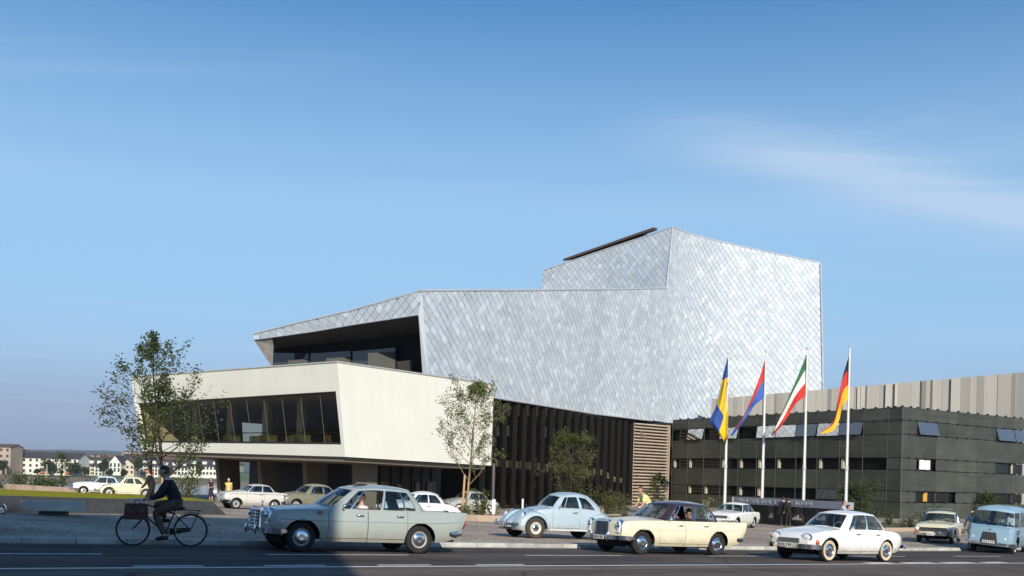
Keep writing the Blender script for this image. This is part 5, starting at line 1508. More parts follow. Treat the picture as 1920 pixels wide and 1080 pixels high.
def build_car(name, label, S, col, roofcol=None, cat='car', group=None, near=True):
    root = empty(name); tag(root, label, cat, group)
    belt, deck, wf, sill = pchip(S['belt']), pchip(S['deck']), pchip(S['w']), pchip(S['sill'])
    prof = pchip(S.get('prof', [(0, .93), (.2, .975), (.45, 1.0), (.62, 1.0), (.8, .985), (.93, .955), (1, .925)]))
    xf, xr = S['xf'], S['xr']
    bf, br = S.get('bulge', (.10, .06)); W0_ = S['w'][len(S['w']) // 2][1]
    def deform(p):
        x, y, z = p
        k = max(0, (x - (xf - .5)) / .5); k2 = max(0, ((xr + .5) - x) / .5)
        c_ = 1 - min(1, (y / W0_) ** 2)
        return (x + bf * k * k * c_ - br * k2 * k2 * c_ + S.get('rake', 0) * k2 * k2 * max(0, .95 - z), y, z)
    arches = S['arches']
    # samples along the car
    xs = set(xr + (xf - xr) * i / 46 for i in range(47))
    for xc, Ra, zc in arches:
        for i in range(17):
            xs.add(xc + Ra * math.cos(PI * i / 16))
        xs.add(xc - Ra - .004); xs.add(xc + Ra + .004)
    doors = S['doors']; gap = .0045
    for a, b in doors: xs |= {a + gap, a - gap, b + gap, b - gap}
    xs = sorted([x for x in xs if xr + .002 < x < xf - .002] + [xr, xf])
    xs = [x for i, x in enumerate(xs) if i == 0 or x - xs[i - 1] > .0015]
    def bottom(x):
        b = sill(x)
        for xc, Ra, zc in arches:
            if abs(x - xc) < Ra: b = max(b, zc + math.sqrt(Ra * Ra - (x - xc) ** 2) * S.get('archk', 1.0))
        return b
    KR = 9
    def side_pt(x, z):
        s_, t_ = sill(x), belt(x)
        return wf(x) * prof((z - s_) / (t_ - s_))
    def column(x, sgn, z0=None):
        b = bottom(x) if z0 is None else max(z0, bottom(x)); t_ = belt(x)
        b = min(b, t_ - .02)
        return [deform((x, sgn * side_pt(x, b + (t_ - b) * k / KR), b + (t_ - b) * k / KR)) for k in range(KR + 1)]
    xac, xdc = S['cab'][1], S['cab'][2]
    body = MB()
    for sgn in (1, -1):
        seg = []; cuts = sorted(doors)
        cur = xr
        for a, b in cuts: seg.append((cur, a - gap, None)); seg.append((a + gap, b - gap, 'door')); cur = b + gap
        seg.append((cur, xf, None))
        for a, b, kind in seg:
            sub = [x for x in xs if a - 1e-4 <= x <= b + 1e-4]
            if len(sub) < 2: continue
            if kind is None: body.grid([column(x, sgn) for x in sub])
            else:
                zl = sill((a + b) / 2) + .075
                rows = [column(x, sgn, zl + .006) for x in sub]
                mb = MB(); mb.grid(rows)
                # return edges make the door a slab
                mb.grid([[(p[0], p[1] - sgn * .03, p[2]) for p in rows[0]], rows[0]]); mb.grid([rows[-1], [(p[0], p[1] - sgn * .03, p[2]) for p in rows[-1]]])
                d = mb.build('door', col, root, smooth=35)
                hx = a + .10 if b > -.2 or len(doors) == 1 else a + .10
                hz = belt(hx) - S.get('hdrop', .12)
                hy = side_pt(hx, hz)
                mb = MB(); mb.tube([(hx - .01, sgn * (hy + .004), hz), (hx, sgn * (hy + .035), hz), (hx + .14, sgn * (hy + .035), hz), (hx + .155, sgn * (hy + .004), hz)], .014, 6); mb.build('handle', m_chrome, d, smooth=60)
                # rocker below the door
                body.grid([[deform((x, sgn * side_pt(x, z), z)) for z in (bottom(x), max(bottom(x) + .004, min(zl - .004, belt(x) - .1)))] for x in sub if bottom(x) < zl - .01])
    def deck_row(x):
        t_, c_ = belt(x), deck(x); yt = side_pt(x, t_); r_ = []
        e = S.get('deckpow', 2.0)
        for q in range(-6, 7):
            a = abs(q) / 6; r_.append(deform((x, (1 if q > 0 else -1) * yt * a, t_ + (c_ - t_) * (1 - a ** e))))
        return r_
    hood = [x for x in xs if x >= xac - .02]; trunk = [x for x in xs if x <= xdc + .02]
    for sub in (hood, trunk):
        if len(sub) > 1: body.grid([deck_row(x) for x in sub])
    for x in (xf, xr):
        L_ = column(x, 1); Rr = column(x, -1)
        rows = []
        for k in range(KR + 1):
            z = L_[k][2]; yl = L_[k][1]
            yraw = side_pt(x, z)
            rows.append([deform((x, yraw * (1 - 2 * c_ / 8), z)) for c_ in range(9)])
        body.grid(rows)
        t_ = belt(x); yt = side_pt(x, t_); dr = deck_row(x)
        body.grid([[deform((x, p[1], t_)) for p in dr], dr])
    body.build('body', col, root, smooth=32)
    # underbody and wheel wells
    mb = MB(); y_in = min(wf(a[0]) for a in arches) - .30
    mb.box(((xf + xr) / 2, 0, S['sillz'] + .16), ((xf - xr) * .90, y_in * 2, .26)); mb.box(((arches[0][0] + arches[1][0]) / 2, 0, S['sillz'] + .14), (abs(arches[0][0] - arches[1][0]) - arches[0][1] * 2, (W0_ - .04) * 2 * .95, .20))
    for xc, Ra, zc in arches: mb.box((xc, 0, zc + .12), (Ra * 1.9, y_in * 2, Ra * 1.3))
    mb.build('underbody', m_under, root)
    # greenhouse
    xa, xac, xdc, xd = S['cab']; xb, xbc, xcc, xc_ = S['roofx']
    zr_ = pchip(sorted(S['roofz'])); yr_ = pchip(sorted(S['roofy']))
    zca, zcd = deck(xa), deck(xd)
    ins = .012
    def ring():
        out = []
        for i in range(7):
            r_ = i / 6
            bx_ = xa + (xac - xa) * r_ ** 2.4; by_ = (side_pt(xac, belt(xac)) - ins) * r_; bz = belt(xac) + (zca - belt(xac)) * (1 - r_ ** 2) - .01
            tx_ = xb + (xbc - xb) * r_ ** 2.4; ty_ = yr_(xbc) * r_; tz_ = zr_(xbc) + S.get('wcrown', .03) * (1 - r_ ** 2)
            out.append((('f', r_), Vector((bx_, by_, bz)), Vector((tx_, ty_, tz_))))
        ss = sorted(set([i / 14 for i in range(1, 14)] + [q for w_ in S['wins'] for q in w_]))
        ss = [s for i, s in enumerate(ss) if 0 < s < 1]
        for s in ss:
            x = xac + (xdc - xac) * s; X = xbc + (xcc - xbc) * s
            out.append((('s', s), Vector((x, side_pt(x, belt(x)) - ins, belt(x) - .01)), Vector((X, yr_(X), zr_(X)))))
        for i in range(7):
            r_ = 1 - i / 6
            bx_ = xd + (xdc - xd) * r_ ** 2.4; by_ = (side_pt(xdc, belt(xdc)) - ins) * r_; bz = belt(xdc) + (zcd - belt(xdc)) * (1 - r_ ** 2) - .01
            tx_ = xc_ + (xcc - xc_) * r_ ** 2.4; ty_ = yr_(xcc) * r_; tz_ = zr_(xcc) + S.get('wcrown', .03) * (1 - r_ ** 2)
            out.append((('r', r_), Vector((bx_, by_, bz)), Vector((tx_, ty_, tz_))))
        return out
    rg = ring()
    ts = [0, S.get('wb0', .07), .3, .55, .78, S.get('wt', .90), 1.0]
    blg = S.get('gbulge', .035)
    def gp_(b, t, k, sgn, off=0.0):
        p = b.lerp(t, k); m_ = Vector((p.x - (xa + xd) / 2, p.y * 1.6, 0)); m_ = m_.normalized() if m_.length > .01 else m_
        p = p + m_ * (blg * math.sin(PI * k) + off)
        return Vector((p.x, p.y * sgn, p.z))
    fcut, rcut = S.get('fcut', .90), S.get('rcut', .86)
    def is_win(k1, k2):
        if k1[0] == 'f' and k2[0] == 'f': return ('windscreen', 0) if max(k1[1], k2[1]) <= fcut + .08 else None
        if k1[0] == 'r' and k2[0] == 'r': return ('rear_window', 0) if max(k1[1], k2[1]) <= rcut else None
        if k1[0] == 's' and k2[0] == 's':
            for i, (a, b) in enumerate(S['wins']):
                if k1[1] >= a - 1e-6 and k2[1] <= b + 1e-6: return ('window', i)
        return None
    frame = MB(); panes = {}
    for sgn in (1, -1):
        for i in range(len(rg) - 1):
            k1, b1, t1 = rg[i]; k2, b2, t2 = rg[i + 1]
            wn_ = is_win(k1, k2)
            for j in range(len(ts) - 1):
                inwin = wn_ and 0 < j < len(ts) - 2
                q = [gp_(b1, t1, ts[j], sgn), gp_(b2, t2, ts[j], sgn), gp_(b2, t2, ts[j + 1], sgn), gp_(b1, t1, ts[j + 1], sgn)]
                if inwin:
                    key = (wn_[0], wn_[1], sgn if wn_[0] == 'window' else 0)
                    q = [gp_(b1, t1, ts[j], sgn, -.012), gp_(b2, t2, ts[j], sgn, -.012), gp_(b2, t2, ts[j + 1], sgn, -.012), gp_(b1, t1, ts[j + 1], sgn, -.012)]
                    panes.setdefault(key, MB()).face(q)
                else: frame.face(q)
    frame.build('window_frame', roofcol if S.get('frame_roof') and roofcol else col, root, smooth=40)
    openw = S.get('open', [])
    for key, mb in panes.items():
        if key[0] == 'window' and key[1] in openw and key[2] == 1: continue
        mb.build(key[0], m_carglass, root, smooth=60)
    # chrome surrounds of side windows
    if S.get('chrome_win', True) and near:
        for sgn in ((1, -1)):
            for a, b in S['wins']:
                def pt(s, k):
                    x = xac + (xdc - xac) * s; X = xbc + (xcc - xbc) * s
                    return gp_(Vector((x, side_pt(x, belt(x)) - ins, belt(x) - .01)), Vector((X, yr_(X), zr_(X))), k, sgn, .004)
                k0, k1_ = ts[1], ts[-2]
                loop = [pt(a, k0 + (k1_ - k0) * i / 4) for i in range(5)] + [pt(a + (b - a) * i / 4, k1_) for i in range(1, 5)] + [pt(b, k1_ + (k0 - k1_) * i / 4) for i in range(1, 5)] + [pt(b + (a - b) * i / 4, k0) for i in range(1, 4)]
                mb = MB(); mb.tube(loop, .011, 4, closed=True); mb.build('window_trim', m_chrome, root)
    # roof skin
    topr = [p[2] for p in rg]
    full = [Vector((p.x, p.y, p.z)) for p in topr] + [Vector((p.x, -p.y, p.z)) for p in reversed(topr[1:-1])]
    xm = sum(p.x for p in full) / len(full); cr = S.get('crown', .07)
    mb = MB(); rows = []
    for q in (0, .04, .10, .2, .35, .52, .7, .87, 1.0):
        rows.append([Vector((xm + (p.x - xm) * (1 - q), p.y * (1 - q), p.z + (S['roofmid'] - p.z) * (1 - (1 - q) ** 2.3))) for p in full])
    mb.grid(rows, closed=True); mb.build('roof', roofcol or col, root, smooth=60)
    # seats, steering wheel
    sz = S['sillz']; sm = S.get('seat', m_seattan); hs_ = belt(0) - .02
    for x0 in ((xa + xd) / 2 + .18, (xa + xd) / 2 - .72):
        mb = MB(); mb.slab([(x0 - .05, -.58, sz + .15), (x0 + .5, -.58, sz + .15), (x0 + .5, .58, sz + .15), (x0 - .05, .58, sz + .15)], [(x0 - .05, -.58, sz + .30), (x0 + .48, -.56, sz + .34), (x0 + .48, .56, sz + .34), (x0 - .05, .58, sz + .30)])
        mb.slab([(x0 - .10, -.58, sz + .28), (x0 + .06, -.58, sz + .30), (x0 + .06, .58, sz + .30), (x0 - .10, .58, sz + .28)], [(x0 - .22, -.54, hs_ + .06), (x0 - .12, -.54, hs_ + .07), (x0 - .12, .54, hs_ + .07), (x0 - .22, .54, hs_ + .06)])
        mb.build('seat', sm, root, smooth=40)
    mb = MB(); cx, cz = xac - .28, belt(xac) + .02
    mb.tube([(cx + .06 * math.sin(a), .34 + .20 * math.cos(a), cz + .19 * math.sin(a)) for a in [2 * PI * i / 16 for i in range(16)]], .014, 5, closed=True); mb.tube([(cx, .34, cz), (cx + .35, .34, cz - .25)], .02, 5); mb.build('steering_wheel', mat('cream_plastic', (.6, .55, .42), rough=.4), root)
    # wheels
    for xc, Ra, zc in arches:
        for s in (1, -1): wheel(root, xc, s * (S['track'] / 2), S['r'], ww=S.get('ww'), dusty=S.get('dusty', False), rimc=S.get('rim'), capr=S.get('capr', .125))
    # bumpers
    fx_, rx_ = S['bump']
    wb_ = W0_ - .01
    SIGN[0] = 1
    path = [(xf + fx_, 0), (xf + fx_ - .01, .35), (xf + fx_ - .05, .60), (xf + fx_ - .13, .76 * wb_ / .87), (xf + fx_ - .30, wb_ + .01), (xf + fx_ - .46, wb_ + .015)]
    sweep_bar('front_bumper', root, path, S.get('bh', .11), .06, m_chrome, S['bz'][0])
    path = [(xr - rx_, 0), (xr - rx_ + .01, .35), (xr - rx_ + .04, .58), (xr - rx_ + .12, .74 * wb_ / .87), (xr - rx_ + .30, wb_), (xr - rx_ + .44, wb_ + .005)]
    sweep_bar('rear_bumper', root, path, S.get('bh', .11), .06, m_chrome, S['bz'][1])
    for s in (1, -1):
        if S.get('override', True):
            mb = MB(); mb.tube([(xf + fx_ + .035, s * .36, S['bz'][0] - .09), (xf + fx_ + .065, s * .36, S['bz'][0]), (xf + fx_ + .03, s * .36, S['bz'][0] + .11)], [.02, .035, .025], 6); mb.build('overrider', m_chrome, root, smooth=60)
        tl = S['tail']; mb = MB(); mb.lathe([(.055, -.03), (.06, .01), (.04, .035), (0, .045)], 12, 'x', (tl[0], s * tl[1], tl[2]), M=Matrix.Diagonal((-1, tl[3] if len(tl) > 3 else 1, tl[4] if len(tl) > 4 else 1.6))); mb.build('tail_light', m_redlens, root, smooth=60)
    mb = MB(); pz = S['bz'][0] + S.get('pz', .0); mb.box((xf + fx_ + .05 + S.get('px', 0), 0, pz), (.012, .46, .11)); pl = mb.build('number_plate', m_plate, root)
    for i, (yy, ww_) in enumerate(((.17, .05), (.105, .05), (.02, .045), (-.06, .05), (-.125, .05), (-.185, .045))):
        mb = MB(); mb.box((xf + fx_ + .058 + S.get('px', 0), yy, pz), (.006, ww_ * .62, .07)); mb.build('plate_character', m_platetext, pl)
    # waist trim
    for tz, mt, rr in S.get('trims', []):
        for s in (1, -1):
            pts = [deform((x, s * (side_pt(x, sill(x) + (belt(x) - sill(x)) * tz) + .004), sill(x) + (belt(x) - sill(x)) * tz)) for x in [xr + .12 + (xf - xr - .3) * i / 22 for i in range(23)]]
            mb = MB(); mb.tube(pts, rr, 4); mb.build('side_trim', mt, root)
    # wipers
    if near:
        def wind(r_, k_):
            a_ = abs(r_); b_ = Vector((xa + (xac - xa) * a_ ** 2.4, (side_pt(xac, belt(xac)) - ins) * a_, belt(xac) + (zca - belt(xac)) * (1 - a_ ** 2)))
            t_ = Vector((xb + (xbc - xb) * a_ ** 2.4, yr_(xbc) * a_, zr_(xbc) + S.get('wcrown', .03) * (1 - a_ ** 2)))
            return gp_(b_, t_, k_, 1 if r_ >= 0 else -1, .014)
        for r0, r1 in ((.62, .12), (-.10, -.58)):
            mb = MB(); mb.tube([wind(r0, .03), wind(r0 + (r1 - r0) * .5, .08), wind(r1, .13)], .006, 4); mb.build('wiper', m_chrome, root)
        mb = MB(); mb.tube([(xac - .12, wf(xac) - .02, belt(xac) + .02), (xac - .10, wf(xac) + .05, belt(xac) + .06)], .010, 5); mb.lathe([(0, .03), (.045, .02), (.05, 0), (.0, -.005)], 10, 'x', (xac - .10, wf(xac) + .08, belt(xac) + .08), M=Matrix.Diagonal((1, 1.1, 1))); mb.build('wing_mirror', m_chrome, root, smooth=60)
    root['_h'] = 1
    return root
def place(root, x, y, yaw, on=None, dz=0.0):
    """stand a vehicle on the sloping ground"""
    g = ground_at if on is None else on
    e = 1.2
    n = Vector((-(g(x + e, y) - g(x - e, y)) / (2 * e), -(g(x, y + e) - g(x, y - e)) / (2 * e), 1)).normalized()
    f_ = Vector((math.cos(yaw), math.sin(yaw), 0)); f_ = (f_ - n * f_.dot(n)).normalized(); l = n.cross(f_)
    root.matrix_world = Matrix.Translation((x, y, g(x, y) + dz)) @ Matrix((f_, l, n)).transposed().to_4x4()
    if '_h' in root.keys(): del root['_h']
    return root

def finback(open_=()):
    return dict(xf=1.99, xr=-2.53, sillz=.24, track=1.48, r=.315,
        belt=[(-2.53, .945), (-2.2, .945), (-1.5, .935), (-.5, .93), (.4, .925), (1.2, .91), (1.7, .885), (1.9, .86), (1.99, .80)],
        deck=[(-2.53, .80), (-2.3, .87), (-1.9, .94), (-1.45, 1.0), (.55, 1.02), (.85, 1.01), (1.5, .96), (1.8, .92), (1.94, .88), (1.99, .82)],
        w=[(-2.53, .79), (-2.3, .835), (-1.6, .875), (-.6, .895), (.4, .895), (1.3, .875), (1.7, .845), (1.91, .81), (1.99, .765)],
        sill=[(-2.53, .42), (-2.2, .33), (-1.8, .26), (-1.0, .235), (1.0, .235), (1.6, .30), (1.99, .42)],
        prof=[(0, .93), (.2, .975), (.45, 1.0), (.60, 1.0), (.66, .992), (.82, .975), (.95, .945), (1, .91)],
        arches=[(1.35, .385, .31), (-1.35, .375, .31)], doors=[(-1.02, -.10), (-.085, .80)],
        cab=(.86, .60, -1.36, -1.68), roofx=(.20, .06, -1.10, -1.28), roofz=[(.2, 1.365), (-.4, 1.405), (-1.0, 1.385), (-1.28, 1.35)], roofy=[(.2, .575), (-.4, .61), (-1.28, .575)],
        roofmid=1.49, wins=[(.045, .145), (.16, .50), (.535, .80), (.812, .94)], open=list(open_), bump=(.17, -.02), bz=(.43, .47), tail=(-2.46, .72, .70, 1, 2.0), trims=[(.63, None, .006)],
        fcut=.86, rcut=.98, capr=.15, rake=.36, pz=-.01, bulge=(.10, .05), wcrown=.04, crown=.07)
def finback_face(root, S, col, dark=False):
    xf = S['xf']
    # radiator with chrome shell, star and stacked oval lamps
    mb = MB(); mb.slab([(xf - .02, -.31, .40), (xf + .13, -.29, .40), (xf + .13, .29, .40), (xf - .02, .31, .40)], [(xf - .10, -.31, .90), (xf + .105, -.28, .89), (xf + .105, .28, .89), (xf - .10, .31, .90)]); g = mb.build('radiator_shell', m_chrome, root, smooth=30)
    mb = MB(); mb.slab([(xf + .11, -.255, .44), (xf + .142, -.255, .44), (xf + .142, .255, .44), (xf + .11, .255, .44)], [(xf + .05, -.25, .84), (xf + .120, -.25, .84), (xf + .120, .25, .84), (xf + .05, .25, .84)]); mb.build('grille', m_grille, g)
    for i in range(5):
        z = .50 + .07 * i; mb = MB(); mb.tube([(xf + .144 - .004 * i, -.25, z), (xf + .144 - .004 * i, .25, z)], .006, 4); mb.build('grille_bar', m_chrome, g)
    mb = MB(); mb.tube([(xf + .146, 0, .45), (xf + .124, 0, .84)], .007, 4); mb.build('grille_bar', m_chrome, g)
    mb = MB(); mb.tube([(xf + .0, 0, .90), (xf - .01, 0, .96)], .012, 6); mb.tube([(xf - .01 + .0 * math.cos(a), .045 * math.cos(a), 1.0 + .045 * math.sin(a)) for a in [2 * PI * i / 12 for i in range(12)]], .006, 4, closed=True)
    for a in (PI / 2, PI / 2 + 2 * PI / 3, PI / 2 + 4 * PI / 3): mb.tube([(xf - .01, 0, 1.0), (xf - .01, .043 * math.cos(a), 1.0 + .043 * math.sin(a))], .005, 4)
    mb.build('bonnet_emblem', m_chrome, g)
    if dark:
        mb = MB(); mb.lathe([(.05, 0), (.05, .012), (0, .014)], 12, 'x', (xf + .12, 0, .62)); mb.build('grille_emblem', m_chrome, g)
    for s in (1, -1):
        o = lamp(root, 'headlight', (xf + .02, s * .63, .70), .110, sx=.95, sz=1.72, bulge=.05)
        mb = MB(); mb.lathe([(.075, .02), (.06, .05), (0, .06)], 14, 'x', (xf + .055, s * .63, .76)); mb.build('bulb_lens', m_chrome, o, smooth=60)
        mb = MB(); mb.tube([(xf + .06, s * .57, .58), (xf + .06, s * .69, .58)], .030, 6); mb.build('turn_lens', m_lens, o, smooth=60)
ivory = paint('ivory', (.80, .72, .52)); blue_grey = paint('blue_grey', (.35, .385, .355)); pale_blue = paint('pale_blue', (.42, .52, .58)); white_p = paint('white', (.80, .79, .73)); cream_p = paint('cream', (.78, .70, .48))
plum = paint('plum', (.045, .022, .030)); olive = paint('olive', (.21, .20, .13)); van_blue = paint('van_blue', (.27, .42, .52)); pure_white = paint('pure_white', (.84, .84, .82)); silver_p = paint('silver_grey', (.42, .41, .38)); black_p = paint('black', (.012, .012, .014)); beige_p = paint('beige', (.62, .60, .54))

S = finback(open_=(1,)); S['trims'] = [(.64, blue_grey, .010)]; S['seat'] = m_seattan
S['rim'] = mat('rim_grey', (.36, .36, .33), rough=.5)
c1 = build_car('saloon_car', 'blue-grey finned saloon with open front window, half in shade at the kerb', S, blue_grey)
finback_face(c1, S, blue_grey, dark=True)
mb = MB(); mb.box((-.12, .10, 1.487), (.28, .34, .018)); mb.build('sunroof', m_under, c1)
mb = MB(); mb.slab([(.95, .885, .80), (1.03, .88, .80), (1.05, .875, .88), (.93, .88, .88)], [(.95, .892, .80), (1.03, .887, .80), (1.05, .882, .88), (.93, .887, .88)]); mb.build('wing_badge', mat('badge_red', (.42, .09, .05), rough=.4), c1)
place(c1, -3.60, 22.79, R(209.4))
S = finback(open_=(1,)); S['trims'] = [(.64, ivory, .010)]; S['seat'] = m_seatblack; S['frame_roof'] = True
S['rim'] = m_chrome
c2 = build_car('saloon_car', 'ivory finned saloon with dark plum roof and upright radiator', S, ivory, plum)
finback_face(c2, S, ivory)
mb = MB(); mb.tube([(.78, .70, .98), (.52, .72, 2.0)], .007, 4); mb.build('aerial', m_chrome, c2)
mb = MB(); mb.box((-.15, .33, .95), (.20, .14, .18)); mb.build('red_box', mat('red_white_box', (.6, .12, .1), rough=.6, var=.6, scale=6), c2)
place(c2, 4.22, 28.65, R(212.3))

def taunus():
    return dict(xf=2.00, xr=-2.36, sillz=.23, track=1.42, r=.315,
        belt=[(-2.36, .62), (-2.28, .74), (-2.1, .82), (-1.6, .885), (-.5, .905), (.5, .89), (1.2, .86), (1.7, .80), (1.9, .72), (2.0, .60)],
        deck=[(-2.36, .62), (-2.28, .76), (-2.0, .87), (-1.4, .96), (.5, .98), (.82, .97), (1.4, .90), (1.8, .80), (1.95, .70), (2.0, .60)],
        w=[(-2.36, .52), (-2.28, .63), (-2.0, .75), (-1.5, .815), (-.5, .845), (.5, .845), (1.3, .835), (1.75, .79), (1.93, .72), (2.0, .62)],
        sill=[(-2.36, .48), (-2.2, .36), (-1.8, .26), (-1.0, .225), (1.0, .225), (1.7, .30), (2.0, .42)],
        prof=[(0, .90), (.2, .96), (.45, .995), (.62, 1.0), (.8, .985), (.92, .95), (1, .90)],
        arches=[(1.315, .375, .305), (-1.315, .355, .305)], doors=[(-1.0, -.09), (-.075, .78)],
        cab=(.88, .56, -1.30, -1.66), roofx=(.26, .06, -.98, -1.18), roofz=[(.26, 1.33), (-.4, 1.365), (-1.18, 1.33)], roofy=[(.26, .55), (-.4, .585), (-1.18, .54)],
        roofmid=1.445, wins=[(.06, .15), (.165, .50), (.53, .77), (.785, .95)], bump=(.15, .12), bz=(.40, .46), tail=(-2.36, .52, .66, 1.6, 1.2),
        fcut=.9, rcut=.98, bulge=(.09, .08), ww=mat('cream_wall', (.62, .50, .34), rough=.8), capr=.15, rim=m_chrome, override=False, bh=.13, pz=.03, deckpow=2.6, seat=m_seattan)
S = taunus()
c3 = build_car('saloon_car', 'white rounded saloon with oval headlights and cream whitewall tyres', S, pure_white)
for s in (1, -1):
    lamp(c3, 'headlight', (2.0, s * .53, .64), .105, sx=1.5, sz=1.0, bulge=.05)
    mb = MB(); mb.lathe([(.07, -.06), (.07, .0), (.045, .03), (0, .04)], 12, 'x', (1.83, s * .755, .53), M=Matrix.Rotation(s * .5, 3, 'Z') @ Matrix.Diagonal((1, 1, 1.1))); mb.build('turn_lens', m_amber, c3, smooth=60)
mb = MB(); mb.slab([(2.0, -.37, .50), (2.105, -.36, .50), (2.105, .36, .50), (2.0, .37, .50)], [(1.97, -.36, .615), (2.085, -.35, .615), (2.085, .35, .615), (1.97, .36, .615)]); g = mb.build('grille', mat('grille_gold', (.20, .18, .12), rough=.35, metal=.6), c3)
for i in range(3):
    mb = MB(); mb.tube([(2.107 - .007 * i, -.35, .52 + .04 * i), (2.107 - .007 * i, .35, .52 + .04 * i)], .006, 4); mb.build('grille_bar', m_chrome, g)
place(c3, 9.38, 29.58, R(216.0))

# ---- rounded rear-engined car
def beetle_spec():
    return dict(xf=1.88, xr=-1.95, sillz=.26, track=1.31, r=.325,
        belt=[(-1.95, .38), (-1.85, .58), (-1.6, .76), (-1.3, .87), (-.9, .93), (-.2, .95), (.5, .945), (.9, .90), (1.3, .78), (1.65, .60), (1.80, .48), (1.88, .40)],
        deck=[(-1.95, .40), (-1.88, .58), (-1.7, .78), (-1.45, .95), (.50, 1.02), (.72, 1.01), (1.0, .97), (1.35, .86), (1.65, .68), (1.80, .54), (1.88, .42)],
        w=[(-1.95, .20), (-1.85, .34), (-1.5, .52), (-1.1, .62), (-.5, .665), (.3, .665), (.8, .60), (1.2, .50), (1.6, .36), (1.80, .24), (1.88, .15)],
        sill=[(-1.95, .30), (-1.0, .27), (1.2, .27), (1.88, .33)],
        prof=[(0, .97), (.3, .99), (.6, 1.0), (.85, .99), (1, .955)],
        arches=[(1.2, .06, -.5), (-1.2, .06, -.5)], doors=[(-.42, .56)],
        cab=(.66, .46, -1.28, -1.62), roofx=(.22, .10, -.72, -.98), roofz=[(.22, 1.36), (-.3, 1.415), (-.72, 1.36), (-.98, 1.27)], roofy=[(.22, .46), (-.3, .51), (-.98, .44)],
        roofmid=1.50, wins=[(.07, .17), (.185, .50), (.57, .87)], bump=(.14, .12), bz=(.42, .44), bh=.09, tail=(-1.72, .62, .60, 1.0, 1.5), hdrop=.10,
        fcut=.80, rcut=.50, wt=.86, wb0=.10, bulge=(.04, .04), wcrown=.05, gbulge=.06, capr=.12, dusty=True, deckpow=2.2, rim=mat('rim_pale', (.62, .60, .52), rough=.5), chrome_win=False, pz=-.03)
def beetle(label, col, seat=m_seattan, near=True, name='rounded_car'):
    S = beetle_spec(); S['seat'] = seat
    root = build_car(name, label, S, col, near=near)
    for s in (1, -1):
        for xc, front in ((1.2, True), (-1.2, False)):
            rows = []
            A0, A1 = (R(-28), R(205)) if front else (R(-28), R(208))
            n = 22
            for i in range(n + 1):
                t = i / n; a = A0 + (A1 - A0) * t            # measured from rearwards-up
                if not front: a = PI - a
                Ro = .50 + .05 * math.sin(PI * t)
                ext = 1.0
                ca, sa = math.cos(a), math.sin(a)
                # the skirt stretches towards the nose / tail
                stretch_ = 1.22 if (ca > 0) == front else 1.10
                r_ = [(xc + .30 * ca, s * .27, max(.325 + .30 * sa, .24))]
                for q in range(8):
                    b = q / 7 * PI / 2
                    yy = .28 + (.765 - .28) * math.sin(b) ** .7
                    rr = .395 + (Ro - .395) * math.cos(b) ** .75
                    if q == 7: rr = .385
                    zz = .325 + rr * sa
                    r_.append((xc + rr * ca * (stretch_ if rr > .40 else 1.0 + (stretch_ - 1) * .3), s * yy, max(zz, .24)))
                rows.append(r_)
            mb = MB(); mb.grid(rows); mb.build('fender', col, root, smooth=60)
        mb = MB(); mb.slab([(-.78, s * .60, .26), (.82, s * .60, .26), (.82, s * .755, .27), (-.78, s * .755, .27)], [(-.78, s * .60, .30), (.82, s * .60, .30), (.82, s * .755, .305), (-.78, s * .755, .305)]); mb.build('running_board', m_plate, root)
        lamp(root, 'headlight', (1.60, s * .555, .70), .112, tilt=R(-16), bulge=.05)
        mb = MB(); mb.lathe([(.035, -.05), (.035, .02), (0, .05)], 10, 'x', (1.36, s * .60, .875), M=Matrix.Diagonal((1.8, .8, .8))); mb.build('turn_light', m_chrome, root, smooth=60)
        mb = MB(); mb.lathe([(.04, 0), (.035, .02), (0, .025)], 10, 'x', (1.72, s * .44, .52)); mb.build('horn_grille', m_chrome, root)
    mb = MB(); mb.tube([(xx, 0, zz) for xx, zz in ((1.03, .985), (1.3, .90), (1.55, .775), (1.72, .63), (1.84, .50))], .012, 5); mb.build('bonnet_trim', m_chrome, root)
    for s in (1, -1):
        for xx in (1, -1):
            mb = MB(); mb.tube([(xx * 2.04, s * .34, .34), (xx * 2.07, s * .34, .44), (xx * 2.03, s * .34, .56)], .025, 6); mb.build('overrider', m_chrome, root, smooth=60)
    return root
c4 = beetle('light blue rounded car driving over the forecourt behind the kerb', pale_blue)
place(c4, 1.50, 33.0, R(207.9))
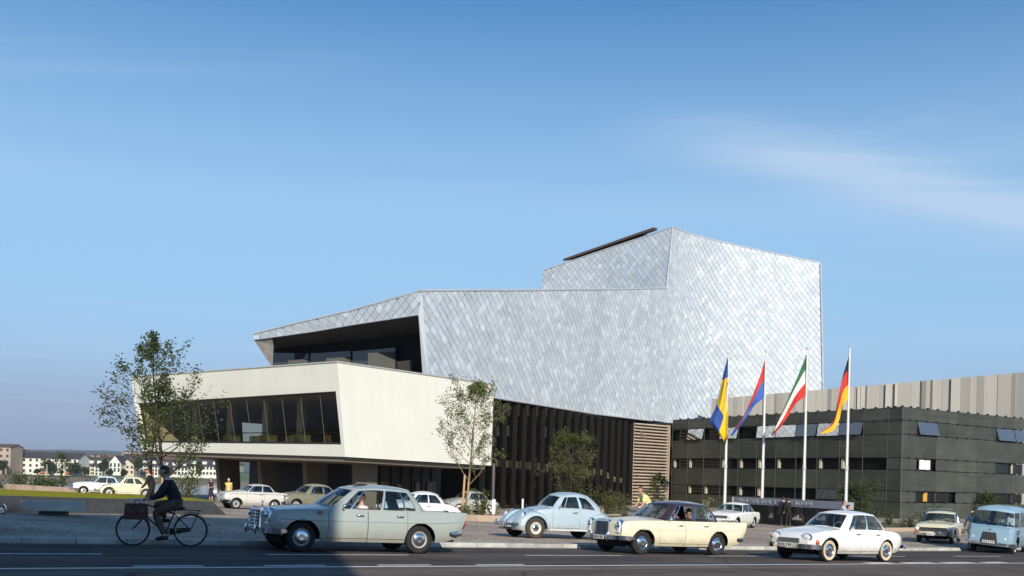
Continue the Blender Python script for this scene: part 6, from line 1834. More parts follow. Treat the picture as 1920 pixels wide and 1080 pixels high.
# ---- further vehicles
def boxy(L=4.5, W=1.70, H=1.45, wb=2.6, r=.31, nose=.80, beltz=.90, two_door=False, fo=None, rim=None, seat=None):
    k = L / 4.5; fo = fo if fo is not None else .74 * k
    xf = wb / 2 + fo; xr = xf - L + .12; hw = W / 2 - .01; b = beltz
    d = [(-.55 * k, .62 * k)] if two_door else [(-wb / 2 + .33, -.02), (-.005, .80 * k)]
    xa = .85 * k
    return dict(xf=xf, xr=xr, sillz=.22, track=W - .34, r=r,
        belt=[(xr, b - .08), (xr + .12, b - .01), (xr + .6, b + .005), (0, b + .01), (xf - .8, b - .02), (xf - .15, b - .06), (xf, b - .14)],
        deck=[(xr, b - .10), (xr + .12, b + .0), (xr + .7, b + .06), (-1.2 * k, b + .09), (.5 * k, b + .10), (xa, b + .09), (xf - .5, b + .03), (xf - .12, b - .03), (xf, b - .13)],
        w=[(xr, hw * .88), (xr + .15, hw * .94), (-.8, hw), (.6, hw), (xf - .5, hw * .98), (xf - .1, hw * .94), (xf, hw * .88)],
        sill=[(xr, .38), (xr + .5, .26), (-.9, .22), (.9, .22), (xf - .4, .26), (xf, .36)],
        arches=[(wb / 2, r + .055, r), (-wb / 2, r + .05, r)], doors=d,
        cab=(xa, .62 * k, -1.30 * k, -1.52 * k), roofx=(.26 * k, .12 * k, -.98 * k, -1.12 * k), roofz=[(.26 * k, H - .11), (-.4 * k, H - .075), (-1.12 * k, H - .11)], roofy=[(.26 * k, hw * .68), (-.4, hw * .72), (-1.12 * k, hw * .67)],
        roofmid=H, wins=[(.05, .14), (.155, .52), (.56, .95)] if two_door else [(.05, .14), (.155, .50), (.535, .80), (.815, .94)], bump=(.12, .10), bz=(.42, .45), tail=(xr - .02, hw * .72, .66, 1.4, 1.0), bulge=(.05, .03),
        fcut=.92, rcut=.98, rim=rim, capr=.13, seat=seat or m_seattan, chrome_win=True, deckpow=3.5)
def rounded(L=4.2, W=1.6, H=1.5, wb=2.4, r=.31, b=.93, two_door=False, ww=None, seat=None):
    k = L / 4.4; xf = wb / 2 + .72 * k; xr = xf - L + .1; hw = W / 2 - .01
    return dict(xf=xf, xr=xr, sillz=.23, track=W - .32, r=r,
        belt=[(xr, .55), (xr + .12, b - .20), (xr + .4, b - .08), (-.8, b), (.5, b), (xf - .6, b - .06), (xf - .15, b - .16), (xf, .56)],
        deck=[(xr, .55), (xr + .12, b - .16), (xr + .5, b + .0), (-1.2 * k, b + .07), (.5 * k, b + .12), (.85 * k, b + .11), (xf - .5, b + .04), (xf - .12, b - .10), (xf, .58)],
        w=[(xr, hw * .60), (xr + .2, hw * .82), (-.9, hw), (.6, hw), (xf - .4, hw * .94), (xf - .1, hw * .82), (xf, hw * .68)],
        sill=[(xr, .42), (xr + .5, .27), (-.9, .23), (.9, .23), (xf - .4, .27), (xf, .40)],
        arches=[(wb / 2, r + .055, r), (-wb / 2, r + .03, r)], doors=[(-.62 * k, .64 * k)] if two_door else [(-wb / 2 + .35, -.04), (-.02, .78 * k)],
        cab=(.86 * k, .58 * k, -1.22 * k, -1.52 * k), roofx=(.30 * k, .12 * k, -.80 * k, -1.05 * k), roofz=[(.30 * k, H - .14), (-.3 * k, H - .085), (-1.05 * k, H - .16)], roofy=[(.3 * k, hw * .62), (-.3, hw * .68), (-1.05 * k, hw * .58)],
        roofmid=H, wins=[(.06, .15), (.165, .52), (.57, .93)], bump=(.13, .12), bz=(.42, .44), tail=(xr + .03, hw * .60, .62), bulge=(.09, .09), gbulge=.06, ww=ww, fcut=.9, rcut=.85, capr=.13, seat=seat or m_seattan, deckpow=2.4, wt=.87)
def face_round(root, S, y=.55, z=.66, r_=.09, grille=None, rim=m_chrome, back=.03):
    for s in (1, -1): lamp(root, 'headlight', (S['xf'] + .02 - back, s * y, z), r_, rim=rim)
    if grille:
        w_, z0, z1, mt, bars = grille; x = S['xf'] + S['bulge'][0]
        mb = MB(); mb.box((x - .03, 0, (z0 + z1) / 2), (.09, w_ * 2, z1 - z0)); g = mb.build('grille', mt, root)
        for i in range(bars):
            mb = MB(); z_ = z0 + (z1 - z0) * (i + .5) / bars; mb.tube([(x + .018, -w_ + .01, z_), (x + .018, w_ - .01, z_)], .009, 4); mb.build('grille_bar', m_chrome, g)
def px_place(root, px, Y, yaw): 
    x = col_ray(px, 960) * Y
    return place(root, x, Y, yaw)

# cream estate with roof bar (front and grille towards the camera)
S = boxy(4.5, 1.72, 1.47, 2.64, r=.31); S['chrome_win'] = True
c = build_car('saloon_car', 'cream saloon with wide chrome grille and roof bar beside the blue van', S, cream_p)
for s in (1, -1):
    lamp(c, 'headlight', (S['xf'] + .03, s * .68, .66), .095)
    mb = MB(); mb.box((S['xf'] + .04, s * .68, .53), (.05, .20, .05)); mb.build('turn_lens', m_amber, c)
mb = MB(); mb.box((S['xf'] + .02, 0, .64), (.10, 1.12, .16)); g = mb.build('grille', m_grille, c)
for i in range(12):
    mb = MB(); mb.box((S['xf'] + .075, -.50 + i * .0909, .64), (.014, .03, .15)); mb.build('grille_bar', m_chrome, g)
for z in (.565, .715):
    mb = MB(); mb.box((S['xf'] + .075, 0, z), (.02, 1.14, .018)); mb.build('grille_bar', m_chrome, g)
mb = MB(); mb.tube([(.05, -.52, 1.40), (.05, -.52, 1.56), (.05, .52, 1.56), (.05, .52, 1.40)], .014, 5); mb.tube([(-.55, -.52, 1.40), (-.55, -.52, 1.56), (-.55, .52, 1.56), (-.55, .52, 1.40)], .014, 5)
mb.tube([(.05, -.45, 1.56), (-.55, -.45, 1.56)], .012, 5); mb.tube([(.05, .45, 1.56), (-.55, .45, 1.56)], .012, 5); mb.build('roof_rack', m_chrome, c)
place(c, 20.05, 47.9, R(240))
# blue van
VS = dict(xf=2.1, xr=-2.2, sillz=.28, track=1.50, r=.34,
    belt=[(-2.2, 1.05), (-2.05, 1.10), (0, 1.12), (1.7, 1.13), (2.02, 1.10), (2.1, 1.06)], deck=[(-2.2, 1.06), (-2.1, 1.11), (0, 1.12), (1.85, 1.14), (2.02, 1.12), (2.1, 1.08)],
    w=[(-2.2, .76), (-2.0, .85), (-1.2, .89), (1.0, .89), (1.75, .87), (2.0, .80), (2.1, .73)], sill=[(-2.2, .40), (-1.8, .30), (1.6, .30), (2.1, .36)],
    prof=[(0, .93), (.15, .985), (.4, 1.0), (.75, .99), (1, .955)], arches=[(1.15, .42, .36), (-1.35, .42, .36)], doors=[(.72, 1.62), (-.55, .70)],
    cab=(1.98, 1.80, -2.02, -2.14), roofx=(1.62, 1.46, -1.92, -2.04), roofz=[(1.62, 1.80), (0, 1.84), (-2.04, 1.80)], roofy=[(1.62, .66), (0, .72), (-2.04, .68)], roofmid=1.97,
    wins=[(.03, .26), (.30, .52), (.56, .76), (.80, .96)], bump=(.10, .08), bz=(.44, .46), tail=(-2.2, .74, .7), bulge=(.10, .05), fcut=.93, rcut=.9, wt=.84, wb0=.05, wcrown=.05, gbulge=.02, capr=.14, rim=m_plate, override=False, bh=.09, pz=.06, px=.01, chrome_win=False, deckpow=2.0, seat=m_seatblack, open=[0])
c = build_car('delivery_van', 'light blue delivery van with oval grille at the right edge', VS, van_blue, cat='van')
mb = MB(); mb.slab([(2.14, -.32, .50), (2.235, -.30, .50), (2.235, .30, .50), (2.14, .32, .50)], [(2.12, -.26, .90), (2.215, -.24, .88), (2.215, .24, .88), (2.12, .26, .90)]); g = mb.build('grille', m_grille, c)
for i in range(6):
    mb = MB(); mb.tube([(2.238 - .004 * i, -.29 + .01 * i, .53 + .062 * i), (2.238 - .004 * i, .29 - .01 * i, .53 + .062 * i)], .006, 4); mb.build('grille_bar', mat('grey_bar', (.16, .16, .15), rough=.5), g)
for s in (1, -1):
    lamp(c, 'headlight', (2.10, s * .58, .66), .095)
    mb = MB(); mb.lathe([(.04, -.05), (.04, .03), (0, .05)], 10, 'x', (2.06, s * .71, .72)); mb.build('turn_lens', m_lens, c, smooth=60)
mb = MB(); mb.lathe([(.045, 0), (.045, .015), (0, .02)], 12, 'x', (2.19, 0, 1.0)); mb.build('front_badge', m_chrome, c)
m_vtxt = mat('van_lettering', (.05, .07, .10), rough=.6)
for z, x0, lens in ((.98, 1.5, (.10, .06, .09, .05, .08)), (.88, 1.52, (.14, .07, .10, .08, .05)), (.76, 1.5, (.05, .04, .06, .05, .04, .05)), (.66, 1.48, (.04, .05, .03))):
    x = x0
    for l in lens:
        mb = MB(); mb.box((x - l / 2, .892, z), (l, .006, .055 if z > .8 else .03)); mb.build('side_lettering', m_vtxt, c); x -= l + .03
place(c, 20.45, 42.9, R(234))
# white saloon by the flagpoles
S = boxy(4.4, 1.70, 1.44, 2.55, r=.31, seat=m_seatblack)
c = build_car('saloon_car', 'white angular saloon parked in front of the sign wall', S, white_p)
face_round(c, S, .62, .66, .09, (.50, .58, .72, m_grille, 3))
px_place(c, 1374, 57.5, R(236))
# small two-door, beige-white
S = boxy(3.5, 1.49, 1.34, 2.04, r=.27, two_door=True, rim=m_plate); S['trims'] = [(.86, m_chrome, .012)]
c = build_car('small_car', 'small two-door pale car with chrome belt line before the columns', S, beige_p)
face_round(c, S, .55, .62, .085)
px_place(c, 470, 53.5, R(214))
# olive rounded saloon behind the blue-grey saloon
S = rounded(4.3, 1.62, 1.50, 2.5)
c = build_car('saloon_car', 'olive rounded saloon half hidden behind the blue-grey finned saloon', S, olive, mat('paint_tan', (.42, .36, .26), rough=.3, coat=.5))
face_round(c, S, .56, .70, .10, (.34, .46, .62, m_grille, 3))
px_place(c, 580, 55.5, R(222))
# small white car
S = rounded(3.5, 1.46, 1.34, 2.1, r=.27, b=.84, two_door=True, seat=m_seatred)
c = build_car('small_car', 'small bright white two-door car behind the blue-grey saloon', S, pure_white)
face_round(c, S, .50, .62, .085)
px_place(c, 781, 43.5, R(200))
# old grey saloon
S = rounded(4.25, 1.62, 1.53, 2.42, ww=mat('whitewall', (.66, .62, .54), rough=.8))
c = build_car('saloon_car', 'old silver-grey rounded saloon parked behind the staked young tree', S, silver_p)
face_round(c, S, .55, .70, .09, (.38, .46, .64, m_chrome, 3))
px_place(c, 876, 67.5, R(219))
# far pair by the lawn
c = beetle('cream rounded car parked beside the lawn at far left', cream_p, near=False)
px_place(c, 236, 71.5, R(206))
S = boxy(4.1, 1.56, 1.45, 2.42, r=.30, rim=m_plate, seat=m_seatblack)
c = build_car('estate_car', 'white boxy car partly hidden behind the cream rounded car', S, pure_white)
face_round(c, S, .58, .66, .085, (.42, .56, .72, m_grille, 2))
px_place(c, 186, 76.5, R(208))
# black car at the left edge
c = beetle('black rounded car cut off by the left edge on the pavement', black_p)
place(c, -12.95, 21.45, R(38))
# ------------------------------------------------------------------ people and bicycles
m_skin = mat('skin', (.52, .30, .21), rough=.55, var=.08)
def cloth(k, c): return mat('cloth_' + k, c, rough=.9, var=.15, scale=9)
def hairm(k, c): return mat('hair_' + k, c, rough=.6, var=.3, scale=30)
def skin_mesh(verts, edges, radii, root=0, sub=1):
    me = bpy.data.meshes.new('tmp'); me.from_pydata([tuple(v) for v in verts], edges, [])
    o = bpy.data.objects.new('tmp', me); C.objects.link(o)
    o.modifiers.new('skin', 'SKIN')
    if not me.skin_vertices:
        bpy.context.view_layer.objects.active = o
    if not me.skin_vertices: 
        bm = bmesh.new(); bm.from_mesh(me); bm.verts.layers.skin.verify(); bm.to_mesh(me); bm.free()
    for i, d in enumerate(me.skin_vertices[0].data):
        r_ = radii[i]; d.radius = r_ if isinstance(r_, tuple) else (r_, r_); d.use_root = (i == root); 
    o.modifiers['skin'].use_smooth_shade = True
    sm = o.modifiers.new('sub', 'SUBSURF'); sm.levels = sub; sm.render_levels = sub
    bpy.context.view_layer.update()
    ev = o.evaluated_get(bpy.context.evaluated_depsgraph_get())
    res = bpy.data.meshes.new_from_object(ev)
    bpy.data.objects.remove(o); bpy.data.meshes.remove(me)
    return res
def head_part(c, face, up, k=1.0):
    """head with brow, nose, chin and ears; returns verts, faces"""
    f_ = face.normalized(); l = up.cross(f_).normalized(); u = f_.cross(l).normalized()
    mb = MB(); NU, NV = 16, 12; rows = []
    for i in range(NV + 1):
        th = PI * i / NV; r_ = []
        for j in range(NU):
            ph = 2 * PI * j / NU
            x, y, z = math.sin(th) * math.cos(ph), math.sin(th) * math.sin(ph), math.cos(th)
            X, Y_, Z = x * .097, y * .075, z * .118
            if z < 0:
                X += -.012 * z * (1 if x < 0 else -.2); Y_ *= 1 + .28 * z; X *= 1 + .10 * z
            if x > .8 and -.35 < z < .15: X += .022 * (1 - abs(z + .12) / .3) if abs(y) < .25 else 0
            if x > .75 and z < -.55: X += .012
            if .05 < z < .3 and x > .6: X += .004
            if abs(y) > .85 and abs(z) < .3: Y_ *= 1.13
            r_.append(c + (f_ * X + l * Y_ + u * Z) * k)
        rows.append(r_)
    mb.grid(rows, closed=True)
    for s in (1, -1):
        e = c + (f_ * .088 + l * s * .030 + u * .012) * k
        mb.lathe([(0, -.008), (.010, 0), (0, .008)], 6, 'x', tuple(e), mi=1)
    m_ = c + (f_ * .092 - u * .062) * k
    mb.tube([m_ - l * .022, m_ + l * .022], .006, 4, mi=2)
    return mb, f_, l, u
m_eye = mat('eye_dark', (.02, .015, .012), rough=.3); m_lip = mat('lip', (.32, .11, .09), rough=.5)
def person(label, J, outfit, M=None, face=Vector((1, 0, 0)), hair=None, hair_len=0, k=1.0, fingers='curl', name='person', group=None):
    """J: joints in a frame with x forward, z up"""
    J = {a: Vector(b) for a, b in J.items()}
    V, E_, Rr, idx = [], [], [], {}
    def add(n, p, r_, par=None):
        idx[n] = len(V); V.append(p); Rr.append(r_)
        if par is not None: E_.append((idx[par], idx[n]))
    add('pelvis', J['pelvis'], .125 * k)
    add('spine', J['pelvis'].lerp(J['neck'], .42), .112 * k, 'pelvis')
    add('chest', J['pelvis'].lerp(J['neck'], .78), .122 * k, 'spine')
    add('neckb', J['neck'], .060 * k, 'chest'); add('necku', J['neck'].lerp(J['head'], .62), .052 * k, 'neckb')
    for s in 'lr':
        add(s + 'sh', J[s + 'sh'], .062 * k, 'chest'); add(s + 'el', J[s + 'el'], .042 * k, s + 'sh'); add(s + 'wr', J[s + 'wr'], .028 * k, s + 'el')
        d = (J[s + 'wr'] - J[s + 'el']).normalized(); hd = J.get(s + 'hd', J[s + 'wr'] + d * .085) ; hd = Vector(hd)
        add(s + 'pm', J[s + 'wr'].lerp(hd, .8), (.030 * k, .018 * k), s + 'wr')
        hdir = (hd - J[s + 'wr']).normalized(); side = hdir.cross(Vector((0, 0, 1)));
        side = side.normalized() if side.length > .1 else Vector((1, 0, 0)); dn = hdir.cross(side).normalized()
        if dn.z > 0: dn = -dn
        for q in range(4):
            ln = (.036, .042, .039, .030)[q]; b0 = J[s + 'wr'].lerp(hd, 1.0) + side * (q - 1.5) * .019
            add(f'{s}f{q}a', b0, .0088, s + 'pm'); add(f'{s}f{q}b', b0 + hdir * ln * .6 + dn * ln * .5, .0082, f'{s}f{q}a'); add(f'{s}f{q}c', b0 + hdir * ln * .5 + dn * ln * 1.25, .0072, f'{s}f{q}b')
        th = J[s + 'wr'].lerp(hd, .45) + side * (-.030 if s == 'l' else .030); add(s + 'ta', th, .010, s + 'pm'); add(s + 'tb', th + hdir * .032 + dn * .014, .009, s + 'ta')
        add(s + 'hip', J[s + 'hip'], .090 * k, 'pelvis'); add(s + 'kn', J[s + 'kn'], .058 * k, s + 'hip'); add(s + 'an', J[s + 'an'], .038 * k, s + 'kn')
        fd = J.get(s + 'toe', J[s + 'an'] + Vector((.15, 0, -.05))); add(s + 'toe', Vector(fd), .032 * k, s + 'an')
    slim = list(Rr)
    for n_, i_ in idx.items():
        q = slim[i_]
        if isinstance(q, tuple): continue
        if n_ in ('pelvis', 'spine', 'chest') or n_[1:] == 'hip' or n_[1:] == 'sh': slim[i_] = q * .62
        elif n_[1:] == 'el' and outfit.get('sleeve', 1.0) >= 1: slim[i_] = q * .8
        elif n_[1:] in ('kn', 'an') and 'legs' in outfit: slim[i_] = q * .8
    me = skin_mesh(V, E_, slim, 0, 1)
    hb, f_, l, u = head_part(J['head'], face, Vector((0, 0, 1)), k * 1.02)
    bm = bmesh.new(); bm.from_mesh(me)
    hm = hb.mesh('head', [m_skin, m_eye, m_lip], smooth=60); bm.from_mesh(hm)
    bm.to_mesh(me); bm.free(); bpy.data.meshes.remove(hm)
    me.materials.clear()
    for q in (m_skin, m_eye, m_lip): me.materials.append(q)
    me.polygons.foreach_set('use_smooth', [True] * len(me.polygons)); me.name = name
    o = link(name, me); tag(o, label, 'person', group)
    def shell(nm, chain, m_, grow=.014, kk=1.12):
        vs, es, rs, im = [], [], [], {}
        for a, b in chain:
            for q in (a, b):
                if q is not None and q not in im:
                    im[q] = len(vs)
                    if isinstance(q, tuple):
                        p = V[idx[q[0]]].lerp(V[idx[q[1]]], q[2]); r0, r1 = Rr[idx[q[0]]], Rr[idx[q[1]]]
                        r0 = r0 if not isinstance(r0, tuple) else r0[0]; r1 = r1 if not isinstance(r1, tuple) else r1[0]
                        vs.append(p); rs.append((r0 + (r1 - r0) * q[2]) * kk + grow)
                    else:
                        r0 = Rr[idx[q]]; r0 = r0 if not isinstance(r0, tuple) else r0[0]
                        vs.append(V[idx[q]] - (Vector((0, 0, .05)) if nm != 'trousers' and q == 'pelvis' else Vector())); rs.append((r0 * kk + grow) * (.72 if nm == 'trousers' and q == 'pelvis' else 1))
            es.append((im[a], im[b]))
        m2 = skin_mesh(vs, es, rs, 0, 2); m2.materials.clear(); m2.materials.append(m_); m2.name = nm
        return link(nm, m2, o)
    sl = outfit.get('sleeve', 1.0)
    ch = [('pelvis', 'spine'), ('spine', 'chest'), ('chest', ('chest', 'neckb', .75))]
    for s in 'lr':
        ch.append(('chest', s + 'sh'))
        if sl >= 1: ch += [(s + 'sh', s + 'el'), (s + 'el', (s + 'el', s + 'wr', .93))]
        elif sl > 0: ch += [(s + 'sh', (s + 'sh', s + 'el', sl))]
    shell(outfit.get('top_name', 'jacket'), ch, outfit['top'])
    if 'collar' in outfit:
        mb = MB(); mb.tube([J['neck'] + Vector((.055 * math.cos(a), .06 * math.sin(a), .025)) * k for a in [2 * PI * i / 12 for i in range(12)]], .022 * k, 6, closed=True); mb.build('shirt_collar', outfit['collar'], o, smooth=60)
    if 'legs' in outfit:
        ch = []
        for s in 'lr': ch += [('pelvis', s + 'hip'), (s + 'hip', s + 'kn'), (s + 'kn', (s + 'kn', s + 'an', .92))]
        shell('trousers', ch, outfit['legs'], .016)
    if 'skirt' in outfit:
        mb = MB(); pz = J['pelvis'].z; kz = J['lkn'].z - .04; cx, cy = J['pelvis'].x, J['pelvis'].y
        mb.lathe([(.125, pz + .16), (.16, pz), (.175, (pz + kz) / 2), (.185, kz), (.17, kz)], 16, 'z', (cx, cy, 0)); mb.build('skirt', outfit['skirt'], o, smooth=60)
    for s in 'lr':
        if 'shoe' in outfit:
            a, t = V[idx[s + 'an']], V[idx[s + 'toe']]; dd = (t - a); hd_ = Vector((dd.x, dd.y, 0)).normalized()
            b0 = Vector((a.x, a.y, t.z)) - hd_ * .06
            mb = MB(); mb.tube([b0 + Vector((0, 0, .02)), a.lerp(t, .4) + Vector((0, 0, -.005)), t, t + hd_ * .05], [.036, .046, .042, .022], 8); mb.build('shoe', outfit['shoe'], o, smooth=60)
    # hair cap
    if hair:
        mb = MB(); rows = []; NU, NV = 16, 8
        for i in range(NV + 1):
            th = PI * .60 * i / NV; r_ = []
            for j in range(NU):
                ph = 2 * PI * j / NU; x, y, z = math.sin(th) * math.cos(ph), math.sin(th) * math.sin(ph), math.cos(th)
                lim = -.5 - hair_len + (.92 + hair_len) * max(0, min(1, (x + .15) / .85))
                zz = max(z, lim)
                r_.append(J['head'] + (f_ * (x * .103 - .006) + l * y * .082 + u * (zz * .124 + .003)) * k * 1.02)
            rows.append(r_)
        mb.grid(rows, closed=True); mb.build('hair', hair, o, smooth=60)
    if M is not None: o.matrix_world = M
    return o
def stand_pose(h=1.75, stride=0.0, arm=0.0, lean=0.0, armout=.0, y_arm=.25):
    k = h / 1.75
    p = dict(pelvis=(0, 0, .93), neck=(.02 + lean, 0, 1.46), head=(.055 + lean * 1.2, 0, 1.635), lsh=(lean * .95, .19, 1.41), rsh=(lean * .95, -.19, 1.41),
        lel=(-.02 + arm * .5 + lean, .23, 1.13), rel=(-.02 - arm * .5 + lean, -.23, 1.13), lwr=(.05 + arm + lean, y_arm, .89), rwr=(.05 - arm * .6 + lean, -y_arm, .89),
        lhip=(0, .10, .90), rhip=(0, -.10, .90), lkn=(.03 + stride * .5, .10, .49), rkn=(.03 - stride * .2, -.10, .49), lan=(stride, .10, .075), ran=(-stride * 1.0, -.10, .09 + stride * .2),
        ltoe=(stride + .14, .11, .035), rtoe=(-stride + .13, -.11, .035))
    return {a: tuple(q * k for q in b) for a, b in p.items()}
def ride_pose(seat=.86, lean=.22, bar=(.34, 1.0), ped=.28, crank=.17, dz=0):
    pz = seat + .09
    nk = Vector((-.20 + lean, 0, pz + .50 - lean * .18))
    sh = nk + Vector((-.01, 0, -.05))
    el = (sh + Vector((bar[0], 0, bar[1]))) / 2 + Vector((-.03, 0, -.09))
    return dict(pelvis=(-.22, 0, pz), neck=tuple(nk), head=(nk.x + .09, 0, nk.z + .175), lsh=(sh.x, .19, sh.z), rsh=(sh.x, -.19, sh.z), lel=(el.x, .27, el.z), rel=(el.x, -.27, el.z),
        lwr=(bar[0] - .06, .27, bar[1] + .03), rwr=(bar[0] - .06, -.27, bar[1] + .03), lhd=(bar[0] + .03, .27, bar[1] + .03), rhd=(bar[0] + .03, -.27, bar[1] + .03),
        lhip=(-.20, .10, pz - .02), rhip=(-.20, -.10, pz - .02), lkn=(.20, .11, ped + .42), rkn=(.24, -.11, ped + .58), lan=(-.02, .13, ped - crank + .10), ran=(.0, -.13, ped + crank + .10), ltoe=(.12, .13, ped - crank + .055), rtoe=(.14, -.13, ped + crank + .055))
def sit_pose(x, y, z, lean=0.0, arm=(.35, .12), turn=0.0):
    """seated in a car: x, y, z = hip on the seat"""
    nk = Vector((x - .12 + lean, y, z + .50))
    return dict(pelvis=(x, y, z + .08), neck=tuple(nk), head=(nk.x + .05, y, nk.z + .17), lsh=(nk.x, y + .18, nk.z - .05), rsh=(nk.x, y - .18, nk.z - .05), lel=(nk.x + .16, y + .22, nk.z - .28), rel=(nk.x + .16, y - .22, nk.z - .28),
        lwr=(nk.x + arm[0], y + .14, nk.z - arm[1]), rwr=(nk.x + arm[0], y - .14, nk.z - arm[1]), lhip=(x + .06, y + .09, z + .06), rhip=(x + .06, y - .09, z + .06), lkn=(x + .44, y + .10, z + .08), rkn=(x + .44, y - .10, z + .08), lan=(x + .62, y + .1, z - .16), ran=(x + .62, y - .1, z - .16), ltoe=(x + .74, y + .1, z - .18), rtoe=(x + .74, y - .1, z - .18))
def at_ground(px, Y, yaw, py=960):
    x = col_ray(px, py) * Y
    return Matrix.Translation((x, Y, ground_at(x, Y))) @ Matrix.Rotation(yaw, 4, 'Z')
DARK = cloth('dark', (.022, .021, .024)); BROWN = cloth('brown', (.10, .075, .055)); WHITE = cloth('white', (.72, .70, .66)); NAVY = cloth('navy', (.018, .020, .045)); YEL = cloth('yellow', (.72, .55, .16)); PALEY = cloth('pale_yellow', (.78, .70, .30)); BLACK = cloth('black', (.012, .012, .012)); GREY = cloth('grey', (.20, .20, .20)); PALEB = cloth('pale_blue', (.40, .50, .58)); SHOE = mat('shoe_leather', (.03, .02, .015), rough=.4)
HB, HD, HR, HW = hairm('brown', (.07, .04, .022)), hairm('dark', (.02, .015, .012)), hairm('reddish', (.13, .05, .025)), hairm('white', (.55, .52, .45))

m_bframe = mat('bicycle_enamel', (.016, .014, .013), rough=.3); m_bt = mat('bicycle_tyre', (.045, .032, .022), rough=.9); m_leather = mat('saddle_leather', (.05, .03, .02), rough=.5)
def bicycle(label, M, wr=.345, bar=(.34, 1.0), seat=.86):
    o = empty('bicycle'); tag(o, label, 'bicycle')
    ra, fa_ = (-.50, 0, wr), (.64, 0, wr); bb = (0, 0, .28)
    for c_ in (ra, fa_):
        mb = MB(); mb.tube([(c_[0] + (wr - .02) * math.cos(a), 0, c_[2] + (wr - .02) * math.sin(a)) for a in [2 * PI * i / 36 for i in range(36)]], .021, 6, closed=True); w_ = mb.build('wheel', m_bt, o, smooth=60)
        mb = MB(); mb.tube([(c_[0] + (wr - .045) * math.cos(a), 0, c_[2] + (wr - .045) * math.sin(a)) for a in [2 * PI * i / 36 for i in range(36)]], .010, 5, closed=True); mb.build('rim', m_trim, w_, smooth=60)
        mb = MB()
        for i in range(18):
            a = 2 * PI * i / 18; mb.tube([(c_[0] + .02 * math.cos(a + .5), .03 * (1 if i % 2 else -1), c_[2] + .02 * math.sin(a + .5)), (c_[0] + (wr - .05) * math.cos(a), 0, c_[2] + (wr - .05) * math.sin(a))], .0016, 3, cap=False)
        tag(mb.build('spokes', m_trim, w_), kind='stuff')
        mb = MB(); mb.tube([(c_[0], -.05, c_[2]), (c_[0], .05, c_[2])], .022, 8); mb.build('hub', m_trim, w_)
    head_t, head_b = (.40, 0, .86), (.45, 0, .66); st = (-.16, 0, seat - .12)
    mb = MB()
    for a, b, r_ in ((bb, st, .016), (bb, head_b, .017), (st, head_t, .016), (head_b, head_t, .020), (bb, (ra[0], .06, ra[2]), .010), (bb, (ra[0], -.06, ra[2]), .010), (st, (ra[0], .06, ra[2]), .009), (st, (ra[0], -.06, ra[2]), .009)): mb.tube([a, b], r_, 7)
    mb.build('frame', m_bframe, o, smooth=60)
    mb = MB()
    for s in (1, -1): mb.tube([head_b, (.49, s * .055, .52), (.60, s * .055, .40), (fa_[0], s * .055, fa_[2])], .012, 6)
    mb.build('fork', m_bframe, o, smooth=60)
    mb = MB(); mb.tube([(bar[0] - .10, -.27, bar[1]), (bar[0] + .04, -.27, bar[1]), (bar[0] + .08, -.18, bar[1]), (bar[0] + .05, 0, bar[1] - .02), (bar[0] + .08, .18, bar[1]), (bar[0] + .04, .27, bar[1]), (bar[0] - .10, .27, bar[1])], .012, 6); mb.tube([(bar[0] + .05, 0, bar[1] - .02), head_t], .014, 6); mb.build('handlebar', m_chrome, o, smooth=60)
    mb = MB(); mb.slab([(-.38, -.10, seat - .03), (-.34, .10, seat - .03), (-.06, .02, seat - .03), (-.06, -.02, seat - .03)], [(-.38, -.09, seat + .02), (-.36, .09, seat + .02), (-.05, .02, seat + .01), (-.05, -.02, seat + .01)]); mb.tube([st, (-.2, 0, seat - .02)], .013, 6); mb.build('saddle', m_leather, o, smooth=40)
    for c_, a0, a1 in ((ra, R(-20), R(200)), (fa_, R(35), R(170))):
        mb = MB(); pts = []
        for i in range(19):
            a = a0 + (a1 - a0) * i / 18; pts.append((c_[0] + (wr + .025) * math.cos(PI - a if c_ is ra else a), c_[2] + (wr + .025) * math.sin(a)))
        mb.grid([[(x, -.028, z - .01), (x, 0, z + .004), (x, .028, z - .01)] for x, z in pts]); mb.build('mudguard', m_bframe, o, smooth=60)
    mb = MB(); 
    for y in (-.06, 0, .06): mb.tube([(-.25, y, .76), (-.72, y, .75)], .007, 5)
    for x in (-.32, -.5, -.7): mb.tube([(x, -.07, .755), (x, .07, .755)], .006, 5)
    for s in (1, -1): mb.tube([(-.66, s * .06, .75), (ra[0], s * .07, ra[2])], .007, 5)
    mb.build('rear_rack', m_bframe, o)
    mb = MB(); mb.lathe([(.09, -.02), (.095, 0), (.09, .02), (.03, .02)], 18, 'y', (bb[0], -.06, bb[2])); mb.build('chainring', m_trim, o)
    for sg, zp in ((-1, .45), (1, .11)):
        mb = MB(); mb.tube([(0, 0, .28), (0, sg * .09, .28), (.02 if sg < 0 else -.02, sg * .10, zp), (.02 if sg < 0 else -.02, sg * .17, zp)], .012, 5); mb.build('crank', m_trim, o)
    mb = MB(); mb.slab([(-.50, -.085, wr - .03), (.08, -.085, .20), (.10, -.085, .36), (-.50, -.085, wr + .05)], [(-.50, -.06, wr - .03), (.08, -.06, .20), (.10, -.06, .36), (-.50, -.06, wr + .05)]); mb.build('chain_guard', m_bframe, o)
    mb = MB(); mb.lathe([(.04, -.05), (.05, .03), (0, .035)], 12, 'x', (.52, 0, .88)); mb.build('front_lamp', m_chrome, o, smooth=60)
    mb = MB(); mb.lathe([(.022, 0), (.022, .02), (0, .025)], 10, 'x', (-.862, 0, .46), M=Matrix.Diagonal((-1, 1, 1))); mb.build('rear_lamp', m_redlens, o)
    o.matrix_world = M
    return o
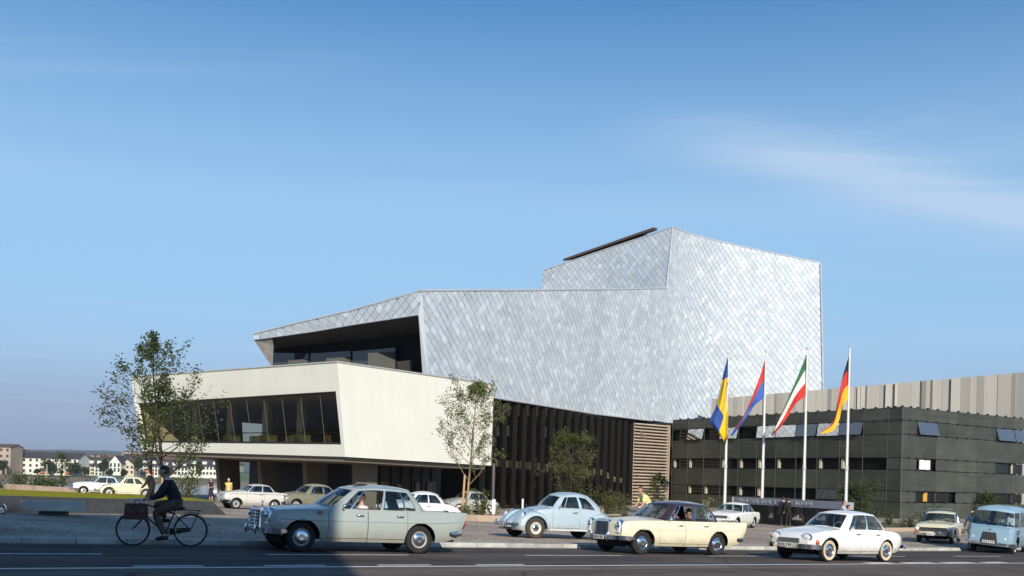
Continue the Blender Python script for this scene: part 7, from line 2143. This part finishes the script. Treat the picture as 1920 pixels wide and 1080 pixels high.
# cyclist in the shade on the left
Mb = Matrix.Translation(Vector((0, 0, 0)))
def bike_at(px, Y, yaw, road=False):
    x = col_ray(px, 1000) * Y; z = hh(x, Y) + .006 if road else ground_at(x, Y)
    return Matrix.Translation((x, Y, z)) @ Matrix.Rotation(yaw, 4, 'Z')
Mc = bike_at(310, 21.05, R(189), True)
bicycle('black roadster bicycle ridden by the man in a dark jacket', Mc, bar=(.36, .95), seat=.80)
person('man in dark jacket and brown trousers riding the black bicycle at left', ride_pose(.80, .17, (.36, .95)), dict(top=DARK, legs=BROWN, shoe=SHOE, collar=WHITE, long=True), Mc, hair=HD, k=1.05)
bag = empty('briefcase'); tag(bag, 'brown leather briefcase hanging from the bicycle handlebar', 'briefcase')
mb = MB(); m_bag = mat('bag_leather', (.075, .024, .016), rough=.45, var=.25, scale=6)
mb.slab([(.28, .30, .56), (.74, .30, .56), (.74, .44, .56), (.28, .44, .56)], [(.30, .33, .87), (.72, .33, .87), (.72, .41, .87), (.30, .41, .87)]); mb.build('case', m_bag, bag)
mb = MB(); mb.slab([(.29, .335, .71), (.73, .335, .71), (.73, .445, .71), (.29, .445, .71)], [(.30, .33, .885), (.72, .33, .885), (.72, .42, .885), (.30, .42, .885)]); mb.build('flap', m_bag, bag)
for x in (.40, .60):
    mb = MB(); mb.box((x, .452, .73), (.06, .012, .05)); mb.build('clasp', m_chrome, bag)
mb = MB(); mb.tube([(.44, .37, .88), (.46, .34, .95), (.54, .34, .95), (.56, .37, .88)], .012, 5); mb.build('bag_handle', m_bag, bag)
bag.matrix_world = Mc
nb = MB(); nb.slab([(.42, .20, .965), (.70, .18, .955), (.70, .36, .955), (.42, .38, .965)], [(.42, .20, .985), (.70, .18, .975), (.70, .36, .98), (.42, .38, .99)])
nbo = nb.build('newspaper', mat('newsprint', (.50, .54, .66), rough=.8, var=.35, scale=12)); tag(nbo, 'folded blue and white newspaper held on the handlebar', 'newspaper'); nbo.matrix_world = Mc
# walking man behind the low wall
person('man in dark suit walking behind the low wall at left', stand_pose(1.74, .30, .26, .08), dict(top=BLACK, legs=BLACK, shoe=SHOE, collar=WHITE, long=True), at_ground(283, 42.6, R(190)), hair=HD)
# two women near the columns
p_ = stand_pose(1.64, .03, .05, 0, y_arm=.17); p_['lwr'] = (.22, .07, 1.0); p_['rwr'] = (.22, -.07, 1.0); p_['lel'] = (.0, .24, 1.06); p_['rel'] = (.0, -.24, 1.06)
person('woman in navy sleeveless dress with a white handbag near the column', p_, dict(top=NAVY, skirt=NAVY, sleeve=.12, top_name='bodice', shoe=SHOE), at_ground(395, 69, R(262)), hair=HR, k=.94)
mb = MB(); mb.box((0, 0, .10), (.24, .09, .20)); hb_ = mb.build('bag_body', WHITE); hb_.name = 'handbag'
mb = MB(); mb.tube([(-.08, 0, .20), (-.05, 0, .34), (.05, 0, .34), (.08, 0, .20)], .010, 5); mb.build('bag_strap', WHITE, hb_)
tag(hb_, 'white handbag carried by the woman in navy', 'handbag'); hb_.matrix_world = at_ground(402.5, 68.9, 0) @ Matrix.Translation((0, 0, .62))
person('woman in yellow dress and pale hair beside the small pale car', stand_pose(1.62, .05, .05), dict(top=YEL, skirt=YEL, sleeve=.35, top_name='bodice', shoe=SHOE), at_ground(428, 65, R(255)), hair=HW, k=.98)
# yellow-shirted cyclist
My = bike_at(1208, 36.5, R(196))
bicycle('bicycle ridden by the yellow-shirted cyclist behind the ivory saloon', My, bar=(.36, 1.10), seat=1.02, wr=.355)
person('cyclist in pale yellow shirt behind the ivory saloon', ride_pose(1.02, .30, (.36, 1.10)), dict(top=PALEY, legs=GREY, shoe=SHOE, sleeve=.75, top_name='shirt'), My, hair=HR, k=1.06)
# cyclist beside the van
Mv = bike_at(1824, 43.9, R(236), True)
bicycle('bicycle squeezed between the cream saloon and the blue van', Mv, bar=(.36, 1.0), seat=.92)
person('cyclist in pale blue shirt leaning forward beside the blue van', ride_pose(.92, .40, (.36, 1.0)), dict(top=PALEB, legs=GREY, shoe=SHOE, sleeve=.6, top_name='shirt'), Mv, hair=HD)
# men at the sign
person('man in black suit with white collar standing at the sign, left of two', stand_pose(1.78, .02, .02), dict(top=BLACK, legs=BLACK, shoe=SHOE, collar=WHITE, long=True), at_ground(1468.5, 62.5, R(70)), hair=HD, k=1.08)
person('man in black suit standing at the sign, right of two', stand_pose(1.74, .05, .03), dict(top=BLACK, legs=BLACK, shoe=SHOE, long=True), at_ground(1478.5, 62.2, R(100)), hair=HD, k=1.08)
person('man in white shirt seen above the roof of the white rounded saloon', stand_pose(1.78, .05, .1), dict(top=WHITE, legs=GREY, shoe=SHOE, sleeve=.6, top_name='shirt'), at_ground(1580, 48.5, R(-10)), hair=HR)
person('dark-haired companion beside the man in white shirt', stand_pose(1.58, .05, .1), dict(top=BROWN, legs=GREY, shoe=SHOE, top_name='shirt'), at_ground(1588.5, 47.8, R(10)), hair=HD)
# drivers and passengers
def in_car(car, label, x, y, z, top, hair, **k): return person(label, sit_pose(x, y, z, **k), dict(top=top, legs=GREY, shoe=SHOE, top_name='shirt'), car.matrix_world.copy(), hair=hair)
bpy.context.view_layer.update()
in_car(c1, 'driver in white shirt at the open window of the blue-grey saloon', -.02, .36, .52, WHITE, HB, arm=(.42, .16))
in_car(c2, 'dark-haired driver of the ivory saloon', .0, .34, .52, BLACK, HD, arm=(.42, .16))
in_car(c2, 'passenger in the rear of the ivory saloon', -.72, .20, .50, BROWN, HR)
in_car(c3, 'driver of the white rounded saloon', .02, .34, .48, BROWN, HB, arm=(.40, .16))
van = bpy.data.objects['delivery_van']
in_car(van, 'driver of the light blue van in a pale shirt', 1.18, .42, .98, PALEB, HB, arm=(.36, .18))
# ------------------------------------------------------------------ air: a thin even haze over the whole scene
hz = MB(); hz.box((0, 4300, 62), (20400, 10200, 150)); 
hm_ = bpy.data.materials.new('haze_air'); hm_.use_nodes = True
t_ = hm_.node_tree; t_.nodes.remove(t_.nodes['Principled BSDF'])
pv = t_.nodes.new('ShaderNodeVolumePrincipled'); pv.inputs['Color'].default_value = (.80, .88, 1.0, 1); pv.inputs['Density'].default_value = 0.00011; pv.inputs['Anisotropy'].default_value = 0.2
t_.links.new(pv.outputs[0], t_.nodes['Material Output'].inputs['Volume'])
haze = hz.build('haze', hm_); tag(haze, 'thin even summer haze in the air', 'haze', kind='stuff')
SC.cycles.volume_bounces = 0
